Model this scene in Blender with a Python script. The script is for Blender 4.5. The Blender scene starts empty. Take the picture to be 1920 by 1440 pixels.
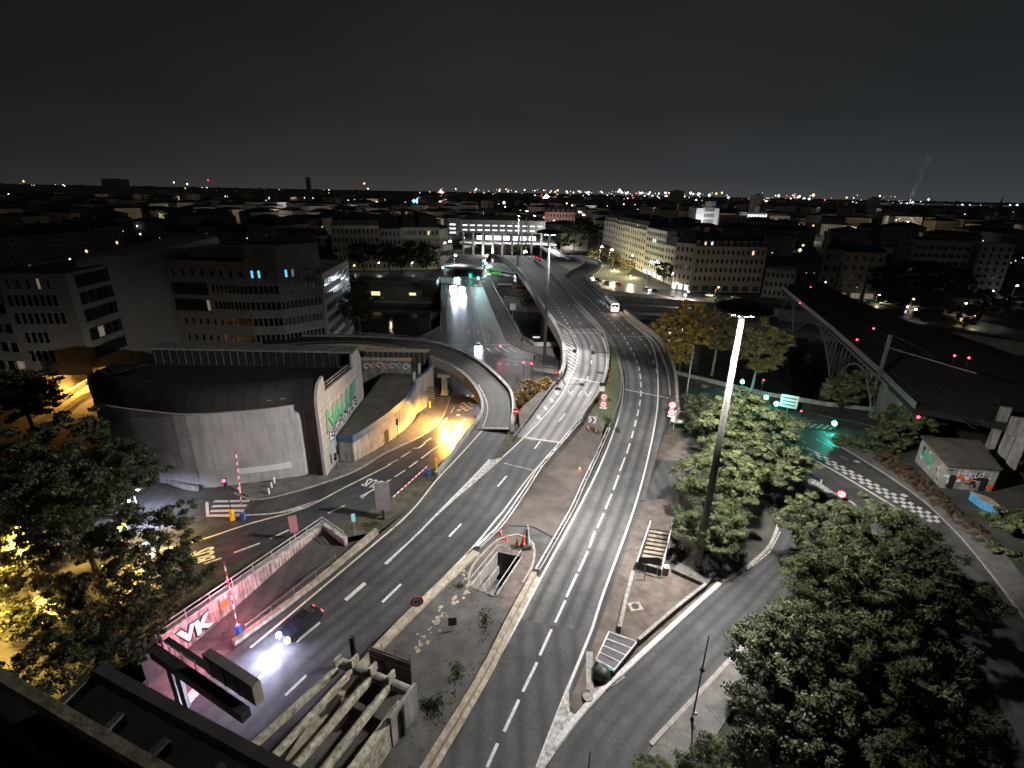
import bpy, math, random
from math import radians as R_, sin, cos, pi, tan
from mathutils import Vector as V, Matrix, noise
from mathutils.geometry import delaunay_2d_cdt
rnd = random.Random(7)
# ---------------------------------------------------------------- camera, sky, exposure
F = 957.0; PITCH = R_(20.7); ROLL = R_(1.08); H = 43.0
fwd = V((0, cos(PITCH), -sin(PITCH))); up0 = V((0, sin(PITCH), cos(PITCH))); rt0 = V((1, 0, 0))
rt = rt0 * cos(ROLL) + up0 * sin(ROLL); up = up0 * cos(ROLL) - rt0 * sin(ROLL)
sc = bpy.context.scene
root_col = sc.collection
cam = bpy.data.cameras.new("camera"); camo = bpy.data.objects.new("camera", cam); root_col.objects.link(camo)
m = Matrix((rt, up, -fwd)).transposed().to_4x4(); m.translation = V((0, 0, H)); camo.matrix_world = m
cam.sensor_width = 36.0; cam.lens = F / 1920 * 36; cam.clip_start = 0.5; cam.clip_end = 20000
sc.camera = camo
w = bpy.data.worlds.new("World"); sc.world = w; w.use_nodes = True
nt = w.node_tree; nt.nodes.clear()
N = lambda t: nt.nodes.new(t)
out = N("ShaderNodeOutputWorld"); bg = N("ShaderNodeBackground"); tc = N("ShaderNodeTexCoord")
sep = N("ShaderNodeSeparateXYZ"); ramp = N("ShaderNodeValToRGB"); ramp2 = N("ShaderNodeValToRGB"); mx = N("ShaderNodeMix")
mx.data_type = 'RGBA'; mx.blend_type = 'MULTIPLY'; mx.inputs[0].default_value = 1
nz = N("ShaderNodeTexNoise"); nz.inputs["Scale"].default_value = 2.2; nz.inputs["Detail"].default_value = 5
mr = N("ShaderNodeMapRange"); mr.inputs[3].default_value = 0.7; mr.inputs[4].default_value = 1.3
m2 = N("ShaderNodeMix"); m2.data_type = 'RGBA'; m2.blend_type = 'MULTIPLY'; m2.inputs[0].default_value = 1
L = nt.links.new
L(tc.outputs["Generated"], sep.inputs[0]); L(sep.outputs[2], ramp.inputs[0])
mrx = N("ShaderNodeMapRange"); mrx.inputs[1].default_value = -0.75; mrx.inputs[2].default_value = 0.75
L(sep.outputs[0], mrx.inputs[0]); L(mrx.outputs[0], ramp2.inputs[0])
e = ramp.color_ramp.elements
e[0].position = 0.0; e[0].color = (0.044, 0.042, 0.042, 1)
e[1].position = 0.55; e[1].color = (0.0092, 0.0092, 0.0088, 1)
for p, c in ((0.03, (0.030, 0.031, 0.033, 1)), (0.12, (0.0185, 0.0188, 0.0190, 1)), (0.3, (0.0118, 0.0118, 0.0115, 1))):
    x = e.new(p); x.color = c
e = ramp2.color_ramp.elements
e[0].position = 0; e[0].color = (0.45, 0.43, 0.38, 1); e[1].position = 1; e[1].color = (0.84, 0.99, 1.12, 1)
x = e.new(0.45); x.color = (1.0, 0.98, 0.94, 1)
L(ramp.outputs[0], mx.inputs[6]); L(ramp2.outputs[0], mx.inputs[7])
mpg = N("ShaderNodeMapping"); mpg.inputs["Scale"].default_value = (1, 1, 3.5); L(tc.outputs["Generated"], mpg.inputs[0]); L(mpg.outputs[0], nz.inputs[0]); L(nz.outputs[0], mr.inputs[0])
L(mx.outputs[2], m2.inputs[6]); L(mr.outputs[0], m2.inputs[7]); L(m2.outputs[2], bg.inputs[0]); L(bg.outputs[0], out.inputs[0])
bg.inputs[1].default_value = 1.25
sc.view_settings.view_transform = 'Standard'; sc.view_settings.look = 'None'
sc.view_settings.exposure = 0.0; sc.view_settings.gamma = 1.0; sc.view_settings.use_curve_mapping = False
cy = sc.cycles
cy.use_denoising = True; cy.use_adaptive_sampling = True; cy.adaptive_threshold = 0.02
cy.max_bounces = 5; cy.diffuse_bounces = 2; cy.glossy_bounces = 3; cy.transmission_bounces = 3; cy.volume_bounces = 0
cy.sample_clamp_indirect = 3.0; cy.use_light_tree = True; cy.caustics_reflective = False; cy.caustics_refractive = False

# ---------------------------------------------------------------- geometry helpers
def ray(px, py): return fwd + rt * ((px - 960) / F) + up * (-(py - 720) / F)
def at(px, py, z=0.0):
    d = ray(px, py); t = (z - H) / d.z
    return V((d.x * t, d.y * t, z))
def on(px, py, fn, off=0.0):
    z = 2.0
    for _ in range(25):
        p = at(px, py, z); z = 0.5 * z + 0.5 * fn(p.x, p.y)
    p = at(px, py, z); return V((p.x, p.y, fn(p.x, p.y) + off))
def atY(px, py, Y):
    d = ray(px, py); t = Y / d.y
    return V((d.x * t, Y, H + d.z * t))
def topz(base, py):
    lo, hi = -20.0, 200.0
    for _ in range(50):
        mm = (lo + hi) / 2; q = V((base.x, base.y, mm - H))
        if 720 - F * q.dot(up) / q.dot(fwd) > py: lo = mm
        else: hi = mm
    return mm
def ss(t): t = max(0.0, min(1.0, t)); return t * t * (3 - 2 * t)
def hg(x, y): return 4.0 * (1 - ss((y - 60) / 50))
def hd(x, y): return 4.0 + 4.0 * ss((y - 62) / 70)
def hl(x, y): return hd(x, y) - 3.0 * ss((56 - y) / 22)
def hr(x, y): return 4.0 + 3.0 * ss((y - 65) / 50)
def flat(z): return lambda x, y: z

class MB:
    def __init__(s): s.v = []; s.f = []; s.uv = {}
    def poly(s, pts):
        n = len(s.v); s.v += [V(p) for p in pts]; s.f.append(list(range(n, n + len(pts)))); return s
    def obox(s, o, ax, ay, az):
        n = len(s.v); o, ax, ay, az = V(o), V(ax), V(ay), V(az)
        for k in range(8): s.v.append(o + ax * (k & 1) + ay * ((k >> 1) & 1) + az * (k >> 2))
        s.f += [[n + i for i in q] for q in ((0, 2, 3, 1), (4, 5, 7, 6), (0, 1, 5, 4), (2, 6, 7, 3), (0, 4, 6, 2), (1, 3, 7, 5))]
        return s
    def box(s, c, d, rz=0.0, ry=0.0):
        M = Matrix.Rotation(rz, 3, 'Z') @ Matrix.Rotation(ry, 3, 'Y')
        ax, ay, az = M @ V((d[0], 0, 0)), M @ V((0, d[1], 0)), M @ V((0, 0, d[2]))
        return s.obox(V(c) - (ax + ay + az) / 2, ax, ay, az)
    def tube(s, p, q, r, r2=None, n=8, cap=True):
        p, q = V(p), V(q); r2 = r if r2 is None else r2; d = (q - p)
        if d.length < 1e-6: return s
        d.normalize(); a = d.orthogonal().normalized(); b = d.cross(a); k = len(s.v)
        for c, rr in ((p, r), (q, r2)):
            for i in range(n): t = 2 * pi * i / n; s.v.append(c + a * (cos(t) * rr) + b * (sin(t) * rr))
        for i in range(n): j = (i + 1) % n; s.f.append([k + i, k + j, k + n + j, k + n + i])
        if cap: s.f.append([k + i for i in range(n)][::-1]); s.f.append([k + n + i for i in range(n)])
        return s
    def prism(s, pts, z0, z1):
        n = len(pts); k = len(s.v)
        f0 = z0 if callable(z0) else (lambda x, y: z0); f1 = z1 if callable(z1) else (lambda x, y: z1)
        s.v += [V((p[0], p[1], f0(p[0], p[1]))) for p in pts] + [V((p[0], p[1], f1(p[0], p[1]))) for p in pts]
        s.f.append([k + i for i in range(n)][::-1]); s.f.append([k + n + i for i in range(n)])
        for i in range(n): j = (i + 1) % n; s.f.append([k + i, k + j, k + n + j, k + n + i])
        return s
    def lathe(s, c, prof, n=16):
        k = len(s.v); c = V(c)
        for r, z in prof:
            for i in range(n): t = 2 * pi * i / n; s.v.append(c + V((cos(t) * r, sin(t) * r, z)))
        for j in range(len(prof) - 1):
            for i in range(n):
                i2 = (i + 1) % n; s.f.append([k + j * n + i, k + j * n + i2, k + (j + 1) * n + i2, k + (j + 1) * n + i])
        return s
    def sphere(s, c, r, n=10, sz=1.0):
        return s.lathe(c, [(max(1e-3, r * sin(pi * j / n)), -r * sz * cos(pi * j / n)) for j in range(n + 1)], n)
    def sweep(s, path, prof, closed=True):
        k = len(s.v); n = len(path); m_ = len(prof)
        for i, p in enumerate(path):
            a = path[max(0, i - 1)]; b = path[min(n - 1, i + 1)]; t = V((b[0] - a[0], b[1] - a[1], 0))
            t = t.normalized() if t.length > 1e-6 else V((0, 1, 0)); nr = V((t.y, -t.x, 0))
            for o, z in prof: s.v.append(V(p) + nr * o + V((0, 0, z)))
        for i in range(n - 1):
            for j in range(m_ if closed else m_ - 1):
                j2 = (j + 1) % m_; s.f.append([k + i * m_ + j, k + i * m_ + j2, k + (i + 1) * m_ + j2, k + (i + 1) * m_ + j])
        if closed and m_ > 2:
            s.f.append([k + j for j in range(m_)]); s.f.append([k + (n - 1) * m_ + j for j in range(m_)][::-1])
        return s
    def build(s, name, mat_, parent=None, smooth=False, loc=None, recalc=False):
        me = bpy.data.meshes.new(name)
        o0 = V(loc) if loc is not None else (parent.matrix_world.translation if parent is not None and not parent.get('_proto') else V((0, 0, 0)))
        if parent is not None: o0 = wloc(parent)
        if loc is not None and parent is None: o0 = V(loc)
        me.from_pydata([tuple(v - o0) for v in s.v], [], s.f)
        if s.uv:
            ul = me.uv_layers.new(name="UVMap"); dat = []
            for lp in me.loops: dat += s.uv.get(lp.vertex_index, (0, 0))
            ul.data.foreach_set("uv", dat)
        if mat_ is not None: me.materials.append(mat_)
        if smooth: me.polygons.foreach_set("use_smooth", [True] * len(me.polygons))
        o = bpy.data.objects.new(name, me); root_col.objects.link(o)
        if parent is not None: o.parent = parent
        else: o.location = o0
        WL[o.name] = o0
        return o
WL = {}
def wloc(o): return WL.get(o.name, V((0, 0, 0)))
def thing(name, label, cat, loc=(0, 0, 0), group=None, rz=0.0):
    o = bpy.data.objects.new(name, None); root_col.objects.link(o); o.location = loc; o.rotation_euler = (0, 0, rz)
    o.empty_display_size = 0.5; WL[o.name] = V(loc)
    return tag(o, label, cat, group)
def tag(o, label, cat, group=None, kind=None):
    o['label'] = label; o['category'] = cat
    if group: o['group'] = group
    if kind: o['kind'] = kind
    return o
def struct(o): o['kind'] = 'structure'; return o
def stuff(o): o['kind'] = 'stuff'; return o
def dup(src, loc, rz=0.0, label=None, scale=None, parent=None):
    kids = KIDS.setdefault(src.name, list(src.children))
    r = src.copy(); root_col.objects.link(r); r.location = loc; r.rotation_euler = (0, 0, rz); WL[r.name] = V(loc)
    if scale: r.scale = scale if hasattr(scale, '__len__') else (scale,) * 3
    if label: r['label'] = label
    if parent is not None: r.parent = parent; r.location = V(loc) - wloc(parent)
    for ch in kids:
        c = ch.copy(); root_col.objects.link(c); c.parent = r
        for g in KIDS.setdefault(ch.name, list(ch.children)):
            d = g.copy(); root_col.objects.link(d); d.parent = c
    return r
KIDS = {}
def inst(mesh, name, loc, parent, rz=0.0, scale=None, mrot=None):
    o = bpy.data.objects.new(name, mesh); root_col.objects.link(o)
    if parent is not None: o.parent = parent; o.location = V(loc) - wloc(parent)
    else: o.location = loc
    o.rotation_euler = (0, 0, rz)
    if mrot is not None: o.rotation_euler = mrot.to_euler()
    if scale: o.scale = scale
    WL[o.name] = V(loc)
    return o
def mesh_of(mb, name, mat_):
    me = bpy.data.meshes.new(name); me.from_pydata([tuple(v) for v in mb.v], [], mb.f); me.materials.append(mat_); return me
def cr(pts, n):
    """resample a polyline (Vectors) smoothly to n points by arc length"""
    P = [V(p) for p in pts]; P = [P[0] * 2 - P[1]] + P + [P[-1] * 2 - P[-2]]; dense = []
    for i in range(1, len(P) - 2):
        a, b, c, d = P[i - 1:i + 3]
        for k in range(12):
            t = k / 12
            dense.append(0.5 * ((2 * b) + (c - a) * t + (2 * a - 5 * b + 4 * c - d) * t * t + (3 * b - a - 3 * c + d) * t ** 3))
    dense.append(P[-2]); s = [0.0]
    for i in range(1, len(dense)): s.append(s[-1] + (dense[i] - dense[i - 1]).length)
    out_ = []; j = 0
    for i in range(n):
        q = s[-1] * i / (n - 1)
        while j < len(s) - 2 and s[j + 1] < q: j += 1
        t = (q - s[j]) / max(1e-9, s[j + 1] - s[j]); out_.append(dense[j].lerp(dense[j + 1], min(1, t)))
    return out_
def plen(P): return sum((P[i + 1] - P[i]).length for i in range(len(P) - 1))
def pathpx(px, fn, step=1.5, off=0.0, smooth=True):
    P = [on(x, y, fn) for x, y in px]
    n = max(2, int(plen(P) / step) + 1)
    Q = cr(P, n) if smooth else lin(P, n)
    return [V((p.x, p.y, fn(p.x, p.y) + off)) for p in Q]
def lin(P, n):
    s = [0.0]
    for i in range(1, len(P)): s.append(s[-1] + (P[i] - P[i - 1]).length)
    o = []; j = 0
    for i in range(n):
        q = s[-1] * i / (n - 1)
        while j < len(s) - 2 and s[j + 1] < q: j += 1
        o.append(P[j].lerp(P[j + 1], min(1, (q - s[j]) / max(1e-9, s[j + 1] - s[j]))))
    return o
def ribbon(name, left, right, fn, mat_, off=0.05, step=2.0, nx=10, skirt=None, rfn=None):
    A = [on(x, y, fn) for x, y in left]; B = [on(x, y, rfn or fn) for x, y in right]
    n = max(3, int(plen(A) / step)); A = cr(A, n); B = cr(B, n); mb = MB(); v = 0.0
    for i in range(n):
        if i: v += ((A[i] + B[i]) / 2 - (A[i - 1] + B[i - 1]) / 2).length
        W = (B[i] - A[i]).length
        for j in range(nx + 1):
            p = A[i].lerp(B[i], j / nx); mb.uv[len(mb.v)] = (W * j / nx, v); mb.v.append(V((p.x, p.y, fn(p.x, p.y) + off)))
    for i in range(n - 1):
        for j in range(nx):
            a = i * (nx + 1) + j; mb.f.append([a, a + 1, a + nx + 2, a + nx + 1])
    o = mb.build(name, mat_)
    if skirt:
        sk = MB()
        for side, sgn in ((0, 1), (nx, -1)):
            for i in range(n - 1):
                p, q = mb.v[i * (nx + 1) + side], mb.v[(i + 1) * (nx + 1) + side]
                lo = lambda a: V((a.x, a.y, skirt(a.x, a.y, a.z)))
                sk.poly([p, q, lo(q), lo(p)] if sgn > 0 else [q, p, lo(p), lo(q)])
        for i in range(n - 1):   # soffit
            a, b, c, d = mb.v[i * (nx + 1)], mb.v[i * (nx + 1) + nx], mb.v[(i + 1) * (nx + 1) + nx], mb.v[(i + 1) * (nx + 1)]
            sk.poly([V((q.x, q.y, skirt(q.x, q.y, q.z))) for q in (a, d, c, b)])
        sk.build('retaining_side', MT['concrete_dark'], o)
    return o
def pip(x, y, poly):
    c = False; n = len(poly); j = n - 1
    for i in range(n):
        xi, yi = poly[i][0], poly[i][1]; xj, yj = poly[j][0], poly[j][1]
        if (yi > y) != (yj > y) and x < (xj - xi) * (y - yi) / (yj - yi) + xi: c = not c
        j = i
    return c
def sheet(name, outline, fn, mat_, off=0.03, grid=3.0, holes=(), px=True, skirt=None, parent=None):
    P = [on(x, y, fn) for x, y in outline] if px else [V((x, y, 0)) for x, y in outline]
    polys = [P] + [list(h) for h in holes]; vs = []; es = []
    for q in polys:
        ring = []
        for i in range(len(q)):
            a, b = V(q[i]), V(q[(i + 1) % len(q)]); k = max(1, int((a - b).xy.length / grid))
            for t in range(k): ring.append(a.lerp(b, t / k))
        s0 = len(vs); vs += [V((p[0], p[1])) for p in ring]; es += [(s0 + i, s0 + (i + 1) % len(ring)) for i in range(len(ring))]
    x0 = min(p[0] for p in P); x1 = max(p[0] for p in P); y0 = min(p[1] for p in P); y1 = max(p[1] for p in P)
    gy = y0 + grid * .37
    while gy < y1:
        gx = x0 + grid * .41
        while gx < x1:
            if pip(gx, gy, P): vs.append(V((gx, gy)))
            gx += grid
        gy += grid
    ov, oe, of, *_ = delaunay_2d_cdt(vs, es, [], 0, 1e-4)
    mb = MB(); mb.v = [V((p.x, p.y, fn(p.x, p.y) + off)) for p in ov]
    for i, p in enumerate(ov): mb.uv[i] = (p.x, p.y)
    for f in of:
        cx = sum(ov[i].x for i in f) / 3; cy_ = sum(ov[i].y for i in f) / 3
        if pip(cx, cy_, P) and not any(pip(cx, cy_, h) for h in holes):
            a, b, c = (ov[i] for i in f[:3])
            ff = list(f)
            if (b - a).cross(c - a) < 0: ff = ff[::-1]
            mb.f.append(ff)
    if skirt:
        for i in range(len(P)):
            a, b = P[i], P[(i + 1) % len(P)]; k = max(1, int((a - b).xy.length / grid))
            for t in range(k):
                p, q = a.lerp(b, t / k), a.lerp(b, (t + 1) / k); zp, zq = fn(p.x, p.y) + off, fn(q.x, q.y) + off
                mb.poly([(p.x, p.y, zp), (q.x, q.y, zq), (q.x, q.y, skirt(q.x, q.y, zq)), (p.x, p.y, skirt(p.x, p.y, zp))])
    return mb.build(name, mat_, parent)

# ---------------------------------------------------------------- materials
MT = {}
def mat(name, col, rough=0.8, col2=None, scale=1.0, bump=0.0, metal=0.0, detail=6, contrast=0.5, extra=None, spec=0.4, bscale=None):
    mt = bpy.data.materials.new(name); mt.use_nodes = True; t = mt.node_tree; b = t.nodes["Principled BSDF"]
    b.inputs["Roughness"].default_value = rough; b.inputs["Metallic"].default_value = metal
    b.inputs["Specular IOR Level"].default_value = spec
    b.inputs["Base Color"].default_value = (*col, 1)
    g = t.nodes.new("ShaderNodeNewGeometry")
    if col2 is not None or bump:
        n1 = t.nodes.new("ShaderNodeTexNoise"); n1.inputs["Scale"].default_value = scale; n1.inputs["Detail"].default_value = detail
        n1.inputs["Roughness"].default_value = 0.62
        t.links.new(g.outputs["Position"], n1.inputs["Vector"])
        if col2 is not None:
            r = t.nodes.new("ShaderNodeValToRGB"); a = r.color_ramp.elements
            a[0].position = 0.5 - contrast * .3; a[0].color = (*col, 1); a[1].position = 0.5 + contrast * .3; a[1].color = (*col2, 1)
            t.links.new(n1.outputs[0], r.inputs[0]); t.links.new(r.outputs[0], b.inputs["Base Color"])
        if bump:
            n2 = t.nodes.new("ShaderNodeTexNoise"); n2.inputs["Scale"].default_value = bscale or scale * 5; n2.inputs["Detail"].default_value = 4
            t.links.new(g.outputs["Position"], n2.inputs["Vector"])
            bp = t.nodes.new("ShaderNodeBump"); bp.inputs["Strength"].default_value = bump; bp.inputs["Distance"].default_value = 0.05
            t.links.new(n2.outputs[0], bp.inputs["Height"]); t.links.new(bp.outputs[0], b.inputs["Normal"])
    MT[name] = mt; return mt
def emi(name, col, s, sample=True, base=(0.1, 0.1, 0.1)):
    mt = bpy.data.materials.new(name); mt.use_nodes = True; b = mt.node_tree.nodes["Principled BSDF"]
    b.inputs["Base Color"].default_value = (*base, 1); b.inputs["Emission Color"].default_value = (*col, 1); b.inputs["Emission Strength"].default_value = s
    mt.cycles.emission_sampling = 'AUTO' if sample else 'NONE'
    MT[name] = mt; return mt
def road_mat(name, c0, c1, streak, lane=3.3, rough=0.75, cracks=0.0, off=0.0, sstr=0.5):
    """asphalt: patchy aggregate, tyre tracks along the v direction, oil line per lane, sealed cracks"""
    mt = mat(name, c0, rough, c1, 0.35, 0.25, bscale=9.0); t = mt.node_tree; b = t.nodes["Principled BSDF"]
    nn = t.nodes.new; ln = t.links.new
    src = b.inputs["Base Color"].links[0].from_socket
    uv = nn("ShaderNodeUVMap"); sx = nn("ShaderNodeSeparateXYZ"); ln(uv.outputs[0], sx.inputs[0])
    def math_(op, a, bb=None):
        q = nn("ShaderNodeMath"); q.operation = op
        for i, k in enumerate((a, bb)):
            if k is None: continue
            if isinstance(k, (int, float)): q.inputs[i].default_value = k
            else: ln(k, q.inputs[i])
        return q.outputs[0]
    # slow wobble along the road
    cmb = nn("ShaderNodeCombineXYZ"); ln(math_('MULTIPLY', sx.outputs[0], 0.9), cmb.inputs[0]); ln(math_('MULTIPLY', sx.outputs[1], 0.03), cmb.inputs[1])
    ns = nn("ShaderNodeTexNoise"); ns.inputs["Scale"].default_value = 1.0; ns.inputs["Detail"].default_value = 5; ln(cmb.outputs[0], ns.inputs["Vector"])
    ph = math_('MULTIPLY', math_('ADD', sx.outputs[0], off), 2 * pi * 2 / lane)
    cw = math_('MULTIPLY', math_('ADD', math_('COSINE', ph), 1.0), 0.5)
    st = math_('MULTIPLY', math_('MULTIPLY', cw, ns.outputs[0]), 1.7)
    mr_ = nn("ShaderNodeMapRange"); ln(st, mr_.inputs[0]); mr_.inputs[1].default_value = 0.15; mr_.inputs[2].default_value = 1.0; mr_.inputs[3].default_value = 0; mr_.inputs[4].default_value = sstr
    mm = nn("ShaderNodeMix"); mm.data_type = 'RGBA'; ln(mr_.outputs[0], mm.inputs[0]); ln(src, mm.inputs[6]); mm.inputs[7].default_value = (*streak, 1)
    # fine aggregate speckle
    g = nn("ShaderNodeNewGeometry"); sp = nn("ShaderNodeTexNoise"); sp.inputs["Scale"].default_value = 3.5; sp.inputs["Detail"].default_value = 8; sp.inputs["Roughness"].default_value = 0.8
    ln(g.outputs["Position"], sp.inputs["Vector"]); sr = nn("ShaderNodeMapRange"); ln(sp.outputs[0], sr.inputs[0])
    sr.inputs[1].default_value = 0.3; sr.inputs[2].default_value = 0.7; sr.inputs[3].default_value = 0.72; sr.inputs[4].default_value = 1.3
    m3 = nn("ShaderNodeMix"); m3.data_type = 'RGBA'; m3.blend_type = 'MULTIPLY'; m3.inputs[0].default_value = 1
    ln(mm.outputs[2], m3.inputs[6]); ln(sr.outputs[0], m3.inputs[7]); last = m3.outputs[2]
    if cracks:
        vo = nn("ShaderNodeTexVoronoi"); vo.feature = 'DISTANCE_TO_EDGE'; vo.inputs["Scale"].default_value = 0.16
        wn = nn("ShaderNodeTexNoise"); wn.inputs["Scale"].default_value = 0.5; wn.inputs["Detail"].default_value = 4; ln(g.outputs["Position"], wn.inputs["Vector"])
        va = nn("ShaderNodeVectorMath"); va.operation = 'MULTIPLY_ADD'; ln(wn.outputs[1], va.inputs[0]); va.inputs[1].default_value = (5, 5, 5); ln(g.outputs["Position"], va.inputs[2])
        ln(va.outputs[0], vo.inputs["Vector"])
        cr_ = nn("ShaderNodeMapRange"); ln(vo.outputs[0], cr_.inputs[0]); cr_.inputs[1].default_value = 0.002; cr_.inputs[2].default_value = 0.012; cr_.inputs[3].default_value = 1 - cracks; cr_.inputs[4].default_value = 1
        m4 = nn("ShaderNodeMix"); m4.data_type = 'RGBA'; m4.blend_type = 'MULTIPLY'; m4.inputs[0].default_value = 1; ln(last, m4.inputs[6]); ln(cr_.outputs[0], m4.inputs[7]); last = m4.outputs[2]
    ln(last, b.inputs["Base Color"]); return mt
def cracked(mt, scale=0.3, amount=0.7, warp=3.0, w0=0.004, w1=0.02):
    t = mt.node_tree; b = t.nodes["Principled BSDF"]; nn = t.nodes.new; ln = t.links.new; src = b.inputs["Base Color"].links[0].from_socket
    g = nn("ShaderNodeNewGeometry"); vo = nn("ShaderNodeTexVoronoi"); vo.feature = 'DISTANCE_TO_EDGE'; vo.inputs["Scale"].default_value = scale
    wn = nn("ShaderNodeTexNoise"); wn.inputs["Scale"].default_value = 0.8; wn.inputs["Detail"].default_value = 4; ln(g.outputs["Position"], wn.inputs["Vector"])
    va = nn("ShaderNodeVectorMath"); va.operation = 'MULTIPLY_ADD'; ln(wn.outputs[1], va.inputs[0]); va.inputs[1].default_value = (warp,) * 3; ln(g.outputs["Position"], va.inputs[2]); ln(va.outputs[0], vo.inputs["Vector"])
    c = nn("ShaderNodeMapRange"); ln(vo.outputs[0], c.inputs[0]); c.inputs[1].default_value = w0; c.inputs[2].default_value = w1; c.inputs[3].default_value = 1 - amount; c.inputs[4].default_value = 1
    m4 = nn("ShaderNodeMix"); m4.data_type = 'RGBA'; m4.blend_type = 'MULTIPLY'; m4.inputs[0].default_value = 1; ln(src, m4.inputs[6]); ln(c.outputs[0], m4.inputs[7]); ln(m4.outputs[2], b.inputs["Base Color"])
    return mt
def streaks(mt, amount=0.5, sc_=0.8):
    """vertical rain streaks on walls"""
    t = mt.node_tree; b = t.nodes["Principled BSDF"]; nn = t.nodes.new; ln = t.links.new; src = b.inputs["Base Color"].links[0].from_socket
    g = nn("ShaderNodeNewGeometry"); va = nn("ShaderNodeVectorMath"); va.operation = 'MULTIPLY'; va.inputs[1].default_value = (sc_ * 3, sc_ * 3, sc_ * .25); ln(g.outputs["Position"], va.inputs[0])
    n = nn("ShaderNodeTexNoise"); n.inputs["Scale"].default_value = 1; n.inputs["Detail"].default_value = 6; ln(va.outputs[0], n.inputs["Vector"])
    c = nn("ShaderNodeMapRange"); ln(n.outputs[0], c.inputs[0]); c.inputs[1].default_value = 0.35; c.inputs[2].default_value = 0.65; c.inputs[3].default_value = 1 - amount; c.inputs[4].default_value = 1.1
    m4 = nn("ShaderNodeMix"); m4.data_type = 'RGBA'; m4.blend_type = 'MULTIPLY'; m4.inputs[0].default_value = 1; ln(src, m4.inputs[6]); ln(c.outputs[0], m4.inputs[7]); ln(m4.outputs[2], b.inputs["Base Color"])
    return mt
road_mat('asphalt_main', (0.058, 0.058, 0.058), (0.105, 0.103, 0.10), (0.026, 0.026, 0.027), cracks=0.25, off=0.4, sstr=0.85)
road_mat('asphalt_left', (0.042, 0.043, 0.045), (0.075, 0.074, 0.072), (0.027, 0.027, 0.028), off=0.4, sstr=0.7, cracks=0.25)
road_mat('asphalt_ramp', (0.055, 0.054, 0.052), (0.085, 0.083, 0.078), (0.04, 0.04, 0.04), off=0.6, sstr=0.6)
road_mat('asphalt_pale', (0.20, 0.185, 0.19), (0.28, 0.26, 0.265), (0.075, 0.073, 0.075), off=0.9, sstr=0.95)
road_mat('asphalt_bridge', (0.06, 0.06, 0.062), (0.10, 0.10, 0.10), (0.04, 0.04, 0.042), off=0.9, sstr=0.8)
road_mat('asphalt_wet', (0.035, 0.036, 0.04), (0.06, 0.06, 0.064), (0.025, 0.025, 0.028), rough=0.34, cracks=0.6)
road_mat('asphalt_old', (0.045, 0.044, 0.042), (0.085, 0.083, 0.078), (0.04, 0.04, 0.038), cracks=0.75, rough=0.6)
cracked(mat('island_asphalt', (0.05, 0.048, 0.046), 0.85, (0.10, 0.095, 0.09), 0.5, 0.3), 0.22, 0.55, 3.5, .002, .012)
mat('island_brown', (0.06, 0.05, 0.044), 0.9, (0.115, 0.095, 0.082), 0.35, 0.3)
mat('verge_brown', (0.08, 0.062, 0.052), 0.9, (0.16, 0.13, 0.11), 0.7, 0.4)
mat('verge_soil', (0.035, 0.034, 0.022), 0.95, (0.09, 0.08, 0.055), 0.8, 0.6)
mat('ground_dark', (0.03, 0.03, 0.025), 0.95, (0.07, 0.066, 0.058), 0.25, 0.4)
mat('pavement', (0.10, 0.095, 0.09), 0.85, (0.17, 0.16, 0.15), 0.9, 0.3)
cracked(MT['pavement'], 0.5, 0.35, 0.5)
mat('grass', (0.035, 0.05, 0.018), 0.95, (0.075, 0.09, 0.03), 2.0, 0.8)
mat('quay_stone', (0.12, 0.115, 0.105), 0.9, (0.24, 0.225, 0.2), 0.5, 0.5)
mat('kerb_stone', (0.22, 0.2, 0.18), 0.85, (0.36, 0.33, 0.3), 2.0, 0.4)
streaks(mat('concrete', (0.26, 0.245, 0.225), 0.85, (0.38, 0.36, 0.33), 0.8, 0.3), 0.35)
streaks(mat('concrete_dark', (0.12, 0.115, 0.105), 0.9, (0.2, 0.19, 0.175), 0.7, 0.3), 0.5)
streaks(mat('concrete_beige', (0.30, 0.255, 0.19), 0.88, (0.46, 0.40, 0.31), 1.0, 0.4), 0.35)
streaks(mat('concrete_beam', (0.20, 0.18, 0.12), 0.9, (0.74, 0.70, 0.54), 2.8, 0.6, contrast=0.6), 0.2)
streaks(mat('wall_pink', (0.30, 0.21, 0.18), 0.85, (0.55, 0.44, 0.38), 1.2, 0.5), 0.75, 1.2)
streaks(mat('wall_block', (0.34, 0.335, 0.33), 0.8, (0.43, 0.42, 0.41), 0.35, 0.2), 0.16)
mat('paint_white', (0.30, 0.30, 0.29), 0.7, (0.74, 0.74, 0.72), 3.5, 0.0, contrast=0.9)
mat('paint_worn', (0.14, 0.14, 0.135), 0.8, (0.62, 0.60, 0.58), 2.2, 0.0, contrast=0.55)
mat('paint_yellowed', (0.5, 0.45, 0.33), 0.8, (0.75, 0.7, 0.55), 2.2, 0.0)
mat('metal_grey', (0.22, 0.22, 0.22), 0.45, (0.34, 0.34, 0.33), 3.0, 0.1, metal=0.6)
mat('metal_dark', (0.04, 0.04, 0.042), 0.5, (0.07, 0.07, 0.07), 3.0, 0.1, metal=0.4)
mat('galvanised', (0.45, 0.44, 0.44), 0.5, (0.62, 0.6, 0.6), 2.0, 0.1, metal=0.35)
mat('bridge_steel', (0.13, 0.14, 0.14), 0.6, (0.22, 0.225, 0.22), 1.5, 0.1); mat('ballast', (0.012, 0.011, 0.010), 0.95, (0.03, 0.027, 0.024), 1.5, 0.5); mat('mast_paint', (0.10, 0.095, 0.09), 0.7, (0.16, 0.15, 0.14), 1.0)
mat('railing_teal', (0.42, 0.5, 0.5), 0.5)
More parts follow.
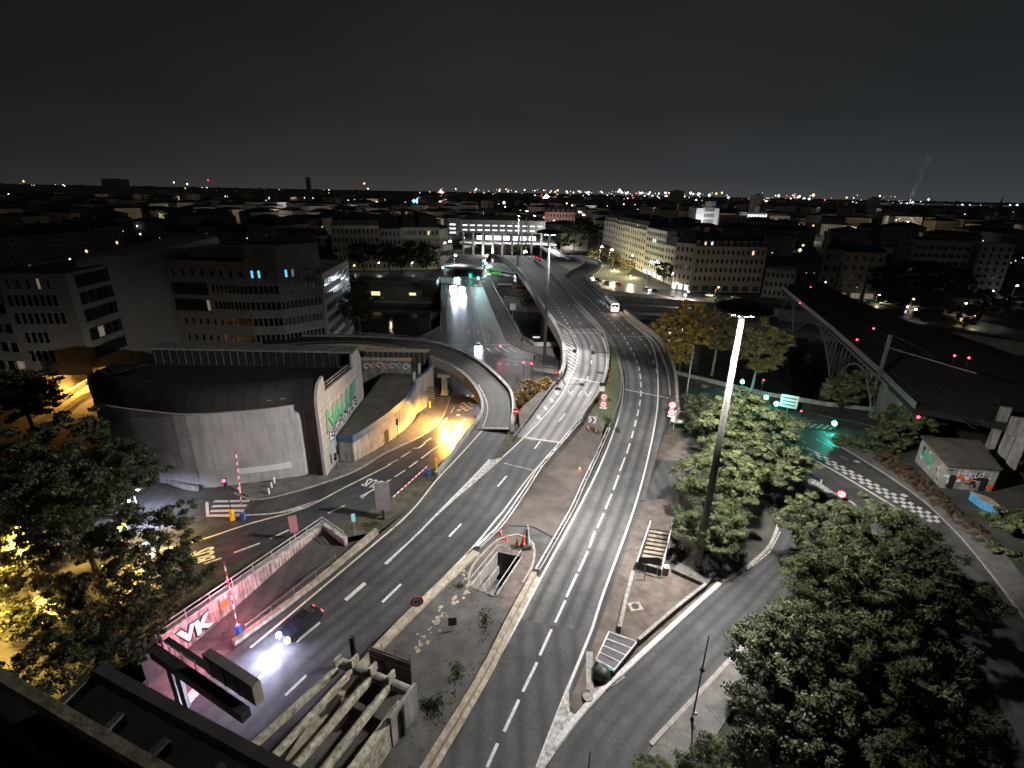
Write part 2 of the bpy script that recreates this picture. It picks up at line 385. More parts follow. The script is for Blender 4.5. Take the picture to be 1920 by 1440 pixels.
mat('sign_white', (0.8, 0.8, 0.79), 0.5); mat('sign_red', (0.55, 0.03, 0.03), 0.5); mat('sign_black', (0.02, 0.02, 0.02), 0.6); mat('sign_back', (0.11, 0.10, 0.10), 0.6, (0.16, 0.14, 0.13), 1.5)
mat('sign_rose', (.30, .13, .14), .6); mat('sign_blue', (0.03, 0.11, 0.42), 0.5); mat('sign_yellow', (0.75, 0.42, 0.03), 0.5); mat('sign_green', (0.05, 0.35, 0.22), 0.5); mat('orange_plastic', (0.75, 0.10, 0.03), 0.5)
mat('roof_dark', (0.018, 0.018, 0.018), 0.6, (0.032, 0.031, 0.03), 1.0, 0.2)
mat('roof_felt', (0.06, 0.055, 0.045), 0.9, (0.11, 0.1, 0.085), 0.5, 0.3)
mat('roof_blue', (0.03, 0.075, 0.14), 0.5, (0.05, 0.11, 0.2), 1.0)
mat('glass_dark', (0.012, 0.013, 0.015), 0.12, spec=0.6)
mat('glass_mid', (0.05, 0.05, 0.05), 0.3, (0.12, 0.12, 0.11), 1.5)
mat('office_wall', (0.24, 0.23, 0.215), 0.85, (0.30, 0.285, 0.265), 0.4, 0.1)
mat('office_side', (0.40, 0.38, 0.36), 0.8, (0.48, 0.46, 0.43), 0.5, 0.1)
mat('frame_pale', (0.36, 0.35, 0.33), 0.7)
mat('stone_cream', (0.42, 0.36, 0.28), 0.85, (0.55, 0.48, 0.38), 0.4, 0.15)
mat('stone_grey', (0.33, 0.32, 0.31), 0.85, (0.44, 0.43, 0.41), 0.4, 0.15)
mat('stone_pink', (0.50, 0.24, 0.17), 0.85, (0.62, 0.33, 0.25), 0.4, 0.15)
mat('stone_dim', (0.26, 0.24, 0.21), 0.9, (0.4, 0.37, 0.33), 0.1, 0.1)
mat('slate', (0.022, 0.022, 0.024), 0.7, (0.04, 0.04, 0.042), 0.8, 0.2)
mat('bark', (0.05, 0.04, 0.03), 0.95, (0.11, 0.09, 0.07), 3.0, 0.6)
mat('bark_pale', (0.16, 0.14, 0.11), 0.95, (0.28, 0.25, 0.2), 3.0, 0.6)
mat('tyre', (0.015, 0.015, 0.015), 0.8); mat('car_white', (0.7, 0.7, 0.7), 0.3, metal=0.1); mat('car_dark', (0.03, 0.035, 0.045), 0.25, metal=0.3); mat('car_red', (0.4, 0.03, 0.03), 0.3); mat('car_silver', (0.4, 0.4, 0.42), 0.3, metal=0.5); mat('bus_green', (0.1, 0.6, 0.12), 0.4)
def leafmat(name, c1, c2, tr=0.25):
    mt = mat(name, c1, 0.65, c2, 0.9, 0.0, detail=3); t = mt.node_tree; b = t.nodes["Principled BSDF"]
    oi = t.nodes.new("ShaderNodeObjectInfo"); hv = t.nodes.new("ShaderNodeHueSaturation"); src = b.inputs["Base Color"].links[0].from_socket
    mr_ = t.nodes.new("ShaderNodeMapRange"); mr_.inputs[3].default_value = 0.8; mr_.inputs[4].default_value = 1.15; t.links.new(oi.outputs["Random"], mr_.inputs[0])
    t.links.new(mr_.outputs[0], hv.inputs["Value"]); t.links.new(src, hv.inputs["Color"]); t.links.new(hv.outputs[0], b.inputs["Base Color"])
    b.inputs["Transmission Weight"].default_value = 0.0
    return mt
leafmat('leaf_pine', (0.018, 0.030, 0.011), (0.125, 0.150, 0.055))
leafmat('leaf_dark', (0.018, 0.026, 0.01), (0.05, 0.06, 0.022))
leafmat('leaf_autumn', (0.13, 0.11, 0.025), (0.58, 0.36, 0.07))  # autumn leaves, with orange lamplight put into the brighter colour
leafmat('leaf_plane', (0.05, 0.05, 0.02), (0.16, 0.13, 0.04))
leafmat('leaf_hedge', (0.04, 0.035, 0.015), (0.10, 0.055, 0.03))
# water
mt = mat('river_water', (0.008, 0.014, 0.012), 0.08, spec=0.5); t = mt.node_tree; b = t.nodes["Principled BSDF"]
g = t.nodes.new("ShaderNodeNewGeometry"); n2 = t.nodes.new("ShaderNodeTexNoise"); n2.inputs["Scale"].default_value = 0.5; n2.inputs["Detail"].default_value = 6
bp = t.nodes.new("ShaderNodeBump"); bp.inputs["Strength"].default_value = 0.35; bp.inputs["Distance"].default_value = 0.25
t.links.new(g.outputs["Position"], n2.inputs["Vector"]); t.links.new(n2.outputs[0], bp.inputs["Height"]); t.links.new(bp.outputs[0], b.inputs["Normal"])
# tiled block wall of the round hall: brick relief through bump only is too fine to build
emi('lamp_white', (1.0, 0.97, 0.93), 60); emi('lamp_cool', (0.75, 0.85, 1.0), 40, False); emi('lamp_warm', (1.0, 0.62, 0.22), 40, False)
emi('lamp_green', (0.05, 1.0, 0.75), 70, False); emi('lamp_red', (1.0, 0.04, 0.12), 9, False); emi('head_light', (0.8, 0.86, 1.0), 120, False); emi('tail_light', (1.0, 0.05, 0.05), 14, False)
emi('win_cyan', (0.15, 0.65, 1.0), 1.1, False); emi('win_warm', (1.0, 0.7, 0.35), 1.3, False); emi('win_white', (0.9, 0.95, 1.0), 1.6, False); emi('win_dim', (1.0, 0.85, 0.6), 0.16, False)
emi('shop_light', (1.0, 0.95, 0.95), 2.2, False); emi('shop_blue', (0.45, 0.7, 1.0), 2.0, False); emi('sign_blue_lit', (0.08, 0.16, 1.0), 6.0, False); emi('screen_green', (0.1, 0.9, 0.3), 1.2, False)
def lamp(loc, power, col=(1, 0.97, 0.93), r=0.3, spot=None, aim=None, name='lamp_light', parent=None, blend=0.5):
    l = bpy.data.lights.new(name, 'SPOT' if spot else 'POINT'); l.energy = power; l.color = col; l.shadow_soft_size = r
    o = bpy.data.objects.new(name, l); root_col.objects.link(o)
    if parent is not None: o.parent = parent; o.location = V(loc) - wloc(parent)
    else: o.location = loc
    if spot:
        l.spot_size = R_(spot); l.spot_blend = blend
        d = (V(aim) - V(loc)).normalized() if aim is not None else V((0, 0, -1))
        o.rotation_euler = d.to_track_quat('-Z', 'Y').to_euler()
    return o
# ================================================================ PART 2: ground, water, roads
NEAR_BANK = [(-900, 620), (-300, 300), (-120, 205), (-80, 178), (-45, 155.5), (-29, 148.7), (6, 145.5), (16, 146), (40, 125), (58, 110), (69, 104), (100, 94), (150, 55), (260, -40), (900, -500)]
FAR_LOW = [(-900, 700), (-300, 370), (-110, 252), (-63, 228.7), (-20, 224), (52.5, 208.6), (95.8, 196.4), (131, 164), (180, 120), (300, 10), (900, -420)]
FAR_UP = [(-900, 730), (-300, 400), (-110, 275), (-81, 257), (-39, 252), (0, 240), (56, 224.8), (101, 210), (140, 182), (190, 138), (310, 28), (900, -400)]
def rect_hole(c): return [on(x, y, hg) for x, y in c]
PIT = rect_hole([(934, 1037), (978, 1046), (930, 1118), (883, 1100)])
STAIR = rect_hole([(1218, 992), (1258, 998), (1238, 1084), (1192, 1070)])
TR_T = [(300, 1200), (605, 985), (648, 1018), (560, 1127), (443, 1213), (340, 1320)]       # trench outline at verge level
# L road cutting: polygon of everything lower than the plateau
CUT_PX_L = [(302, 1196), (452, 1090), (606, 988), (646, 1014), (600, 1062), (560, 1117), (650, 1040), (712, 996), (830, 905)]
CUT = [on(x, y, flat(4.0)) for x, y in [(330, 1178), (452, 1090), (606, 988), (640, 1010)]]
def lw(px, py, fn=hl): p = on(px, py, fn); return V((p.x, p.y, 0))
L_LEFT = [(120, 1560), (250, 1400), (330, 1320), (443, 1213), (560, 1125), (640, 1062), (712, 1002), (775, 948), (823, 893), (858, 845), (890, 806)]
L_RIGHT = [(470, 1560), (560, 1407), (640, 1297), (720, 1205), (770, 1153), (832, 1093), (890, 1036), (940, 984), (1004, 884), (1053, 832)]
RW_ = [on(x, y, hd) for x, y in [(893, 1036), (832, 1093), (770, 1153), (720, 1205), (640, 1297), (560, 1407), (470, 1560)]]
cutpoly = CUT + [lw(x, y) for x, y in [(712, 1000), (775, 949), (824, 896)]] + [on(x, y, hd) for x, y in [(1000, 888), (938, 987)]] + RW_
cutpoly += [V((-60, -5, 0)), V((-56, 14, 0)), on(175, 1290, flat(4.0))]
near = [(-900, -60)] + NEAR_BANK + [(900, -60)]
near = [(-420, -40), (-420, 365)] + NEAR_BANK[1:13] + [(260, -40)]
g_near = struct(sheet('ground', near, hg, MT['ground_dark'], off=0, grid=9, holes=[cutpoly, PIT, STAIR], px=False))
tray = lambda x, y: 0.0
# outer, far ground to the horizon
far = FAR_UP + [(9000, -4000), (14000, 9000), (0, 14000), (-14000, 9000), (-9000, 3000)]
g_far = struct(sheet('ground_far', far, flat(0), MT['ground_dark'], off=0, grid=900, px=False))
mb = MB(); mb.poly([(-1500, -600, -6), (1500, -600, -6), (1500, 1000, -6), (-1500, 1000, -6)]); river = struct(mb.build('river_water', MT['river_water']))
lowq = FAR_LOW + FAR_UP[::-1]
lq = struct(sheet('lower_quay', lowq, flat(-4.0), MT['pavement'], off=0, grid=60, px=False, skirt=lambda x, y, z: -7))
def wall_between(name, path, z0, z1, m_, t=0.6, parent=None):
    mb = MB(); P = [V((p[0], p[1], 0)) for p in path]
    for i in range(len(P) - 1):
        a, b = P[i], P[i + 1]; d = (b - a).normalized(); n = V((d.y, -d.x, 0)) * t / 2
        lo = lambda q: (z0(q.x, q.y) if callable(z0) else z0); hi = lambda q: (z1(q.x, q.y) if callable(z1) else z1)
        k = len(mb.v)
        for q in (a, b):
            for s_ in (1, -1): mb.v += [V((q.x + n.x * s_, q.y + n.y * s_, lo(q))), V((q.x + n.x * s_, q.y + n.y * s_, hi(q)))]
        for f in ((0, 1, 5, 4), (2, 6, 7, 3), (1, 3, 7, 5), (0, 4, 6, 2), (0, 2, 3, 1), (4, 5, 7, 6)): mb.f.append([k + j for j in f])
    return mb.build(name, m_, parent)
def dens(path, st=6):
    o = []
    for i in range(len(path) - 1):
        a, b = V((*path[i][:2], 0)), V((*path[i + 1][:2], 0)); k = max(1, int((b - a).length / st))
        o += [a.lerp(b, t / k) for t in range(k)]
    return o + [V((*path[-1][:2], 0))]
nq = wall_between('quay_wall', dens(NEAR_BANK[2:13]), -7, lambda x, y: hg(x, y) + 0.05, MT['quay_stone'], 1.0); tag(nq, 'pale stone quay wall along the near river bank', 'wall')
fq = wall_between('quay_wall', dens(FAR_UP[1:10], 12), -4, 0.3, MT['quay_stone'], 1.0); tag(fq, 'long stone quay wall on the far river bank below the street', 'wall')
# parapet with lit top on near quay right of the viaduct
pp = wall_between('quay_parapet', dens([(40.6, 124), (58, 109.6), (69, 103.4), (99, 93.6)]), lambda x, y: hg(x, y), lambda x, y: hg(x, y) + 0.9, MT['concrete'], 0.45); tag(pp, 'low pale parapet on the near quay edge, right of the viaduct', 'parapet')
# ---- trench floor & cutting walls of the lower left carriageway
tf = struct(sheet('tunnel_ramp_floor', [(p.x, p.y) for p in cutpoly], lambda x, y: hl(x, y) - 0.25, MT['asphalt_old'], off=0, grid=5, px=False))
# ---- roads
deck_skirt = lambda x, y, z: (z - 1.7 if y > 128 else max(hg(x, y) - 1.0, -1.0) if y > 60 else z - 0.6)
RR_L = [(735, 1560), (812, 1440), (915, 1265), (1012, 1080), (1078, 957), (1123, 860), (1147, 800), (1159, 765), (1166, 720), (1162, 685), (1144, 640), (1121, 608), (1080, 565), (1053, 535), (1030, 510), (1002, 489), (984, 480)]
RR_R = [(945, 1560), (1018, 1440), (1066, 1320), (1122, 1180), (1200, 960), (1228, 867), (1248, 795), (1262, 765), (1264, 720), (1253, 680), (1233, 640), (1196, 611), (1150, 572), (1117, 541), (1090, 519), (1042, 494), (1000, 480)]
r_right = struct(ribbon('main_road', RR_L, RR_R, hd, MT['asphalt_main'], 0.06, 2.5, 12, deck_skirt))
r_left = struct(ribbon('tunnel_road', L_LEFT, L_RIGHT, hl, MT['asphalt_left'], 0.06, 2.5, 10, rfn=hd))
r_slab = struct(ribbon('concrete_slab_road', [(962, 822), (985, 793), (1035, 727), (1054, 700), (1062, 662), (1058, 637), (1046, 617)], [(1053, 832), (1080, 800), (1100, 763), (1119, 742), (1135, 702), (1139, 663), (1134, 640), (1122, 616)], hd, MT['asphalt_pale'], 0.07, 2.0, 10, deck_skirt))
r_lbr = struct(ribbon('viaduct_road', [(1045, 616), (1038, 603), (1013, 563), (997, 537), (975, 507), (950, 487), (924, 477)], [(1121, 615), (1076, 566), (1050, 536), (1027, 511), (999, 489), (981, 480)], hd, MT['asphalt_bridge'], 0.06, 2.5, 8, deck_skirt))
RP_IN = [(890, 806), (905, 783), (908, 757), (895, 728), (868, 700), (830, 680), (768, 661), (706, 650), (656, 647), (590, 649), (500, 655)]
RP_OUT = [(955, 806), (958, 772), (956, 747), (945, 727), (902, 687), (852, 659), (789, 642), (720, 635), (656, 633), (590, 632), (500, 633)]
rskirt = lambda x, y, z: max(z - 1.5, hg(x, y) - 0.4)
r_ramp = struct(ribbon('slip_ramp', RP_IN, RP_OUT, hr, MT['asphalt_ramp'], 0.09, 1.5, 8, rskirt))
# ---- low streets
lr_up = [(-140, 1105), (100, 1052), (300, 1012), (400, 985), (480, 955), (560, 922), (660, 888), (720, 853), (800, 813), (832, 780), (846, 745), (846, 712), (838, 675), (834, 640)]
lr_lo = [(-140, 1215), (100, 1165), (300, 1112), (370, 1085), (470, 1043), (560, 1003), (680, 965), (790, 895), (850, 848), (905, 800), (935, 760), (960, 725), (975, 690), (975, 650)]
r_low = struct(ribbon('lower_road', lr_up, lr_lo, hg, MT['asphalt_wet'], 0.04, 2.5, 10))
junc = struct(sheet('junction', [(834, 641), (975, 645), (1056, 668), (1050, 705), (1040, 726), (985, 720), (960, 700), (900, 668), (850, 655)], hg, MT['asphalt_wet'], 0.055, 4))
side = struct(sheet('side_street', [(215, 890), (300, 915), (350, 935), (395, 940), (470, 939), (562, 921), (565, 952), (480, 965), (380, 998), (200, 1010), (120, 960)], hg, MT['asphalt_old'], 0.06, 3))
br = struct(sheet('river_bridge', [(828, 523), (826, 618), (786, 639), (834, 641), (1003, 652), (979, 637), (962, 607), (926, 541), (921, 527)], flat(0), MT['asphalt_wet'], 0.02, 6, skirt=lambda x, y, z: -1.6))
bsl = struct(sheet('pavement', [(830, 523), (828, 618), (788, 640), (836, 641), (838, 622), (837, 560), (838, 523)], flat(0), MT['pavement'], 0.16, 5, skirt=lambda x, y, z: 0))
bsr = struct(sheet('pavement', [(901, 528), (920, 571), (948, 638), (962, 651), (1003, 651), (978, 636), (961, 606), (925, 540), (919, 527)], flat(0), MT['pavement'], 0.16, 5, skirt=lambda x, y, z: 0))
kp = struct(sheet('pavement', [(962, 651), (1003, 652), (1050, 655), (1056, 672), (1010, 665), (975, 655)], hg, MT['pavement'], 0.18, 5, skirt=lambda x, y, z: z - .2))
quay_road = struct(sheet('quay_road', [(1268, 700), (1400, 738), (1520, 772), (1650, 803), (1640, 812), (1575, 797), (1548, 806), (1548, 815), (1562, 830), (1671, 897), (1738, 946), (1806, 1014), (1875, 1100), (1990, 1260), (2100, 1440), (1960, 1480), (1900, 1370), (1850, 1280), (1750, 1130), (1617, 980), (1562, 938), (1489, 886), (1440, 842), (1380, 800), (1290, 755), (1262, 730)], hg, MT['asphalt_old'], 0.04, 3))
slip = struct(ribbon('slip_road', [(1000, 1560), (1035, 1420), (1100, 1332), (1183, 1252), (1352, 1100), (1395, 1068), (1436, 1035), (1452, 1005), (1458, 975), (1448, 930), (1425, 880)], [(1160, 1560), (1215, 1410), (1322, 1290), (1448, 1155), (1492, 1090), (1520, 1035), (1535, 990), (1535, 950), (1520, 905), (1490, 870)], hg, MT['asphalt_left'], 0.05, 2, 8))
# islands and verges
isl = struct(sheet('island', [(470, 1560), (560, 1407), (640, 1297), (720, 1205), (770, 1153), (832, 1093), (893, 1034), (935, 985), (1000, 988), (1040, 1010), (1008, 1078), (913, 1262), (805, 1440), (730, 1560)], hg, MT['island_asphalt'], 0.05, 2.0, holes=[PIT]))
islb = struct(sheet('island_upper', [(935, 986), (1004, 886), (1054, 834), (1100, 767), (1135, 792), (1118, 860), (1072, 957), (1040, 1012), (1000, 990)], hd, MT['island_brown'], 0.05, 2.0))
med = struct(sheet('median', [(1100, 767), (1119, 744), (1136, 703), (1140, 664), (1135, 641), (1123, 618), (1142, 641), (1160, 686), (1163, 720), (1156, 765), (1144, 797), (1135, 793)], hd, MT['grass'], 0.05, 2.0, skirt=lambda x, y, z: z - 3))
isnose = struct(sheet('island_nose', [(905, 1040), (940, 1012), (975, 1004), (1003, 1020), (1003, 1048), (985, 1085), (955, 1110), (1000, 1080), (960, 1150), (930, 1135), (978, 1048), (934, 1034), (884, 1098), (870, 1115), (880, 1070)], hg, MT['verge_brown'], 0.075, 1.5, holes=[PIT]))
vr = struct(sheet('verge', [(1066, 1322), (1122, 1182), (1200, 962), (1228, 869), (1248, 797), (1262, 768), (1285, 790), (1310, 830), (1330, 870), (1270, 900), (1275, 960), (1345, 1040), (1352, 1096), (1183, 1248), (1110, 1318), (1085, 1340)], hg, MT['verge_brown'], 0.045, 2.0, holes=[STAIR]))
patch = struct(sheet('asphalt_patch', [(1226, 861), (1275, 866), (1266, 932), (1196, 943)], hg, MT['asphalt_left'], 0.06, 2.0))
pave_r = struct(sheet('pavement', [(1562, 829), (1671, 895), (1738, 944), (1806, 1012), (1878, 1100), (1995, 1262), (2040, 1300), (1960, 1140), (1880, 1035), (1790, 960), (1700, 892), (1640, 850), (1595, 822), (1566, 815), (1549, 816)], hg, MT['pavement'], 0.16, 3, skirt=lambda x, y, z: z - .16))
pave_l = struct(sheet('pavement', [(420, 905), (470, 936), (562, 920), (660, 886), (720, 851), (800, 811), (832, 778), (843, 745), (812, 745), (800, 757), (778, 792), (720, 837), (661, 869), (632, 868), (615, 893), (565, 895), (480, 900)], hg, MT['pavement'], 0.14, 2.5, skirt=lambda x, y, z: z - .14))
isl_tri = struct(sheet('traffic_island', [(1489, 876), (1562, 924), (1520, 922), (1506, 910)], hg, MT['paint_worn'], 0.15, 2.5, skirt=lambda x, y, z: z - .15))
isl_b = struct(sheet('traffic_island', [(1455, 800), (1500, 800), (1530, 790), (1495, 780), (1470, 783)], hg, MT['pavement'], 0.15, 2.5, skirt=lambda x, y, z: z - .15))
pave_s = struct(sheet('pavement', [(1160, 1560), (1218, 1410), (1325, 1290), (1450, 1155), (1470, 1180), (1400, 1290), (1330, 1400), (1270, 1560)], hg, MT['pavement'], 0.14, 3, skirt=lambda x, y, z: z - .14))
verge_l = struct(sheet('verge', [(370, 1087), (470, 1045), (560, 1005), (680, 967), (790, 897), (815, 900), (770, 945), (705, 992), (650, 1012), (608, 984), (452, 1088), (330, 1176), (300, 1160)], hg, MT['verge_soil'], 0.05, 2.5, holes=[cutpoly]))
tri_v = struct(sheet('verge', [(975, 800), (1033, 730), (1010, 735), (985, 757), (972, 770)], hd, MT['verge_brown'], -0.1, 2.5, skirt=lambda x, y, z: z - 6))
gore_v = struct(sheet('gore_verge', [(926, 862), (944, 858), (986, 822), (964, 820), (955, 806), (940, 835)], hd, MT['verge_soil'], 0.10, 1.5))
# ---------------------------------------------------------------- painted markings (each a part of its road)
def line(px, wd, fn, parent, off=0.012, m_='paint_white', name='lane_line', step=2.0, smooth=True):
    P = [on(x, y, fn) for x, y in px]; n = max(2, int(plen(P) / step) + 1); P = cr(P, n) if smooth and len(P) > 2 else lin(P, n)
    mb = MB()
    for i, p in enumerate(P):
        a, b = P[max(0, i - 1)], P[min(n - 1, i + 1)]; d = V((b.x - a.x, b.y - a.y, 0)).normalized(); nr = V((d.y, -d.x, 0)) * wd / 2
        for q in (p - nr, p + nr): mb.v.append(V((q.x, q.y, fn(q.x, q.y) + off)))
    for i in range(n - 1): mb.f.append([2 * i, 2 * i + 1, 2 * i + 3, 2 * i + 2])
    return mb.build(name, MT[m_], parent)
def dashes(px, wd, ln_, gap, fn, parent, off, m_='paint_white', name='lane_dash'):
    P = cr([on(x, y, fn) for x, y in px], 200); s = 0.0; cur = []
    st = 0.0; i = 0
    acc = [0.0]
    for k in range(1, 200): acc.append(acc[-1] + (P[k] - P[k - 1]).length)
    def pos(q):
        k = 0
        lo, hi = 0, 199
        while lo < hi - 1:
            mid = (lo + hi) // 2
            if acc[mid] <= q: lo = mid
            else: hi = mid
        return P[lo].lerp(P[hi], (q - acc[lo]) / max(1e-6, acc[hi] - acc[lo]))
    while st + ln_ < acc[-1]:
        a, b = pos(st), pos(st + ln_); d = (b - a).normalized(); nr = V((d.y, -d.x, 0)) * wd / 2; mb = MB()
        pts = [a - nr, a + nr, b + nr, b - nr]; mb.poly([(q.x, q.y, fn(q.x, q.y) + off) for q in pts]); mb.build(name, MT[m_], parent); st += ln_ + gap
def patchpx(px, fn, parent, off, m_='paint_white', name='marking', grid=1.2):
    return sheet(name, px, fn, MT[m_], off, grid, parent=parent)
O = 0.072; RW = 0.25
line([(815, 1440), (918, 1262), (975, 1160), (1015, 1083), (1082, 960), (1128, 867), (1157, 790), (1168, 740), (1166, 695), (1150, 645), (1128, 616)], RW, hd, r_right, O)
line([(1007, 1440), (1053, 1320), (1110, 1180), (1130, 1117), (1187, 960), (1213, 867), (1230, 783), (1234, 727), (1230, 673), (1218, 640), (1196, 618), (1170, 597)], RW, hd, r_right, O)
for a, b in [((1132, 963), (1120, 990)), ((1115, 998), (1105, 1027)), ((1102, 1035), (1085, 1072)), ((1082, 1077), (1062, 1120)), ((1060, 1127), (1041, 1168)), ((1034, 1181), (1012, 1230)), ((1007, 1243), (980, 1298)), ((973, 1313), (945, 1373)), ((933, 1395), (913, 1440)), ((1160, 892), (1150, 919)), ((1147, 927), (1135, 955)), ((1172, 858), (1162, 884)), ((1181, 832), (1175, 851))]:
    line([a, b], RW, hd, r_right, O, name='lane_dash')
dashes([(1184, 822), (1196, 775), (1201, 745), (1201, 712), (1194, 677), (1175, 640), (1158, 617), (1130, 588), (1105, 562), (1080, 540), (1055, 519)], 0.26, 2.6, 1.6, hd, r_right, O)
dashes([(1232, 700), (1224, 675), (1207, 643), (1185, 623), (1160, 600), (1121, 560), (1086, 529), (1065, 513)], 0.26, 2.4, 3.0, hd, r_right, O)
line([(1077, 570), (1110, 606), (1127, 623)], .25, hd, r_lbr, O, name='lane_line')
line([(1172, 731), (1255, 747)], .3, hd, r_right, O, m_='paint_worn', name='deck_joint'); line([(1147, 630), (1222, 632)], .3, hd, r_right, O, m_='paint_worn', name='deck_joint')
# left carriageway
line([(943, 960), (887, 1027), (760, 1157), (712, 1210)], RW, hl, r_left, O); line([(1044, 840), (1000, 885), (943, 960)], .2, hl, r_left, O)
for a, b in [((950, 893), (933, 913)), ((865, 983), (842, 1007)), ((752, 1096), (717, 1130)), ((685, 1094), (648, 1126)), ((600, 1168), (556, 1205)), ((498, 1262), (473, 1283)), ((582, 1260), (535, 1305)), ((1013, 828), (1002, 842))]:
    line([a, b], 0.28 if a != (685, 1094) else .45, hl, r_left, O, name='lane_dash')
line([(377, 1287), (337, 1330)], 1.0, hl, r_left, O)
line([(904, 808), (858, 859), (820, 899), (775, 955), (723, 1003), (560, 1140), (470, 1215)], .22, hl, r_left, O, m_='paint_yellowed')
patchpx([(722, 1058), (790, 996), (860, 925), (918, 863), (944, 858), (905, 893), (850, 940), (790, 998), (727, 1059)], hl, r_left, O, 'paint_worn', 'gore_marking')
line([(722, 1058), (790, 995), (860, 923), (918, 862)], .25, hl, r_left, O + .004); line([(943, 858), (983, 821)], .25, hd, r_left, O + .05)
line([(945, 869), (1002, 883)], .14, hl, r_left, O, m_='paint_worn', name='deck_joint')
# slab
line([(983, 820), (1010, 793), (1048, 748), (1063, 722), (1078, 690), (1084, 663), (1080, 645), (1064, 617), (1045, 604)], .25, hd, r_slab, O + .01)
line([(1086, 790), (1099, 766), (1118, 742), (1134, 702), (1138, 664), (1130, 632)], .25, hd, r_slab, O + .01)
line([(985, 821), (1053, 831)], .4, hd, r_slab, O + .012, name='deck_joint'); line([(1068, 708), (1127, 719)], .35, hd, r_slab, O + .012, name='deck_joint'); line([(1066, 625), (1128, 625)], .3, hd, r_slab, O + .012, name='deck_joint')
for a, b in [((1060, 776), (1048, 791)), ((1103, 706), (1100, 713)), ((1109, 676), (1109, 683)), ((1110, 648), (1108, 655))]: line([a, b], .3, hd, r_slab, O + .01, name='lane_dash')
for q in ([(1066, 733), (1069, 741), (1074, 733)], [(1090, 734), (1084, 743)], [(1097, 735), (1101, 744), (1109, 735)]): line(q, .17, hd, r_slab, O + .01, name='arrow_marking', smooth=False, step=.5)
for i in range(13):      # hatching between left parapet and first lane
    t = i / 12; a = V((1056, 626)).lerp(V((1066, 700)), t); ang = [1060 + 3 * sin(t * 3), 620 + 84 * t]
    x0 = 1055 + 8 * ss(t * 2.2); y0 = 622 + 82 * t
    wx = 3 + 19 * sin(pi * min(1, .12 + t * .8)); line([(x0 + 1, y0), (x0 + wx, y0 + wx * .62)], .34, hd, r_slab, O + .01, name='hatch_stripe', smooth=False)
for x, y in [(1044, 737), (1034, 751), (1023, 766), (1010, 783)]:
    line([(x - 2, y - 4), (x + 2, y + 4)], .6, hd, r_slab, O + .02, name='shoulder_block', smooth=False)
for i in range(17):
    pass
dashes([(1079, 632), (1067, 612), (1049, 583), (1033, 558), (1018, 537), (992, 505), (975, 490)], 0.32, 1.8, 2.6, hd, r_lbr, O)
dashes([(1088, 607), (1074, 583), (1050, 550), (1030, 525)], 0.28, 1.6, 6.5, hd, r_lbr, O)
line([(1044, 605), (1020, 572), (1003, 545)], .2, hd, r_lbr, O)
# ramp
line([(903, 803), (953, 804)], .35, hr, r_ramp, .105, m_='paint_worn', name='deck_joint')
line([(905, 803), (914, 775), (912, 752), (897, 722)], .2, hr, r_ramp, .105, m_='paint_worn')
# lower road
OL = 0.056
line([(190, 1062), (300, 1032), (367, 1016), (470, 982), (566, 955), (640, 918), (720, 878), (733, 871)], .22, hg, r_low, OL, m_='paint_yellowed')
for a, b in [((727, 872), (747, 862)), ((752, 858), (770, 847)), ((795, 831), (808, 822)), ((826, 800), (838, 784)), ((845, 775), (853, 762)), ((615, 963), (647, 948)), ((675, 932), (702, 918)), ((718, 907), (733, 900)), ((740, 895), (760, 882)), ((767, 877), (783, 865)), ((790, 860), (823, 835)), ((828, 830), (852, 810)), ((858, 803), (873, 785)), ((487, 1019), (439, 1037)), ((542, 994), (506, 1011)), ((416, 1047), (382, 1058)), ((307, 1082), (287, 1088)), ((148, 1124), (70, 1140)), ((250, 1098), (200, 1111)), ((40, 1144), (-10, 1154))]:
    line([a, b], .22, hg, r_low, OL, m_='paint_yellowed', name='lane_dash')
line([(440, 968), (520, 963), (566, 953)], .25, hg, side, .075); line([(388, 942), (390, 970)], .35, hg, side, .075)
patchpx([(515, 963), (566, 953), (600, 937), (560, 950)], hg, side, .08, 'paint_worn', 'gore_marking')
for i in range(4): line([(401 - i * 3, 941 + i * 9), (468 - i * 5, 940 + i * 9)], .5, hg, side, .075, name='crossing_stripe')
line([(774, 841), (779, 845), (797, 832)], .25, hg, r_low, OL, m_='paint_yellowed', name='arrow_marking', smooth=False)
line([(690, 925), (678, 935)], .2, hg, r_low, OL)
def chequer(a, b, c, d, n, k, fn, parent, off, m_='paint_white'):
    A, B, C, D = [V(q) for q in (a, b, c, d)]
    for i in range(n):
        for j in range(k):
            if (i + j) % 2: continue
            q = []
            for u, v_ in ((i / n, j / k), ((i + 1) / n, j / k), ((i + 1) / n, (j + 1) / k), (i / n, (j + 1) / k)): q.append(A.lerp(B, u).lerp(D.lerp(C, u), v_))
            P = [on(x.x, x.y, fn) for x in q]; mb = MB(); mb.poly([(p.x, p.y, fn(p.x, p.y) + off) for p in P][::-1]); mb.build('chequer_square', MT[m_], parent)
chequer((875, 741), (856, 771), (885, 771), (895, 741), 9, 4, hg, r_low, OL)
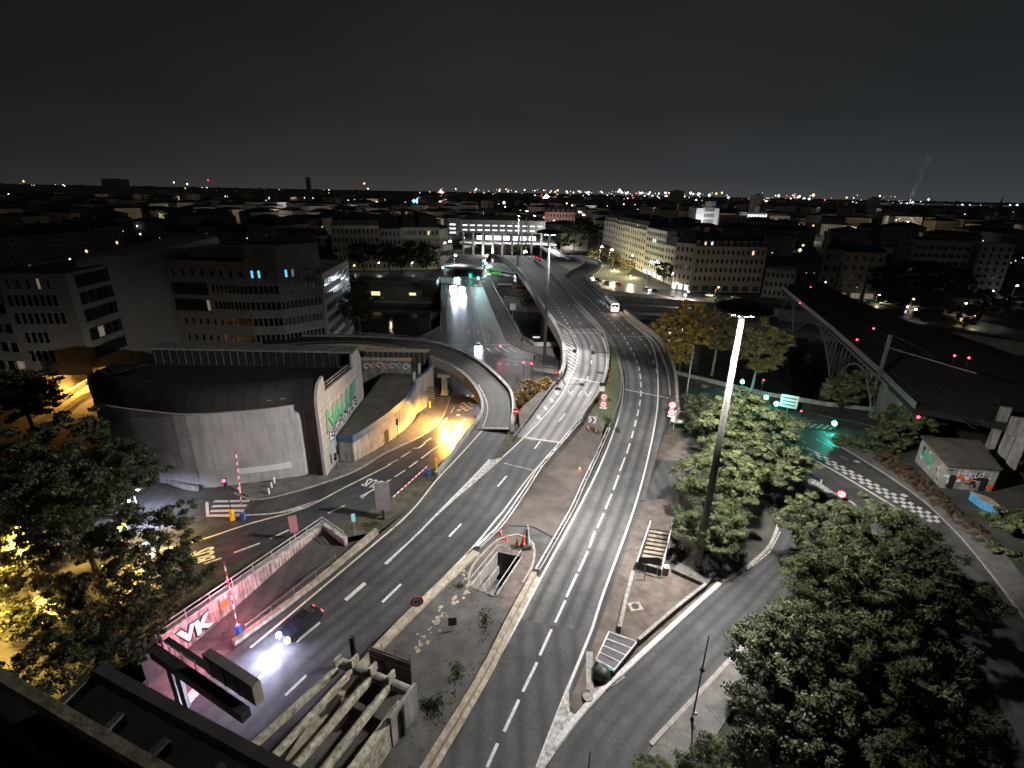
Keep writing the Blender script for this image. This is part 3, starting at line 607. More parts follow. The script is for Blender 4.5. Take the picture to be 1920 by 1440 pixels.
# bridge
for px, n_ in (([(852, 641), (848, 600), (845, 560), (844, 530)], 'a'), ([(871, 640), (867, 600), (862, 560), (859, 535)], 'b')): dashes(px, .2, 1.5, 2.0, flat(0), br, .04, 'paint_yellowed')
dashes([(891, 633), (884, 600), (877, 563), (872, 535)], .28, 1.6, 1.4, flat(0), br, .04)
line([(912, 648), (900, 600), (890, 560), (882, 532)], .25, flat(0), br, .04); dashes([(928, 625), (919, 590), (910, 560), (902, 538)], .18, 1.5, 2.5, flat(0), br, .04, 'paint_worn')
line([(845, 647), (957, 647)], .35, flat(0), br, .075)
for x in (862, 879, 897): line([(x, 618), (x - .5, 627)], .5, flat(0), br, .04, name='arrow_marking')
# junction
for i in range(5): line([(928 + i * 13, 652), (940 + i * 14, 661)], .45, hg, junc, .075, name='crossing_stripe')
for i in range(7): line([(932 + i * 16, 682 + i * .8), (939 + i * 16, 683 + i * .8)], .6, hg, junc, .075, name='give_way_mark')
for i in range(4): line([(965 + i * 24, 668 + i * 3), (977 + i * 24, 670 + i * 3)], .25, hg, junc, .075, name='lane_dash')
for i in range(4): line([(960 + i * 24, 677 + i * 2), (972 + i * 24, 679 + i * 2)], .25, hg, junc, .075, name='lane_dash')
for i in range(3): line([(1000 + i * 20, 691 + i * 1), (1013 + i * 20, 692 + i * 1)], .25, hg, junc, .075, name='lane_dash')
line([(912, 652), (930, 668), (970, 679), (1040, 690)], .22, hg, junc, .075)
tis = struct(sheet('traffic_island', [(914, 652), (922, 651), (936, 662), (950, 670), (938, 672), (922, 664)], hg, MT['pavement'], .18, 2, skirt=lambda x, y, z: 0))
tis2 = struct(sheet('traffic_island', [(1000, 690), (1050, 694), (1042, 703), (1003, 697)], hg, MT['kerb_stone'], .18, 2, skirt=lambda x, y, z: 0))
# quay road (right)
line([(1485, 842), (1560, 881), (1633, 924), (1700, 965)], .4, hg, quay_road, OL)
chequer((1514, 850), (1752, 985), (1770, 975), (1531, 848), 30, 3, hg, quay_road, OL)
line([(1533, 778), (1600, 791), (1644, 801)], .3, hg, quay_road, OL); line([(1345, 722), (1420, 740), (1470, 757)], .25, hg, quay_road, OL, m_='paint_worn')
for i in range(5): line([(1507 + i * 12, 801 + i * 1.2), (1519 + i * 12, 794 + i * 1.2)], .5, hg, quay_road, OL, name='crossing_stripe')
for a, b in [((1485, 818), (1500, 825)), ((1503, 827), (1512, 831)), ((1512, 840), (1535, 850)), ((1530, 824), (1560, 840)), ((1470, 800), (1480, 804)), ((1575, 855), (1590, 863)), ((1305, 715), (1316, 718)), ((1322, 722), (1332, 725)), ((1342, 728), (1352, 732))]: line([a, b], .2, hg, quay_road, OL, name='lane_dash')
line([(1602, 864), (1612, 868)], .8, hg, quay_road, OL, name='arrow_marking'); line([(1690, 927), (1700, 932)], .8, hg, quay_road, OL, name='arrow_marking')
# slip road edge kerbs
def kerb(px, fn, label, w_=.35, h_=.16, m_='kerb_stone', name='kerb', **k):
    P = pathpx(px, fn, 1.2); mb = MB().sweep(P, [(-w_ / 2, -.2), (-w_ / 2, h_), (w_ / 2, h_), (w_ / 2, -.2)]); o = mb.build(name, MT[m_], k.get('parent'))
    return struct(o) if not k.get('parent') else o
kerb([(1040, 1407), (1100, 1330), (1183, 1250), (1350, 1097), (1393, 1070), (1436, 1033), (1452, 1005), (1459, 975), (1449, 930)], hg, '')
kerb([(1220, 1397), (1323, 1287), (1448, 1153)], hg, '')
kerb([(1549, 815), (1562, 830), (1671, 897), (1738, 946), (1806, 1014), (1875, 1100), (1990, 1260)], hg, '', .2)
kerb([(440, 925), (480, 938), (560, 921), (660, 887), (720, 852), (800, 812), (832, 779), (844, 745)], hg, '', .25)
kerb([(1562, 925), (1600, 945), (1617, 966)], hg, '', .25)
kerb([(968, 1004), (935, 1013), (905, 1040), (884, 1066), (878, 1090)], hg, '', .25, .2, parent=isnose); kerb([(968, 1004), (990, 1010), (1002, 1030), (998, 1062), (980, 1095)], hg, '', .25, .2, parent=isnose)
patchpx([(1007, 1440), (1030, 1380), (1052, 1320), (1066, 1290), (1068, 1335), (1085, 1345), (1115, 1318), (1060, 1380), (1036, 1420), (1015, 1450)], hg, slip, .085, 'paint_worn', 'gore_marking')
line([(1040, 1400), (1100, 1325), (1183, 1246), (1350, 1094)], .42, hg, slip, .22, m_='paint_white')
line([(1462, 1000), (1440, 1040), (1400, 1070)], .12, hg, slip, .22, m_='paint_worn')
sheet('road_repair', [(960, 1160), (1107, 1186), (1052, 1320), (1007, 1440), (813, 1440), (915, 1262)], hd, MT['asphalt_left'], .066, 3, parent=r_right)
# ================================================================ PART 3: barriers, parapets, walls, rails
def bar(px, fn, prof, label, cat, mname, name, step=2.0, off=0.0, group=None, kindpart=None):
    P = pathpx(px, fn, step, off); o = MB().sweep(P, prof).build(name, MT[mname], kindpart)
    if kindpart is None: tag(o, label, cat, group)
    return o, P
JER = [(-.3, -.3), (-.26, .12), (-.1, .35), (-.09, .85), (.09, .85), (.1, .35), (.26, .12), (.3, -.3)]
WALLP = [(-.25, -.3), (-.25, 1.0), (.25, 1.0), (.25, -.3)]
FASC = [(-.28, -1.75), (-.28, .95), (.28, .95), (.28, -1.75)]
def rail_set(path, label, cat, mname, hh=1.05, post_every=2.2, rails=(1.05, .55), r=.035, infill=None, group=None, name='railing', base=0.0, pw=.05):
    t = thing(name, label, cat, path[0], group)
    for i, z in enumerate(rails):
        MB().sweep([p + V((0, 0, base + z)) for p in path], [(-r, -r), (-r, r), (r, r), (r, -r)]).build('top_rail' if i == 0 else 'lower_rail', MT[mname], t)
    L_ = plen(path); n = max(2, int(L_ / post_every) + 1); pts = lin(path, n)
    pm = mesh_of(MB().box((0, 0, hh / 2), (pw, pw, hh)), 'post', MT[mname])
    for p in pts: inst(pm, 'post', p + V((0, 0, base)), t)
    if infill:
        MB().sweep([p + V((0, 0, base)) for p in path], [(-.01, .12), (-.01, hh - .08), (.01, hh - .08), (.01, .12)]).build('infill_panel', MT[infill], t)
    return t
def guard(px, fn, label, mname='galvanised', double=True, off=0.0, step=3.0):
    P = pathpx(px, fn, step, off); t = thing('guard_rail', label, 'guard rail', P[0])
    W_ = [(-.02, .42), (.05, .46), (-.02, .55), (.05, .64), (-.02, .70), (-.06, .70), (-.06, .42)]
    MB().sweep([p + V((-.22, 0, 0)) for p in P], W_).build('beam', MT[mname], t)
    if double: MB().sweep([p + V((.22, 0, 0)) for p in P], [(-a, b) for a, b in W_[::-1]]).build('beam', MT[mname], t)
    n = int(plen(P) / 2.6); pm = mesh_of(MB().box((0, 0, .33), (.34 if double else .1, .1, .7)), 'post', MT['metal_grey'])
    for p in lin(P, max(2, n)): inst(pm, 'post', p, t)
    return t
# retained cutting -----------------------------------------------------------------
FL = 0.9
P4 = lambda x, y: on(x, y, flat(4.0))
wt = [P4(302, 1196), P4(452, 1090), P4(606, 986)]
pw_ = thing('retaining_wall', 'pink lit rain streaked retaining wall beside the sunken lane', 'retaining wall', wt[0])
def vwall(name, a, b, z0, z1, m_, parent, t=.35, n=1):
    d = (b - a); d.z = 0; u = d.normalized(); nr = V((u.y, -u.x, 0)) * t; mb = MB()
    mb.obox(V((a.x, a.y, z0)), V((d.x, d.y, 0)), nr, V((0, 0, z1 - z0))); return mb.build(name, MT[m_], parent)
vwall('wall_face', wt[0], wt[2], FL - .6, 4.0, 'wall_pink', pw_, -.4)
ew = P4(646, 1014); vwall('end_wall', wt[2], ew, FL - .6, 4.0, 'wall_pink', pw_, -.4)
for a, b in ((wt[0], wt[2]), (wt[2], ew)):
    d = (b - a).normalized(); n_ = V((d.y, -d.x, 0)); MB().obox(a + V((0, 0, .002)) - n_ * .45, (b - a), n_ * .55, V((0, 0, .28))).build('coping', MT['concrete'], pw_)
tl = struct(sheet('sunken_lane', [(p.x, p.y) for p in (wt[0], wt[2], ew)] + [(p.x, p.y) for p in [lw(560, 1127), lw(443, 1213), lw(360, 1290), lw(250, 1400)]] + [(wt[0].x - 3, wt[0].y - 6)], flat(FL), MT['pavement'], 0, 2, px=False))
rail_set([p + V((0, 0, .28)) for p in (wt[0], (wt[0] + wt[2]) / 2, wt[2])], 'long double tube railing on top of the pink retaining wall', 'railing', 'galvanised', rails=(1.0, .5), post_every=2.4)
rail_set([wt[2] + V((0, 0, .28)), ew + V((0, 0, .28))], 'short railing across the far end of the sunken lane', 'railing', 'galvanised', rails=(1.0, .5), post_every=1.6)
KL = [(443, 1213), (500, 1172), (560, 1127), (640, 1062), (712, 1000)]
k1 = MB().sweep(pathpx(KL, hl, 1.0), [(-.8, -2.5), (-.8, .45), (-.2, .45), (-.2, -2.5)]).build('kerb_wall', MT['concrete_beige']); tag(k1, 'worn beige kerb wall between the sunken lane and the tunnel road', 'kerb wall')
KP = pathpx([(480, 1190), (560, 1127), (645, 1058)], hl, 2.0); KP = [p + V((-.75, -.2, .45)) for p in KP]
rail_set(KP, 'thin dark railing along the beige kerb wall', 'railing', 'metal_grey', rails=(.95,), post_every=2.4)
# graffiti VK on the pink wall
def text_mesh(txt, size, depth=0.0, bold=0.0, spacing=1.0):
    cu = bpy.data.curves.new('txt', 'FONT'); cu.body = txt; cu.size = size; cu.offset = bold; cu.extrude = depth; cu.space_character = spacing; cu.resolution_u = 2
    cu.align_x = 'LEFT'; ob = bpy.data.objects.new('txt', cu); root_col.objects.link(ob); dg = bpy.context.evaluated_depsgraph_get(); dg.update()
    me = bpy.data.meshes.new_from_object(ob.evaluated_get(dg)); bpy.data.objects.remove(ob); return me
def put_text(txt, origin, ux, uz, height, m_, parent, width=None, bold=0.0, name='lettering', out=None, off=.012, wobble=0.0, skew=0.0):
    """lay flat lettering in the plane spanned by ux (reading direction) and uz (letter up)"""
    me = text_mesh(txt, 1.0, 0.0, bold); vs = [V(v.co) for v in me.vertices]
    x0, x1 = min(v.x for v in vs), max(v.x for v in vs); y0, y1 = min(v.y for v in vs), max(v.y for v in vs)
    sx = (width / (x1 - x0)) if width else height / (y1 - y0); sy = height / (y1 - y0)
    ux, uz = V(ux).normalized(), V(uz).normalized(); n = ux.cross(uz).normalized() * off; mb = MB()
    for v in vs:
        a = (v.x - x0) * sx; b = (v.y - y0) * sy
        if wobble: b += wobble * sin(a * 2.3); a += wobble * .6 * sin(b * 2.1)
        a += b * skew; mb.v.append(V(origin) + ux * a + uz * b + n)
    mb.f = [list(p.vertices) for p in me.polygons]; return mb.build(name, MT[m_], parent)
mat('gr_black', (0.02, 0.02, 0.025), 0.7); mat('gr_green', (0.05, 0.36, 0.20), 0.7, (0.12, 0.5, 0.3), 2.0); mat('gr_white', (0.75, 0.73, 0.75), 0.7); mat('gr_blue', (0.05, 0.25, 0.5), 0.7, (0.1, 0.4, 0.65), 3.0); mat('gr_teal', (0.2, 0.55, 0.5), 0.7); mat('gr_pink', (0.7, 0.4, 0.45), 0.7)
mat('gr_orange', (0.9, 0.12, 0.03), .6)
dW = (wt[2] - wt[0]).normalized(); nW = V((dW.y, -dW.x, 0)); g0 = wt[0] + dW * 1.1 + nW * .02; g0.z = 1.5
put_text('VK', g0 + V((0, 0, -.1)), dW, (0, 0, 1), 2.1, 'gr_black', pw_, 3.7, .10, 'graffiti_outline', off=.02, wobble=.1)
put_text('VK', g0 + V((0, 0, .05)) + dW * .15, dW, (0, 0, 1), 1.8, 'gr_white', pw_, 3.4, .045, 'graffiti', off=.035, wobble=.1)
MB().obox(wt[0] + dW * 5.6 + nW * .02 + V((0, 0, -1.5)), dW * .8, nW * .02, V((0, 0, .9))).build('orange_patch', MT['gr_orange'], pw_)
# island edge wall & barriers -----------------------------------------------------------
IE = [(470, 1560), (560, 1410), (640, 1300), (720, 1207), (770, 1155), (832, 1095), (893, 1038)]
o, P_ = bar(IE, hd, [(-.45, -3.6), (-.45, .35), (.45, .35), (.45, -3.6)], 'beige retaining wall edge between the tunnel road and the cracked island', 'retaining wall', 'concrete_beige', 'retaining_wall', 1.5)
guard([(896, 1033), (940, 990), (985, 925), (1014, 880), (1052, 835), (1085, 796)], hd, 'double beam guard rail right of the left carriageway', step=2)
bar([(1088, 794), (1102, 768), (1121, 742), (1137, 703), (1141, 664), (1136, 640), (1124, 616), (1078, 565), (1051, 534), (1029, 510), (1001, 489)], hd, [(-.15, -.3), (-.15, .75), (.15, .75), (.15, -.3)], 'curved low concrete barrier right of the pale concrete carriageway', 'barrier', 'concrete', 'barrier', 2.0)
bar([(728, 1560), (806, 1440), (911, 1263), (958, 1168), (1004, 1082)], hd, [(-.45, -.2), (-.42, .62), (.1, .66), (.12, .2), (.5, .1), (.5, -.2)], 'beige concrete barrier left of the right carriageway near the camera', 'barrier', 'concrete_beige', 'barrier', 1.5)
guard([(1007, 1076), (1040, 1018), (1075, 955), (1097, 905), (1120, 857), (1141, 808)], hd, 'double beam guard rail left of the right carriageway', step=2)
bar([(1141, 806), (1155, 772), (1163, 745), (1166, 712), (1161, 680), (1146, 642), (1128, 620)], hd, JER, 'dark concrete barrier with stains beside the grass median', 'barrier', 'concrete_dark', 'barrier', 1.5)
bar([(1271, 778), (1268, 745), (1267, 720), (1258, 681), (1238, 641), (1200, 610), (1155, 572), (1120, 541), (1096, 517)], hd, FASC, 'curved outer concrete parapet right of the right carriageway', 'parapet', 'concrete_beige', 'parapet', 1.5)
bar([(1256, 742), (1253, 715), (1246, 684), (1227, 643), (1192, 613), (1147, 574), (1112, 543)], hd, [(-.12, -.1), (-.12, .6), (.12, .6), (.12, -.1)], 'inner guard kerb parallel to the outer right parapet', 'barrier', 'concrete', 'barrier', 1.5)
bar([(1053, 708), (1060, 688), (1060, 660), (1055, 637), (1036, 603), (1011, 563), (995, 537), (973, 507), (948, 488), (922, 478)], hd, [(-.7, -1.9), (-.7, .9), (-.1, 1.0), (.2, .9), (.2, -1.9)], 'pale curved parapet on the left edge of the river viaduct', 'parapet', 'concrete', 'parapet', 1.5)
bar([(962, 824), (985, 794), (1033, 729), (1050, 712)], hd, [(-.2, -3), (-.2, .5), (.2, .5), (.2, -3)], 'low dark barrier at the shoulder of the pale concrete carriageway', 'barrier', 'concrete_dark', 'barrier', 1.5)
# slip ramp parapets
o, PO = bar([(958, 800)] + [(x + 3, y - 1) for x, y in RP_OUT[1:]], hr, [(-.15, -1.5), (-.15, .55), (.45, .55), (.45, -1.5)], 'outer parapet of the curved slip ramp with a pale cap', 'parapet', 'concrete', 'parapet', 1.2)
rail_set([p + V((0, 0, .55)) for p in PO], 'steel rail on the outer parapet of the curved slip ramp', 'railing', 'galvanised', hh=.5, rails=(.5,), post_every=2.5)
IN2 = [(820, 893), (856, 848), (886, 807)] + [(x - 2, y + 1) for x, y in RP_IN[1:]]
fin = lambda x, y: hr(x, y)
o, PI_ = bar(IN2, hr, [(-.45, -1.5), (-.45, .6), (.1, .6), (.1, -1.5)], 'inner parapet of the curved slip ramp above the orange lit street', 'parapet', 'concrete', 'parapet', 1.2)
rail_set([p + V((-.25, 0, .6)) for p in PI_[6:]], 'steel rail on the inner parapet of the curved slip ramp', 'railing', 'galvanised', hh=.45, rails=(.45,), post_every=2.5)
# ribbed metal fascia of the ramp far part: one part per panel
fas = thing('ramp_fascia', 'ribbed pale metal fascia panels along the far part of the slip ramp', 'cladding', PI_[-1])
Pf = PI_[len(PI_) * 4 // 10:]
fm = mesh_of(MB().box((0, 0, 0), (.08, .98, 1.3)), 'fascia_panel', MT['galvanised'])
for i in range(len(Pf) - 1):
    a, b = Pf[i], Pf[i + 1]; mdp = (a + b) / 2; d = b - a
    nr = V((d.y, -d.x, 0)).normalized(); inst(fm, 'fascia_panel', mdp - nr * .55 + V((0, 0, -.3)), fas, math.atan2(d.y, d.x) - pi / 2, scale=(1, d.length, 1))
# ramp and viaduct piers
def pier(px, py, top, label, wd=1.1, dp=1.6, px_z=None, group=None, base=None, rz=0):
    b = V(base) if base is not None else on(px, py, hg); t = thing('bridge_pier', label, 'pier', b, group)
    MB().box(b + V((0, 0, (top - b.z) / 2)), (wd, dp, top - b.z), rz).build('shaft', MT['concrete_beige'], t)
    MB().box(b + V((0, 0, top - b.z - .35)), (wd * 2.6, dp * 1.2, .7), rz).build('pier_head', MT['concrete'], t)
    MB().box(b + V((0, 0, .2)), (wd * 1.4, dp * 1.4, .4), rz).build('footing', MT['concrete'], t)
    return t
pier(834, 738, 4.9, 'square concrete pier under the slip ramp beside the orange lit street')
pier(690, 680, 5.2, 'concrete pier under the far slip ramp beside the office block')
pier(760, 668, 5.2, 'concrete pier under the slip ramp behind the low annex', .9)
for i, y in enumerate((165, 190, 215)):
    for fx, w_ in ((on(1040, 600, hd), 'left'),):
        pass
for i, (px, py) in enumerate([(1150, 590), (1085, 548), (1052, 522)]):
    p = on(px, py, hd); pier(0, 0, 6.3, ['river viaduct pier nearest the coach', 'river viaduct pier in midstream', 'river viaduct pier by the far bank'][i], 1.6, 9, base=(p.x - 6, p.y, -6.5), rz=R_(-15))
# railings of the low river bridge
lr = [on(x, y, flat(0), .16) for x, y in [(828, 524), (827, 560), (826, 618), (806, 629), (784, 641)]]
rail_set(lr, 'pale teal railing on the left side of the low river bridge', 'railing', 'railing_teal', rails=(1.05, .6, .2), post_every=2.0, infill=None, r=.05)
lr = [on(x, y, flat(0), .16) for x, y in [(921, 528), (927, 542), (945, 574), (962, 606), (978, 636), (1000, 647)]]
rail_set(lr, 'pale teal railing on the right side of the low river bridge', 'railing', 'railing_teal', rails=(1.05, .6, .2), post_every=2.0, r=.05)
bar([(1001, 648), (1030, 648), (1060, 650)], flat(0), [(-.3, -1), (-.3, 1.0), (.3, 1.0), (.3, -1)], 'white painted parapet on the near bank between bridge and viaduct', 'parapet', 'paint_white', 'parapet', 2.0)
bar([(690, 628), (745, 636), (784, 641)], flat(0), [(-.3, -1), (-.3, .9), (.3, .9), (.3, -1)], 'pale quay parapet on the near bank behind the slip ramp', 'parapet', 'concrete', 'parapet', 2.0)
bp_ = thing('bridge_pier', 'wide concrete pier under the low river bridge', 'pier', (-20, 195, -6.5)); MB().box((-20, 195, -4), (24, 2.2, 5), R_(3)).build('shaft', MT['concrete_dark'], bp_)
# central pit ---------------------------------------------------------------------------
pc = [V((p.x, p.y, 4.0)) for p in PIT]    # far-left, far-right, near-right, near-left
pit = thing('stairwell_pit', 'open concrete stairwell pit with thin railing in the cracked island', 'stairwell', pc[3])
ZB = .6
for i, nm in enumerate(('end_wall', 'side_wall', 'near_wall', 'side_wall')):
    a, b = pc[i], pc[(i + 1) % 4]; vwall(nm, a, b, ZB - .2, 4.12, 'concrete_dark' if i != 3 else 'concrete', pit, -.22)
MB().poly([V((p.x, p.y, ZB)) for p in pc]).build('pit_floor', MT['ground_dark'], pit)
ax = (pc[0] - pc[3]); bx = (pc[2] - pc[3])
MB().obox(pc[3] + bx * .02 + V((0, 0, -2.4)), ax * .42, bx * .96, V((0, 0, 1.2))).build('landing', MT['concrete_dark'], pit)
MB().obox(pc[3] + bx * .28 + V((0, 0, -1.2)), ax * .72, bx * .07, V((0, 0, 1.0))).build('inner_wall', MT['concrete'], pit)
rail_set([pc[3], pc[0], pc[1], pc[2]], 'dark mesh railing on three sides of the island stairwell', 'railing', 'galvanised', rails=(1.1, .1), r=.03, post_every=1.5, base=.1)
# right stairs ---------------------------------------------------------------------------
sc_ = [V((p.x, p.y, 4.0)) for p in STAIR]   # far-left, far-right, near-right, near-left
st = thing('stairway', 'concrete stairs going down in a railed opening beside the right road', 'stairs', sc_[0])
A, B = sc_[0], sc_[1]; dn = (sc_[3] - sc_[0]); nst = 15
for i in range(nst):
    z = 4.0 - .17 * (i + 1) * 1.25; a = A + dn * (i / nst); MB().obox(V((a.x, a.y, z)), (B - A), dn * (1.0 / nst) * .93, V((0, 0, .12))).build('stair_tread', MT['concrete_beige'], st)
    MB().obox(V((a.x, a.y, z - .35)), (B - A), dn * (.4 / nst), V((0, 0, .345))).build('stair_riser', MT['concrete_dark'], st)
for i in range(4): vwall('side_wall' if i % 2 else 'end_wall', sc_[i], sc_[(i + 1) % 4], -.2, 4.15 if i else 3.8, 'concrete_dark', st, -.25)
MB().poly([V((p.x, p.y, -.1)) for p in sc_]).build('stair_floor', MT['ground_dark'], st)
rail_set([sc_[0] + V((0, 0, .15)), sc_[3] + V((0, 0, .15)), sc_[2] + V((0, 0, .15)), sc_[1] + V((0, 0, .15))], 'pale top rail on three sides of the stair opening', 'railing', 'sign_white', rails=(1.05,), r=.06, post_every=1.3, infill='metal_dark')
bx_ = on(1247, 1078, hg); cb = thing('utility_cabinet', 'small grey utility cabinet against the stair opening', 'cabinet', bx_)
MB().box(bx_ + V((0, 0, .55)), (.5, .5, 1.1)).build('cabinet_body', MT['concrete'], cb); MB().box(bx_ + V((0, 0, 1.14)), (.58, .58, .07)).build('cabinet_lid', MT['sign_white'], cb)
bar([(1172, 1195), (1160, 1186), (1173, 1130), (1186, 1080)][1:], hg, [(-.18, -.1), (-.18, .75), (.18, .75), (.18, -.1)], 'narrow white topped wall left of the gore island', 'low wall', 'concrete', 'low_wall', 1)
bar([(1196, 1210), (1262, 1152), (1322, 1104)], hg, [(-.16, -.1), (-.16, .75), (.16, .75), (.16, -.1)], 'long white topped wall right of the gore island', 'low wall', 'concrete', 'low_wall', 1)
mh = on(1191, 1138, hg); mt_ = thing('manhole_cover', 'square manhole frame with round cover in the gore island', 'manhole', mh)
MB().box(mh + V((0, 0, .07)), (1.3, 1.1, .06), .2).build('frame', MT['concrete_beige'], mt_); MB().tube(mh + V((0, 0, .1)), mh + V((0, 0, .125)), .38, n=18).build('cover', MT['metal_dark'], mt_)
# crash cushion in the gore
fl = [on(x, y, hg) for x, y in [(1140, 1200), (1192, 1219), (1150, 1272), (1116, 1252)]]
cc = thing('crash_cushion', 'dark crash cushion with white framed ribs at the gore nose', 'crash cushion', fl[3])
b0, b1, b2, b3 = [V((p.x, p.y, p.z)) for p in fl]
bd = MB(); bd.prism([b3, b2, b1, b0], 4.1, 4.95); bd.build('cushion_body', MT['metal_dark'], cc)
for i in range(5):
    a = b0.lerp(b3, i / 4); b = b1.lerp(b2, i / 4); MB().tube(a + V((0, 0, 1.0)), b + V((0, 0, 1.0)), .06, n=6).build('rib', MT['sign_white'], cc)
for a, b in ((b0, b3), (b1, b2)): MB().tube(a + V((0, 0, 1.0)), b + V((0, 0, 1.0)), .06, n=6).build('side_rail', MT['sign_white'], cc)
nn = (b2 + b3) / 2; dirn = ((b2 + b3) / 2 - (b0 + b1) / 2).normalized()
for i in range(5): 
    p = b3.lerp(b2, (i + .5) / 5) + dirn * .06; MB().sphere(p + V((0, 0, .55)), .09, 8).build('reflector', MT['sign_white'], cc)
dm = nn + dirn * .55; MB().lathe(dm, [(.75, .05), (.78, .6), (.6, .95), (.3, 1.1), (.01, 1.13)], 14).build('nose_drum', MT['metal_dark'], cc, smooth=True)
MB().obox(b3 + V((0, 0, .86)) + dirn * .05, (b2 - b3), dirn * .12, V((0, 0, .1))).build('green_band', MT['sign_green'], cc)
for i, (px, lab) in enumerate([([(1105, 1224), (1106, 1296)], 'short concrete bar left of the gore nose drum'), ([(1108, 1303), (1135, 1291), (1168, 1268)], 'short concrete bar right of the gore nose drum')]):
    bar(px, hg, [(-.3, -.1), (-.3, .16), (.3, .16), (.3, -.1)], lab, 'kerb block', 'concrete', 'kerb_block', .7)
gd = on(1102, 1311, hg); MB().tube(gd + V((0, 0, .05)), gd + V((0, 0, .3)), .5, .42, n=12).build('post_base', MT['concrete']); tag(bpy.data.objects['post_base'], 'round concrete post base at the tip of the gore', 'post base')
# ---------------------------------------------------------------- high masts
def high_mast(base, ztop, r0, r1, crown_r, label, power, nl=8, group='tall floodlight masts', aims=((0, 0, 0, 1, 120),)):
    b = V(base); t = thing('light_mast', label, 'light mast', b, group)
    MB().box(b + V((0, 0, .5)), (r0 * 2.4, r0 * 2.4, 1.0)).build('mast_base', MT['concrete'], t)
    MB().tube(b, V((b.x, b.y, ztop)), r0, r1, n=12).build('pole', MT['mast_paint'], t, smooth=True)
    c = V((b.x, b.y, ztop))
    cr_ = MB().lathe(c, [(.2, .45), (crown_r * .55, .42), (crown_r * .9, .15), (crown_r, -.05), (crown_r, -.3), (crown_r * .86, -.34), (.3, -.2)], 22).build('crown', MT['roof_dark'], t)
    for k in range(nl):
        an = 2 * pi * k / nl + .3; p = c + V((cos(an) * crown_r * .38, sin(an) * crown_r * .38, -.55)); f = MB().box(p, (.42, .3, .26), an).build('floodlight', MT['metal_dark'], t)
        MB().box(p + V((0, 0, -.15)), (.3, .2, .03), an).build('lens', MT['lamp_white'], f)
    for (ax_, ay_, az_, fr, cone_) in aims:
        dv = V((ax_ - b.x, ay_ - b.y, 0)).normalized() if abs(ax_ - b.x) + abs(ay_ - b.y) > .1 else V((0, -1, 0))
        lamp((b.x + dv.x * (r1 + .5), b.y + dv.y * (r1 + .5), ztop - .95), power * fr, (1.0, .965, .94), .3, spot=cone_, aim=(ax_, ay_, az_), parent=t, blend=.55)
    return t
m1 = on(1305, 1072, hg); z1 = topz(m1, 575)
MAST1 = high_mast(m1, z1, .42, .24, 2.5, 'nearest and largest floodlight mast with a dark disc crown', 46000, 10, aims=((-4, 30, 4, 1.5, 105), (-10, 62, 4, 1.3, 80), (8, 75, 4, .9, 80), (27, 56, 4, 1.0, 85), (30, 40, 6, .35, 70), (20.5, 42, 4, .25, 120), (50, 72, 4, 1.3, 75), (34, 108, 6, 1.5, 55), (-37, 61, 9, 1.5, 38), (60, 56, 4, 1.0, 42), (74, 92, 0, .5, 40)))
m2_ = on(1020, 690, hg); z2 = topz(m2_, 434)
MAST2 = high_mast(m2_, z2, .45, .28, 3.2, 'floodlight mast beside the left edge of the viaduct', 42000, 8, aims=((9, 100, 6, 2.2, 72), (5, 82, 5, 2.4, 48), (14, 135, 8, .7, 100), (-8, 110, 0, .5, 80), (5, 165, 8, .6, 90)))
m3_ = on(970, 535, flat(0)); MAST3 = high_mast(m3_, topz(m3_, 402), .4, .25, 1.0, 'slim floodlight mast on the far bank left of the viaduct', 14000, 4, aims=((10, 235, 8, 1, 110), (-15, 255, 0, .4, 110)))
m4_ = on(985, 500, flat(0)); MAST4 = high_mast(m4_, topz(m4_, 393), .4, .3, 1.4, 'farthest floodlight mast in front of the long grey slab', 16000, 4, aims=((15, 285, 8, 1, 120),))
pl = [on(x, y, hg) for x, y in [(1258, 1074), (1302, 1046), (1350, 1072), (1324, 1104)]]
pn = MB().prism([(p.x, p.y) for p in pl][::-1], 3.95, lambda x, y: 4.55).build('mast_plinth', MT['concrete_dark']); tag(pn, 'dark triangular concrete plinth around the nearest mast foot', 'plinth')
# ================================================================ PART 4: near buildings, portal, railway bridge
def win_mesh(name, glass, frame='frame_pale', d=.10, fw=.07, mull=0, trans=0):
    """unit window (1 wide, 1 high, centred, facing -Y): reveal frame proud of the wall, pane set back"""
    mb = MB(); nf = []
    def bx(x0, x1, z0, z1, y0, y1): mb.obox((x0, y0, z0), (x1 - x0, 0, 0), (0, y1 - y0, 0), (0, 0, z1 - z0))
    bx(-.5, .5, .5 - fw, .5, -d, .02); bx(-.5, .5, -.5, -.5 + fw, -d * 1.3, .02); bx(-.5, -.5 + fw, -.5 + fw, .5 - fw, -d, .02); bx(.5 - fw, .5, -.5 + fw, .5 - fw, -d, .02)
    for k in range(mull): x = -.5 + (k + 1) / (mull + 1); bx(x - fw * .4, x + fw * .4, -.5 + fw, .5 - fw, -d * .6, .02)
    if trans: bx(-.5 + fw, .5 - fw, .1, .1 + fw * .8, -d * .5, .02)
    n = len(mb.f); mb.poly([(-.5 + fw, -.025, -.5 + fw), (.5 - fw, -.025, -.5 + fw), (.5 - fw, -.025, .5 - fw), (-.5 + fw, -.025, .5 - fw)])
    me = bpy.data.meshes.new(name); me.from_pydata([tuple(v) for v in mb.v], [], mb.f); me.materials.append(MT[frame]); me.materials.append(MT[glass])
    for i, p in enumerate(me.polygons): p.material_index = 1 if i >= n else 0
    return me
WM = {}
def wm(g, f='frame_pale', **k):
    key = (g, f, tuple(sorted(k.items())))
    if key not in WM: WM[key] = win_mesh('window', g, f, **k)
    return WM[key]
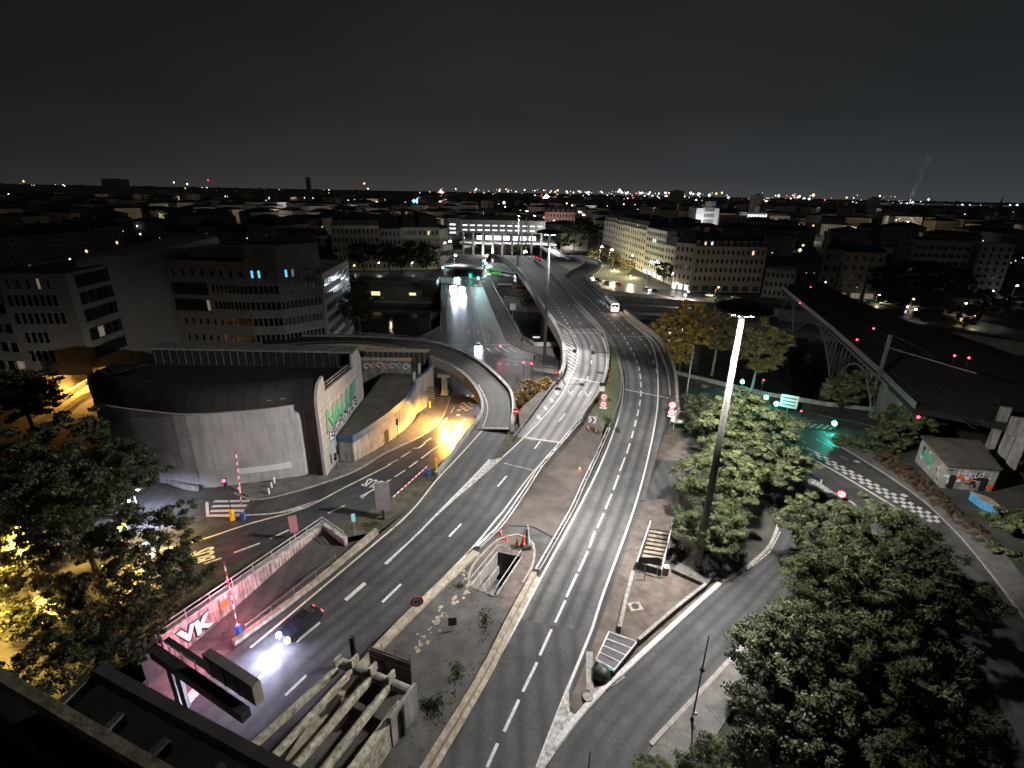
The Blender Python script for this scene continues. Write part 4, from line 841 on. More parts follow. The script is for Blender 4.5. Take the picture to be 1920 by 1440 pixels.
def row(parent, A, B, z, h, n, frac=.7, glass='glass_dark', frame='frame_pale', lit=None, t0=0.0, t1=1.0, skip=(), name='window', proud=.01, **k):
    A, B = V((A[0], A[1], 0)), V((B[0], B[1], 0)); d = B - A; L_ = d.length * (t1 - t0); u = d.normalized(); nr = V((u.y, -u.x, 0)); an = math.atan2(u.y, u.x)
    for i in range(n):
        if i in skip: continue
        t = t0 + (t1 - t0) * (i + .5) / n; p = A + d * t + nr * proud + V((0, 0, z + h / 2)); g = (lit or {}).get(i, glass)
        inst(wm(g, frame, **k), name, p, parent, an, scale=(L_ / n * frac, 1, h))
def prism_part(parent, pts, z0, z1, m_, name='wall'): return MB().prism([V((*p[:2], 0)) for p in pts], z0, z1).build(name, MT[m_], parent)
rk = random.Random(3)
# ---------------------------------------------------------------- office block
C1 = (-49.3, 131.6); SIDE = atY(652, 490, 160); SIDE = (SIDE.x, SIDE.y)
Fo, Go, Lo = (-57.0, 123.8), (-64.0, 122.6), (-84.5, 124.5)
of = thing('office_block', 'large dark office block with window bands and two cyan lit windows', 'office building', (-65, 128, 0))
prism_part(of, [Lo, Go, (-64, 160), (-90, 160)], 0, 26.2, 'office_wall'); prism_part(of, [Go, Fo, C1, (-59.5, 158), (-64, 160)], 0, 30.1, 'office_wall')
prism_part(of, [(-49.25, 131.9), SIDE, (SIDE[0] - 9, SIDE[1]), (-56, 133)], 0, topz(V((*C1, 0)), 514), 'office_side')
prism_part(of, [Lo, (-90, 160), (-103, 160), (-92, 112), (-88, 104)], 0, 28.5, 'office_wall')
prism_part(of, [(-66, 128), (-66, 138), (-80, 138), (-80, 128)], 26.2, 28.6, 'office_wall', 'plant_room')
prism_part(of, [(-57.4, 125), (-50.4, 132), (-60, 157), (-63.5, 158), (-63, 124.6)], 30.1, 30.45, 'roof_dark', 'roof'); prism_part(of, [(-84, 125.5), (-64.6, 123.6), (-64.6, 158), (-88, 158)], 26.2, 26.5, 'roof_dark', 'roof')
zr = [(21.6, 2.4), (16.9, 2.3), (13.0, 2.3), (8.7, 2.3), (4.4, 2.3)]
zs = [topz(V((-57, 123.8, 0)), y) for y in (522, 552, 582, 612, 642)]
H_ = 2.3
row(of, Go, Fo, zs[0], 2.0, 3, .4, lit={0: 'win_cyan', 1: 'win_cyan'}, t0=.1, t1=.75); row(of, Fo, C1, zs[0], 2.0, 6, .42, lit={0: 'win_cyan', 1: 'win_dim'}, t0=.12)
row(of, Lo, Go, zs[0], 2.0, 8, .38, t0=.05)
for j, z in enumerate(zs[1:]):
    row(of, Fo, C1, z, H_, 10, .9, glass='glass_mid' if j == 2 else 'glass_dark', t1=.94); row(of, Go, Fo, z, H_, 6, .9)
    if j < 2: row(of, Lo, Go, z, H_, 9, .9, t0=.55); row(of, Lo, Go, z - .5, H_ + .7, 9, .92, t0=.05, t1=.5, frame='metal_dark', lit={8: 'win_dim'} if j == 1 else None)
    else: row(of, Lo, Go, z, 1.8, 6, .4, t0=.1, t1=.66); row(of, Lo, Go, z, H_, 5, .9, t0=.68)
for k in range(6):
    z = 2.3 + k * 3.3; row(of, (-49.25, 131.9), SIDE, z, 1.9, 14, .88, t0=.03, t1=.97, frame='metal_grey', proud=.08)
    row(of, (-49.25, 131.9), SIDE, z - 1.1 if k else z - .2, .9, 3, .9, t0=.62, t1=.84, frame='metal_grey', proud=.08)
row(of, Lo, (-88, 104), 14, 2.4, 1, .1)
of2 = thing('office_wing', 'left wing of the dark office block raised over an orange lit driveway', 'office building', (-91, 100, 0))
WL_, WR_ = (-98.5, 97.5), (-86.2, 98.5)
zt_ = topz(V((*WR_, 0)), 513); za_ = topz(V((*WR_, 0)), 703)
prism_part(of2, [WL_, WR_, (-87.5, 118), (-99, 118)], za_, zt_, 'office_wall'); prism_part(of2, [(-98.5, 97.5), (-96.3, 97.7), (-96.6, 118), (-99, 118)], 0, za_ - .01, 'office_wall', 'pillar')
prism_part(of2, [(-98.4, 97.6), (-86.3, 98.6), (-87.6, 118), (-99, 118)], zt_, zt_ + .3, 'roof_dark', 'roof')
prism_part(of2, [(-112, 99), (-98.5, 97.5), (-99, 118), (-112, 118)], 0, zt_ - 6, 'stone_dim'); 
zq = [topz(V((*WL_, 0)), y) for y in (543, 576, 609, 645, 679)]
row(of2, WL_, WR_, zq[0], 2.3, 5, .32, t0=.05, t1=.8, lit={3: 'win_dim'}); row(of2, WL_, WR_, zq[1], 2.6, 8, .8, t0=.04, t1=.8); row(of2, WL_, WR_, zq[2], 2.6, 8, .8, t0=.06, t1=.84)
row(of2, WL_, WR_, zq[3], 2.6, 4, .8, t0=.12, t1=.5); row(of2, WL_, WR_, zq[4], 2.6, 4, .8, t0=.1, t1=.5)
for k, z in enumerate(zq): row(of2, WR_, (-87.5, 118), z, 2.5, 8, .9, t0=.1, lit={1: 'win_dim'} if k == 3 else None, frame='metal_dark')
for k in range(5): row(of2, (-112, 99), (-98.5, 97.5), 3 + k * 3.9, 2.3, 6, .82, frame='stone_dim', lit={5: 'win_dim'} if k == 1 else {})
# driveway under the wing
dr = struct(sheet('driveway', [(105, 745), (165, 700), (175, 720), (178, 790), (140, 800), (60, 830)], flat(0.6), MT['pavement'], .9, 3))
for px in ([(60, 800), (100, 765), (140, 735), (175, 712)], [(75, 812), (115, 778), (150, 750), (178, 738)]):
    bar(px, flat(1.5), [(-.2, -1), (-.2, .9), (.2, .9), (.2, -1)], 'curved driveway parapet lit orange, ' + ('upper one' if px[0][0] == 60 else 'lower one'), 'parapet', 'concrete_beige', 'parapet', 1.0)
lamp((-93.5, 101, za_ - .6), 16000, (1.0, .5, .1), .3, spot=165, aim=(-90, 101, 0)); lamp((-85.6, 104, za_ - .5), 12000, (1.0, .52, .1), .3, spot=150, aim=(-89, 100, 0))
# ---------------------------------------------------------------- round hall
ZT = 14.85
fw_ = [at(x, y, ZT) for x, y in [(165, 704), (167, 725), (175, 745), (190, 757), (215, 765), (270, 772), (350, 779), (450, 773), (510, 767), (555, 760)]]
fw_ = cr(fw_, 26)
hall = thing('round_hall', 'blank curved hall with a pale block wall and dark barrel roof', 'hall', (-45, 72, 4))
zb = 3.0
# curved wall built of courses, each block course a part
cw = MB(); crs = 34; ch = (ZT - zb) / crs
for k in range(crs):
    z0 = zb + k * ch; MB().sweep([V((p.x, p.y, z0)) for p in fw_], [(-.35, .0), (-.35, ch - .035), (.0, ch - .035), (.0, 0)]).build('block_course', MT['wall_block'], hall)
MB().sweep([V((p.x, p.y, zb)) for p in fw_], [(-.3, 0), (-.3, ZT - zb), (-.045, ZT - zb), (-.045, 0)]).build('wall_core', MT['concrete_dark'], hall)
cp = [V((p.x, p.y, ZT)) for p in fw_]; MB().sweep(cp, [(-.45, 0), (-.45, .16), (.1, .16), (.1, 0)]).build('coping', MT['frame_pale'], hall)
for (a, b, z0, z1, nm) in ((17.1, 18.2, 3.9, 6.6, 'door'), (18.7, 19.8, 3.9, 6.6, 'door')):
    i = int(a); p, q = fw_[i], fw_[i + 1]; u = (q - p).normalized(); n_ = V((u.y, -u.x, 0)); MB().obox(p.lerp(q, a - i) + n_ * .0 + V((0, 0, z0 - ZT)), u * 1.9, n_ * .08, V((0, 0, z1 - z0))).build(nm, MT['frame_pale'], hall)
i = 20; MB().sweep([V((p.x, p.y, 5.6)) for p in fw_[20:25]], [(0, 0), (0, .9), (.02, .9), (.02, 0)]).build('painted_band', MT['car_white'], hall)
e1 = V((-26.6, 64.2, 0)); yb = 84.8; wle = fw_[-1]
MB().poly([(wle.x - .05, wle.y, zb), (wle.x + .3, wle.y + 1.5, zb), (wle.x + .3, wle.y + 1.5, ZT), (wle.x - .05, wle.y, ZT)]).build('recess_side', MT['wall_block'], hall)
prism_part(hall, [(wle.x + .3, wle.y + .6), (e1.x - .4, e1.y + .25), (e1.x - .4, 83), (wle.x + .3, 83)], zb, 14.7, 'concrete_dark', 'core_wall')
# barrel roof profile swept along -X
prof = [(64.3, 14.0), (64.25, 15.2), (64.5, 16.2), (65.1, 17.1), (66.0, 17.75), (67.2, 18.0), (68.5, 17.4), (70, 15.6), (72, 14.9), (80.5, 14.4)]
rf = MB(); xs = [e1.x - .35 - i * 2.0 for i in range(23)]
def front_y(x):
    best = None
    for a, b in zip(fw_, fw_[1:]):
        if (a.x - x) * (b.x - x) <= 0 and abs(a.x - b.x) > 1e-6: yy = a.y + (b.y - a.y) * (x - a.x) / (b.x - a.x); best = yy if best is None else min(best, yy)
    return best if best is not None else (64.25 if x > -35 else fw_[0].y)
def roof_y(x, y, k):     # the front edge bows with the plan of the wall, the left end closes round
    t = (e1.x - x) / 44.0; bow = 3.4 * sin(min(1, t * 1.0) * pi) if k < 7 else 0
    return y - bow * (1 - k / 7 if k < 7 else 0) * .9 + (2.0 + (y - 64) * .0) * 0
xs = [e1.x - .35 - i * 1.75 for i in range(int((e1.x - .35 - fw_[0].x) / 1.75) + 1)]
for x in xs:
    fy = min(front_y(x) + (.25 if x < fw_[-1].x else 0), 78.0); sh = max(0, min(1, (-54 - x) / 12))
    for k, (y, z) in enumerate(prof):
        y2 = fy + (y - 64.25) * (1 - .35 * sh) if k < 7 else max(y, fy + 4.5); y2 = min(y2, 80.6 - (9 - k) * .05); z2 = z - (2.6 * sh ** 1.5 if k < 8 else 0)
        rf.v.append(V((x, y2, max(z2, ZT - .1 + k * .004 if k > 0 else 13.9))))
npf = len(prof)
for i in range(len(xs) - 1):
    for k in range(npf - 1): a = i * npf + k; rf.f.append([a, a + 1, a + npf + 1, a + npf])
rf.build('barrel_roof', MT['roof_dark'], hall, smooth=True)
for i in range(1, len(xs) - 1):       # standing seams of the metal roof
    MB().sweep([], []) if False else None
    pts = [rf.v[i * npf + k] + V((0, -.01, .03)) for k in range(7)]
    sm = MB()
    for a, b in zip(pts, pts[1:]): sm.tube(a, b, .016, n=4, cap=False)
    sm.build('roof_seam', MT['metal_dark'], hall)
prism_part(hall, [(fw_[0].x - .2, fw_[0].y), (fw_[2].x, fw_[2].y + .3), (-61, 80.5), (fw_[0].x - .2, 80.5)], 12, 14.9, 'roof_dark', 'roof_end')
# clerestory
prism_part(hall, [(-61, 82.2), (e1.x - .35, 82.2), (e1.x - .35, 85.2), (-61, 85.2)], 3, 17.0, 'metal_dark', 'clerestory')
prism_part(hall, [(-61.3, 81.9), (e1.x - .35, 81.9), (e1.x - .35, 85.4), (-61.3, 85.4)], 17.0, 17.3, 'concrete', 'clerestory_cap')
nmu = 26
for i in range(nmu): x = -60.6 + i * (33.4 / nmu); MB().box((x, 82.13, 15.7), (.09, .12, 2.5)).build('mullion', MT['metal_grey'], hall)
# end wall with rounded profile, extruded in X
ep = [(64.2, zb), (64.2, 14.9), (64.35, 16.0), (64.8, 17.0), (65.6, 17.8), (66.6, 18.15), (67.4, 18.2), (67.4, 15.9), (80.6, 14.9), (80.6, 17.2), (82.6, 17.35), (84.0, 17.0), (84.7, 16.2), (85.0, 15.2), (85.0, 1.0), (64.2, 1.0)]
em = MB(); k = len(ep)
for x in (e1.x - .42, e1.x): em.v += [V((x, y, z)) for y, z in ep]
em.f = [list(range(k))[::-1], list(range(k, 2 * k))] + [[i, (i + 1) % k, k + (i + 1) % k, k + i] for i in range(k)]
em.build('end_wall', MT['wall_block'], hall)
for z in [5 + i * 1.25 for i in range(9)]: MB().obox((e1.x, 64.3, z), (.012, 0, 0), (0, 20.5 if z < 14.5 else .6, 0), (0, 0, .05)).build('board_joint', MT['concrete_dark'], hall)
put_text('NALUF', (e1.x, 66.2, 9.6), (0, 1, -.02), (0, 0, 1), 3.4, 'gr_black', hall, 14.4, .06, 'graffiti_outline', off=.02, wobble=.22, skew=.1)
put_text('NALUF', (e1.x, 66.5, 9.8), (0, 1, -.02), (0, 0, 1), 3.1, 'gr_green', hall, 14.0, .035, 'graffiti', off=.035, wobble=.22, skew=.1)
put_text('ETORE', (e1.x, 67.0, 7.9), (0, 1, .03), (0, 0, 1), 1.7, 'gr_black', hall, 13.6, .05, 'graffiti_outline', off=.02, wobble=.3)
put_text('ETORE', (e1.x, 67.2, 8.05), (0, 1, .03), (0, 0, 1), 1.3, 'gr_white', hall, 13.0, -.005, 'graffiti', off=.035, wobble=.3)
put_text('as', (e1.x, 66.4, 6.7), (0, 1, 0), (0, 0, 1), 1.1, 'gr_teal', hall, 2.2, .02, 'graffiti', off=.03, wobble=.2)
for i in range(2): MB().box((e1.x + .03, 66.6 + i * 2.7, 5.4), (.06, .5, 1.5)).build('wall_niche', MT['metal_dark'], hall)
rail_set([V((p.x, p.y + .5, ZT + .1)) for p in fw_[6:]], 'thin guard rail along the top edge of the round hall', 'railing', 'galvanised', rails=(1.0, .5), r=.03, post_every=2.1)
rail_set([V((e1.x - .2, 68, 15.9)), V((e1.x - .2, 80.4, 14.95))], 'sloping rail on the end wall notch of the round hall', 'railing', 'galvanised', rails=(1.0, .5), r=.04, post_every=3)
# ---------------------------------------------------------------- low annex
ZA = 7.9
ann = thing('low_annex', 'low pale annex with a blue roof edge, graffiti parapet and a dark doorway', 'annex', (-22, 80, 3))
edge = cr([at(x, y, ZA) for x, y in [(660, 820), (700, 795), (740, 765), (765, 740), (779, 715)]], 14)
E_ = [(p.x, p.y) for p in edge]
wall_pts = [(-26.3, 69.4)] + E_ + [(-20.4, 98), (-26.2, 98)]
prism_part(ann, wall_pts, 0, ZA - .9, 'concrete'); prism_part(ann, [(x + (.15 if i and i < 15 else 0), y - .1 if i < 3 else y) for i, (x, y) in enumerate(wall_pts)], ZA - .9, ZA - .02, 'roof_blue', 'roof_edge')
prism_part(ann, [(-26.2, 70)] + [(x - .4, y + .1) for x, y in E_] + [(-20.7, 97.5), (-26.2, 97.5)], ZA - .02, ZA + .05, 'roof_felt', 'roof')
MB().sweep([V((p.x, p.y, ZA)) for p in edge], [(-.12, 0), (-.12, .28), (.16, .28), (.16, 0)]).build('roof_kerb', MT['roof_blue'], ann)
for i in range(1, 13):       # panel joints on the street wall
    p, q = edge[i], edge[min(13, i + 1)]; u = (q - p).normalized() if i < 13 else (p - edge[i - 1]).normalized(); n_ = V((u.y, -u.x, 0)); MB().obox(p + n_ * .0 - V((0, 0, ZA - 1)), u * .05, n_ * .02, V((0, 0, 6))).build('panel_joint', MT['concrete_dark'], ann)
p, q = edge[4], edge[5]; u = (q - p).normalized(); n_ = V((u.y, -u.x, 0)); MB().obox(p + u * .2 + n_ * .01 + V((0, 0, 3.05 - ZA)), u * 1.3, n_ * .04, V((0, 0, 2.2))).build('doorway', MT['sign_black'], ann)
prism_part(ann, [(-32, 97.9), (-20.6, 97.9), (-20.6, 98.5), (-32, 98.5)], 0, 10.6, 'concrete_dark', 'parapet_wall'); prism_part(ann, [(-32, 97.8), (-20.4, 97.8), (-20.4, 98.6), (-32, 98.6)], 10.6, 11.0, 'concrete_beige', 'parapet_cap')
mat('gr_scroll', (0.04, 0.04, 0.045), .7)
for i, x in enumerate([-29.5, -28.2, -26.9, -25.6, -24.3, -23.0, -21.6]):        # scroll graffiti
    r = .62 if i % 2 else .78; c = V((x, 97.86, 9.2 + .15 * (i % 3)))
    ring = MB()
    for a in range(16):
        t0, t1 = a * .36, (a + 1) * .36; f = 1 - a / 22; p0 = c + V((cos(t0) * r * f, 0, sin(t0) * r * f)); p1 = c + V((cos(t1) * r * (1 - (a + 1) / 22), 0, sin(t1) * r * (1 - (a + 1) / 22)))
        ring.tube(p0, p1, .09, n=4, cap=False)
    ring.build('graffiti_scroll', MT[['gr_white', 'sign_yellow', 'gr_white', 'gr_pink', 'gr_white', 'gr_teal', 'gr_white'][i]], ann)
prism_part(ann, [(-32, 106), (-18.8, 106), (-18.2, 107.2), (-32, 107.2)], 0, 9.9, 'metal_dark', 'rear_wall'); prism_part(ann, [(-32, 105.8), (-18.7, 105.8), (-18.2, 107.4), (-32, 107.4)], 9.9, 10.25, 'concrete_beige', 'rear_cap')
for i in range(12): MB().box((-31.5 + i * 1.12, 105.93, 8.6), (.1, .12, 2.5)).build('fin', MT['concrete'], ann)
MB().sweep([V((x, y, ZA)) for x, y in ((-19.0, 93.2), (-17.4, 98.5), (-17.0, 103), (-18.4, 107))], [(-.25, -7.5), (-.25, .3), (.15, .3), (.15, -7.5)]).build('curved_end_wall', MT['concrete'], ann)
MB().sweep([V((x, y, ZA)) for x, y in ((-19.0, 93.2), (-17.4, 98.5), (-17.0, 103), (-18.4, 107))], [(-.3, .3), (-.3, .5), (.2, .5), (.2, .3)]).build('end_wall_cap', MT['roof_blue'], ann)
prism_part(ann, [(-26, 98.6), (-17.6, 98.6), (-17.3, 104), (-18.8, 106), (-26, 106)], 5, 6.4, 'roof_felt', 'roof')
for i in range(7):
    a = -.9 + i * .18; c = V((-17.0, 95.5, 3.2 + i * .42)); MB().obox(c, V((cos(a) * 1.9, sin(a) * 1.9 - 0.4, 0)), V((.05, .35, 0)), V((0, 0, .1))).build('stair_tread', MT['metal_dark'], ann)
for a in ((-19.0, 93.2), (-18.95, 98.5)): MB().box((a[0], a[1], ZA + .8), (.35, 1.1, 2.2)).build('rounded_frame', MT['frame_pale'], ann)
# orange street light below the ramp
sl = on(893, 800, hg); osl = thing('street_lamp', 'short sodium lamp under the inner edge of the slip ramp', 'street lamp', (sl.x - .2, sl.y, sl.z))
hp = V((sl.x - .2, sl.y, 0)); MB().tube(hp + V((0, 0, sl.z)), hp + V((0, 0, 4.2)), .07, n=6).build('pole', MT['metal_dark'], osl); MB().box(hp + V((-1.6, 0.2, 4.2)), (3.4, .2, .16)).build('lamp_head', MT['metal_grey'], osl)
MB().box(hp + V((-3.1, .2, 4.1)), (.45, .22, .03)).build('lens', MT['lamp_warm'], osl); lamp(hp + V((-3.2, .4, 4.1)), 42000, (1.0, .47, .08), .3, spot=164, aim=hp + V((-4.2, .4, 0)), parent=osl, blend=.25); lamp(hp + V((-6.0, 1.5, 4.0)), 9000, (1.0, .47, .08), .3, spot=172, aim=hp + V((-8.0, -1.5, 0)), parent=osl, blend=.2); lamp(hp + V((-3.6, -5.0, 4.0)), 8000, (1.0, .47, .08), .3, spot=165, aim=hp + V((-5.6, -9, 0)), parent=osl, blend=.3)  # the weaker spots have no fitting, added to widen the amber pool
# ---------------------------------------------------------------- graffiti hut at right
def at2(px, py, z): return at(px, py, z)
hz = 4.0; hb = [at(x, y, 7.6) for x, y in [(1730, 820), (1778, 872), (1876, 880), (1835, 828)]]
hut = thing('graffiti_hut', 'small flat roofed concrete hut covered in graffiti on the right bank', 'hut', (hb[1].x, hb[1].y, 4))
prism_part(hut, [(p.x, p.y) for p in hb][::-1], 3.0, 7.45, 'concrete'); cc_ = sum((V((p.x, p.y, 0)) for p in hb), V()) / 4
prism_part(hut, [tuple((cc_ + (V((p.x, p.y, 0)) - cc_) * 1.05).xy) for p in hb][::-1], 7.45, 7.75, 'roof_felt', 'roof')
def gr_face(a, b, z0, z1, parent, seed, cols, n=26):
    r = random.Random(seed); d = V((b.x - a.x, b.y - a.y, 0)); u = d.normalized(); nr = V((u.y, -u.x, 0)); L_ = d.length
    for i in range(n):
        s_, zz = r.uniform(.04, .92) * L_, r.uniform(z0, z1 - .3); k = r.randint(6, 10); rx, rz_ = r.uniform(.15, .55), r.uniform(.12, .5); mb = MB(); o = V((a.x, a.y, zz)) + u * s_ + nr * (.012 + .004 * i)
        mb.poly([o + u * (cos(2 * pi * j / k) * rx * r.uniform(.5, 1.3)) + V((0, 0, sin(2 * pi * j / k) * rz_ * r.uniform(.5, 1.3))) for j in range(k)]); mb.build('graffiti_patch', MT[r.choice(cols)], parent)
gr_face(hb[0], hb[1], 4.4, 7.2, hut, 1, ['gr_black', 'gr_white', 'gr_pink', 'gr_black', 'gr_teal']); gr_face(hb[1], hb[2], 4.4, 7.2, hut, 2, ['gr_black', 'gr_white', 'gr_pink', 'gr_orange', 'gr_black', 'gr_white'], 34)
u0 = V((hb[1].x - hb[0].x, hb[1].y - hb[0].y, 0)); put_text('MS', V((hb[0].x, hb[0].y, 5.3)) + u0 * .3, u0, (0, 0, 1), 1.5, 'gr_green', hut, 2.4, .03, 'graffiti', off=.14, wobble=.1)
u1 = V((hb[2].x - hb[1].x, hb[2].y - hb[1].y, 0)); put_text('HEKUS', V((hb[1].x, hb[1].y, 6.0)) + u1 * .22, u1, (0, 0, 1), .9, 'gr_white', hut, 3.4, .02, 'graffiti', off=.16, wobble=.15)
for t_ in (.1, .72):
    n_ = V((u1.y, -u1.x, 0)).normalized(); MB().obox(V((hb[1].x, hb[1].y, 4)) + u1 * t_ + n_ * .02, u1 * .1, n_ * .17, V((0, 0, 2.1))).build('doorway', MT['sign_black'], hut)
bb = [at(x, y, 5.2) for x, y in [(1821, 922), (1846, 940), (1880, 953), (1858, 935)]]
bx2 = thing('utility_kiosk', 'low box with a blue graffitied side below the hut', 'kiosk', (bb[1].x, bb[1].y, 4)); prism_part(bx2, [(p.x, p.y) for p in bb][::-1], 3.6, 5.1, 'gr_blue', 'kiosk_body'); prism_part(bx2, [tuple((bb[0].lerp(bb[2], .5) + (p - bb[0].lerp(bb[2], .5)) * 1.08).xy) for p in bb][::-1], 5.1, 5.25, 'concrete_beige', 'kiosk_lid')
# pillared concrete frame behind the hut
for i, (px, py, zt2, lab) in enumerate([(1862, 775, 11.5, 'left'), (1882, 795, 11.5, 'middle'), (1900, 812, 12.5, 'right')]):
    b = at(px, py + 30, 7.5); t = thing('concrete_pillar', f'tall flat concrete pillar behind the graffiti hut, {lab} one of three', 'pillar', (b.x, b.y, 4), 'concrete pillars behind the hut')
    MB().obox((b.x, b.y, 4), (1.3, -.5, 0), (.2, .5, 0), (0, 0, zt2 - 4)).build('shaft', MT['concrete'], t)
    MB().obox((b.x - .5, b.y - .8, 4), (.9, -.3, 0), (.15, .4, 0), (0, 0, 4.6)).build('buttress', MT['concrete'], t)
# ---------------------------------------------------------------- tunnel portal with concrete baffle beams
ZP = 6.6
po = thing('tunnel_portal', 'tunnel portal roof of parallel weathered concrete baffle beams', 'portal', at(700, 1400, ZP))
BM = [((631, 1249), (440, 1422)), ((662, 1249), (500, 1425)), ((697, 1264), (548, 1436)), ((731, 1279), (606, 1440))]
for i, (a, b) in enumerate(BM):
    A, B = at(*a, ZP), at(*b, ZP); B = A + (B - A) * 1.6; u = (B - A).normalized(); n_ = V((u.y, -u.x, 0)); w0 = .42
    mb = MB(); mb.sweep([A, A.lerp(B, .5), B], [(-w0 / 2, -.6), (-w0 / 2, -.2), (-.08, 0), (.08, 0), (w0 / 2, -.2), (w0 / 2, -.6)]); mb.build('baffle_beam', MT['concrete_beam'], po)
    MB().sweep([A, B], [(w0 * .75, -.7), (w0 * .75, -.5), (w0 * 1.2, -.5), (w0 * 1.2, -.7)]).build('beam_ledge', MT['concrete_beam'], po)
    MB().obox(A - u * .6 - n_ * .12, u * .8, n_ * .24, V((0, 0, .75))).build('beam_fin', MT['concrete_beam'], po)
A, B = at(636, 1236, ZP), at(766, 1290, ZP); MB().tube(A + V((0, 0, -.35)), B + V((0, 0, -.35)), .42, n=12).build('cross_beam', MT['concrete'], po)
A, B = at(757, 1318, ZP), at(668, 1440, ZP); B = A + (B - A) * 1.6; u = (B - A).normalized(); n_ = V((u.y, -u.x, 0)); MB().sweep([A, B], [(-.1, -5.5), (-.1, 0), (.55, 0), (.55, -5.5)]).build('side_wall', MT['concrete_beam'], po)
C = at(776, 1290, ZP); MB().obox(C + V((0, 0, -3)), V((.25, 0, 0)), u * 3.2, V((0, 0, 3.6))).build('end_fin', MT['concrete'], po); MB().box(at(752, 1330, ZP) + V((0, 0, -2.4)), (.4, .5, 5.2)).build('corner_post', MT['metal_dark'], po)
fl_ = [at(x, y, ZP) for x, y in [(620, 1240), (760, 1296), (640, 1470), (380, 1470)]]; fl_[2] = fl_[1] + (fl_[2] - fl_[1]) * 1.4; fl_[3] = fl_[0] + (fl_[3] - fl_[0]) * 1.4
prism_part(po, [(p.x, p.y) for p in fl_][::-1], ZP - 3.0, ZP - 2.7, 'roof_dark', 'soffit_slab')
for i in range(14):
    t = i / 13; p = fl_[0].lerp(fl_[3], t * .6 + .05); pass
ps = [at(697, 1262, 4), at(773, 1290, 4)]; pa = thing('screen_panel', 'tall grey steel screen panel at the near end of the island', 'screen', ps[0]); zt3 = topz(ps[1], 1240)
d = ps[1] - ps[0]; MB().obox(ps[0] + V((0, 0, -1)), d, V((.03, .1, 0)), V((0, 0, zt3 - 3))).build('panel', MT['sign_back'], pa)
for k in range(4): MB().tube(ps[0] + d * (k / 3) + V((0, -.05, 0)), ps[0] + d * (k / 3) + V((0, -.05, zt3 - 3.1)), .05, n=6).build('post', MT['metal_grey'], pa)
for z in (zt3 - 4.1, zt3 - 4.8): MB().tube(ps[0] + V((0, -.1, z)), ps[1] + V((0, -.1, z)), .035, n=6).build('rail', MT['galvanised'], pa)
# gantry
ZG = 7.2; ga = thing('sign_gantry', 'dark steel gantry with the back of a box sign over the tunnel road', 'gantry', at(310, 1300, 1.0))
A, B = at(296, 1208, ZG), at(468, 1325, ZG); d = B - A; u = d.normalized(); n_ = V((u.y, -u.x, 0)); MB().obox(A, d, n_ * .75, V((0, 0, -.9))).build('beam', MT['metal_dark'], ga); MB().obox(A - n_ * .9, d * .5, n_ * .4, V((0, 0, -.4))).build('rear_beam', MT['metal_dark'], ga)
for t in (.07, .17): p = A + d * t; MB().box(V((p.x, p.y, ZG / 2 - .8)), (.38, .38, ZG - 1.6)).build('leg', MT['concrete_dark'], ga)
q = A + d * .48 - n_ * .5; MB().obox(q + V((0, 0, -.6)), d * .5, -n_ * .7, V((0, 0, 2.0))).build('sign_box', MT['sign_back'], ga)
q = A + d * .985 - n_ * .5; MB().obox(q + V((0, 0, -.6)), u * .1, -n_ * .7, V((0, 0, 1.9))).build('sign_end', MT['concrete_beige'], ga)
for k in range(3): MB().obox(A + d * (.55 + k * .14) - n_ * .48 + V((0, 0, -.5)), u * .12, n_ * .08, V((0, 0, 1.8))).build('sign_stiffener', MT['metal_dark'], ga)
rail_set([A + V((0, 0, .02)), A + d * .45 + V((0, 0, .02))], 'low railing along the gantry walkway', 'railing', 'metal_grey', rails=(.9,), r=.03, post_every=1.4)
pf = thing('parapet_mesh', 'dark fence panel left of the gantry above the sunken lane', 'fence', at(265, 1235, 4)); A, B = at(262, 1238, 5), at(300, 1210, 5); MB().obox(V((A.x, A.y, 2)), V((B.x - A.x, B.y - A.y, 0)), V((.05, .05, 0)), V((0, 0, 3.2))).build('panel', MT['metal_dark'], pf)
lamp(at(345, 1232, 3.4) + V((.4, .3, 0)), 900, (1.0, .22, .38), .2); lamp(at(430, 1150, 3.2) + V((.2, .6, 1.2)), 800, (1.0, .30, .42), .25)
# roof edge of the building the camera stands on
ZR = 27.0; rb = thing('foreground_roof_frame', 'dark roof frame with pale beams in the near lower left corner', 'roof frame', at(150, 1400, ZR))
def rbeam(a, b, wd, hgt, m_, nm, ext=1.3, z=ZR):
    A, B = at(*a, z), at(*b, z); B = A + (B - A) * ext; d = B - A; u = d.normalized(); n_ = V((u.y, -u.x, 0)) * wd; MB().obox(A - n_ / 2 + V((0, 0, -hgt)), d, n_, V((0, 0, hgt))).build(nm, MT[m_], rb)
rbeam((-160, 1170), (300, 1440), .34, .5, 'concrete_beige', 'edge_beam'); rbeam((183, 1250), (535, 1440), .36, .6, 'mast_paint', 'edge_beam', 1.4)
for a, b in (((183, 1252), (104, 1324)), ((228, 1335), (188, 1376)), ((314, 1384), (270, 1424)), ((420, 1430), (380, 1470))): rbeam(a, b, .22, .5, 'mast_paint', 'cross_member', 1.0, ZR - .02)
sl_ = [at(x, y, ZR - .8) for x, y in [(176, 1262), (560, 1470), (560, 1640), (-400, 1640), (-400, 1060), (-160, 1180), (95, 1332)]]
prism_part(rb, [(p.x, p.y) for p in sl_][::-1], ZR - 1.6, ZR - .8, 'roof_dark', 'roof_slab'); rbeam((-60, 1300), (110, 1440), .2, .3, 'bark', 'inner_beam', 1.3, ZR - .4)
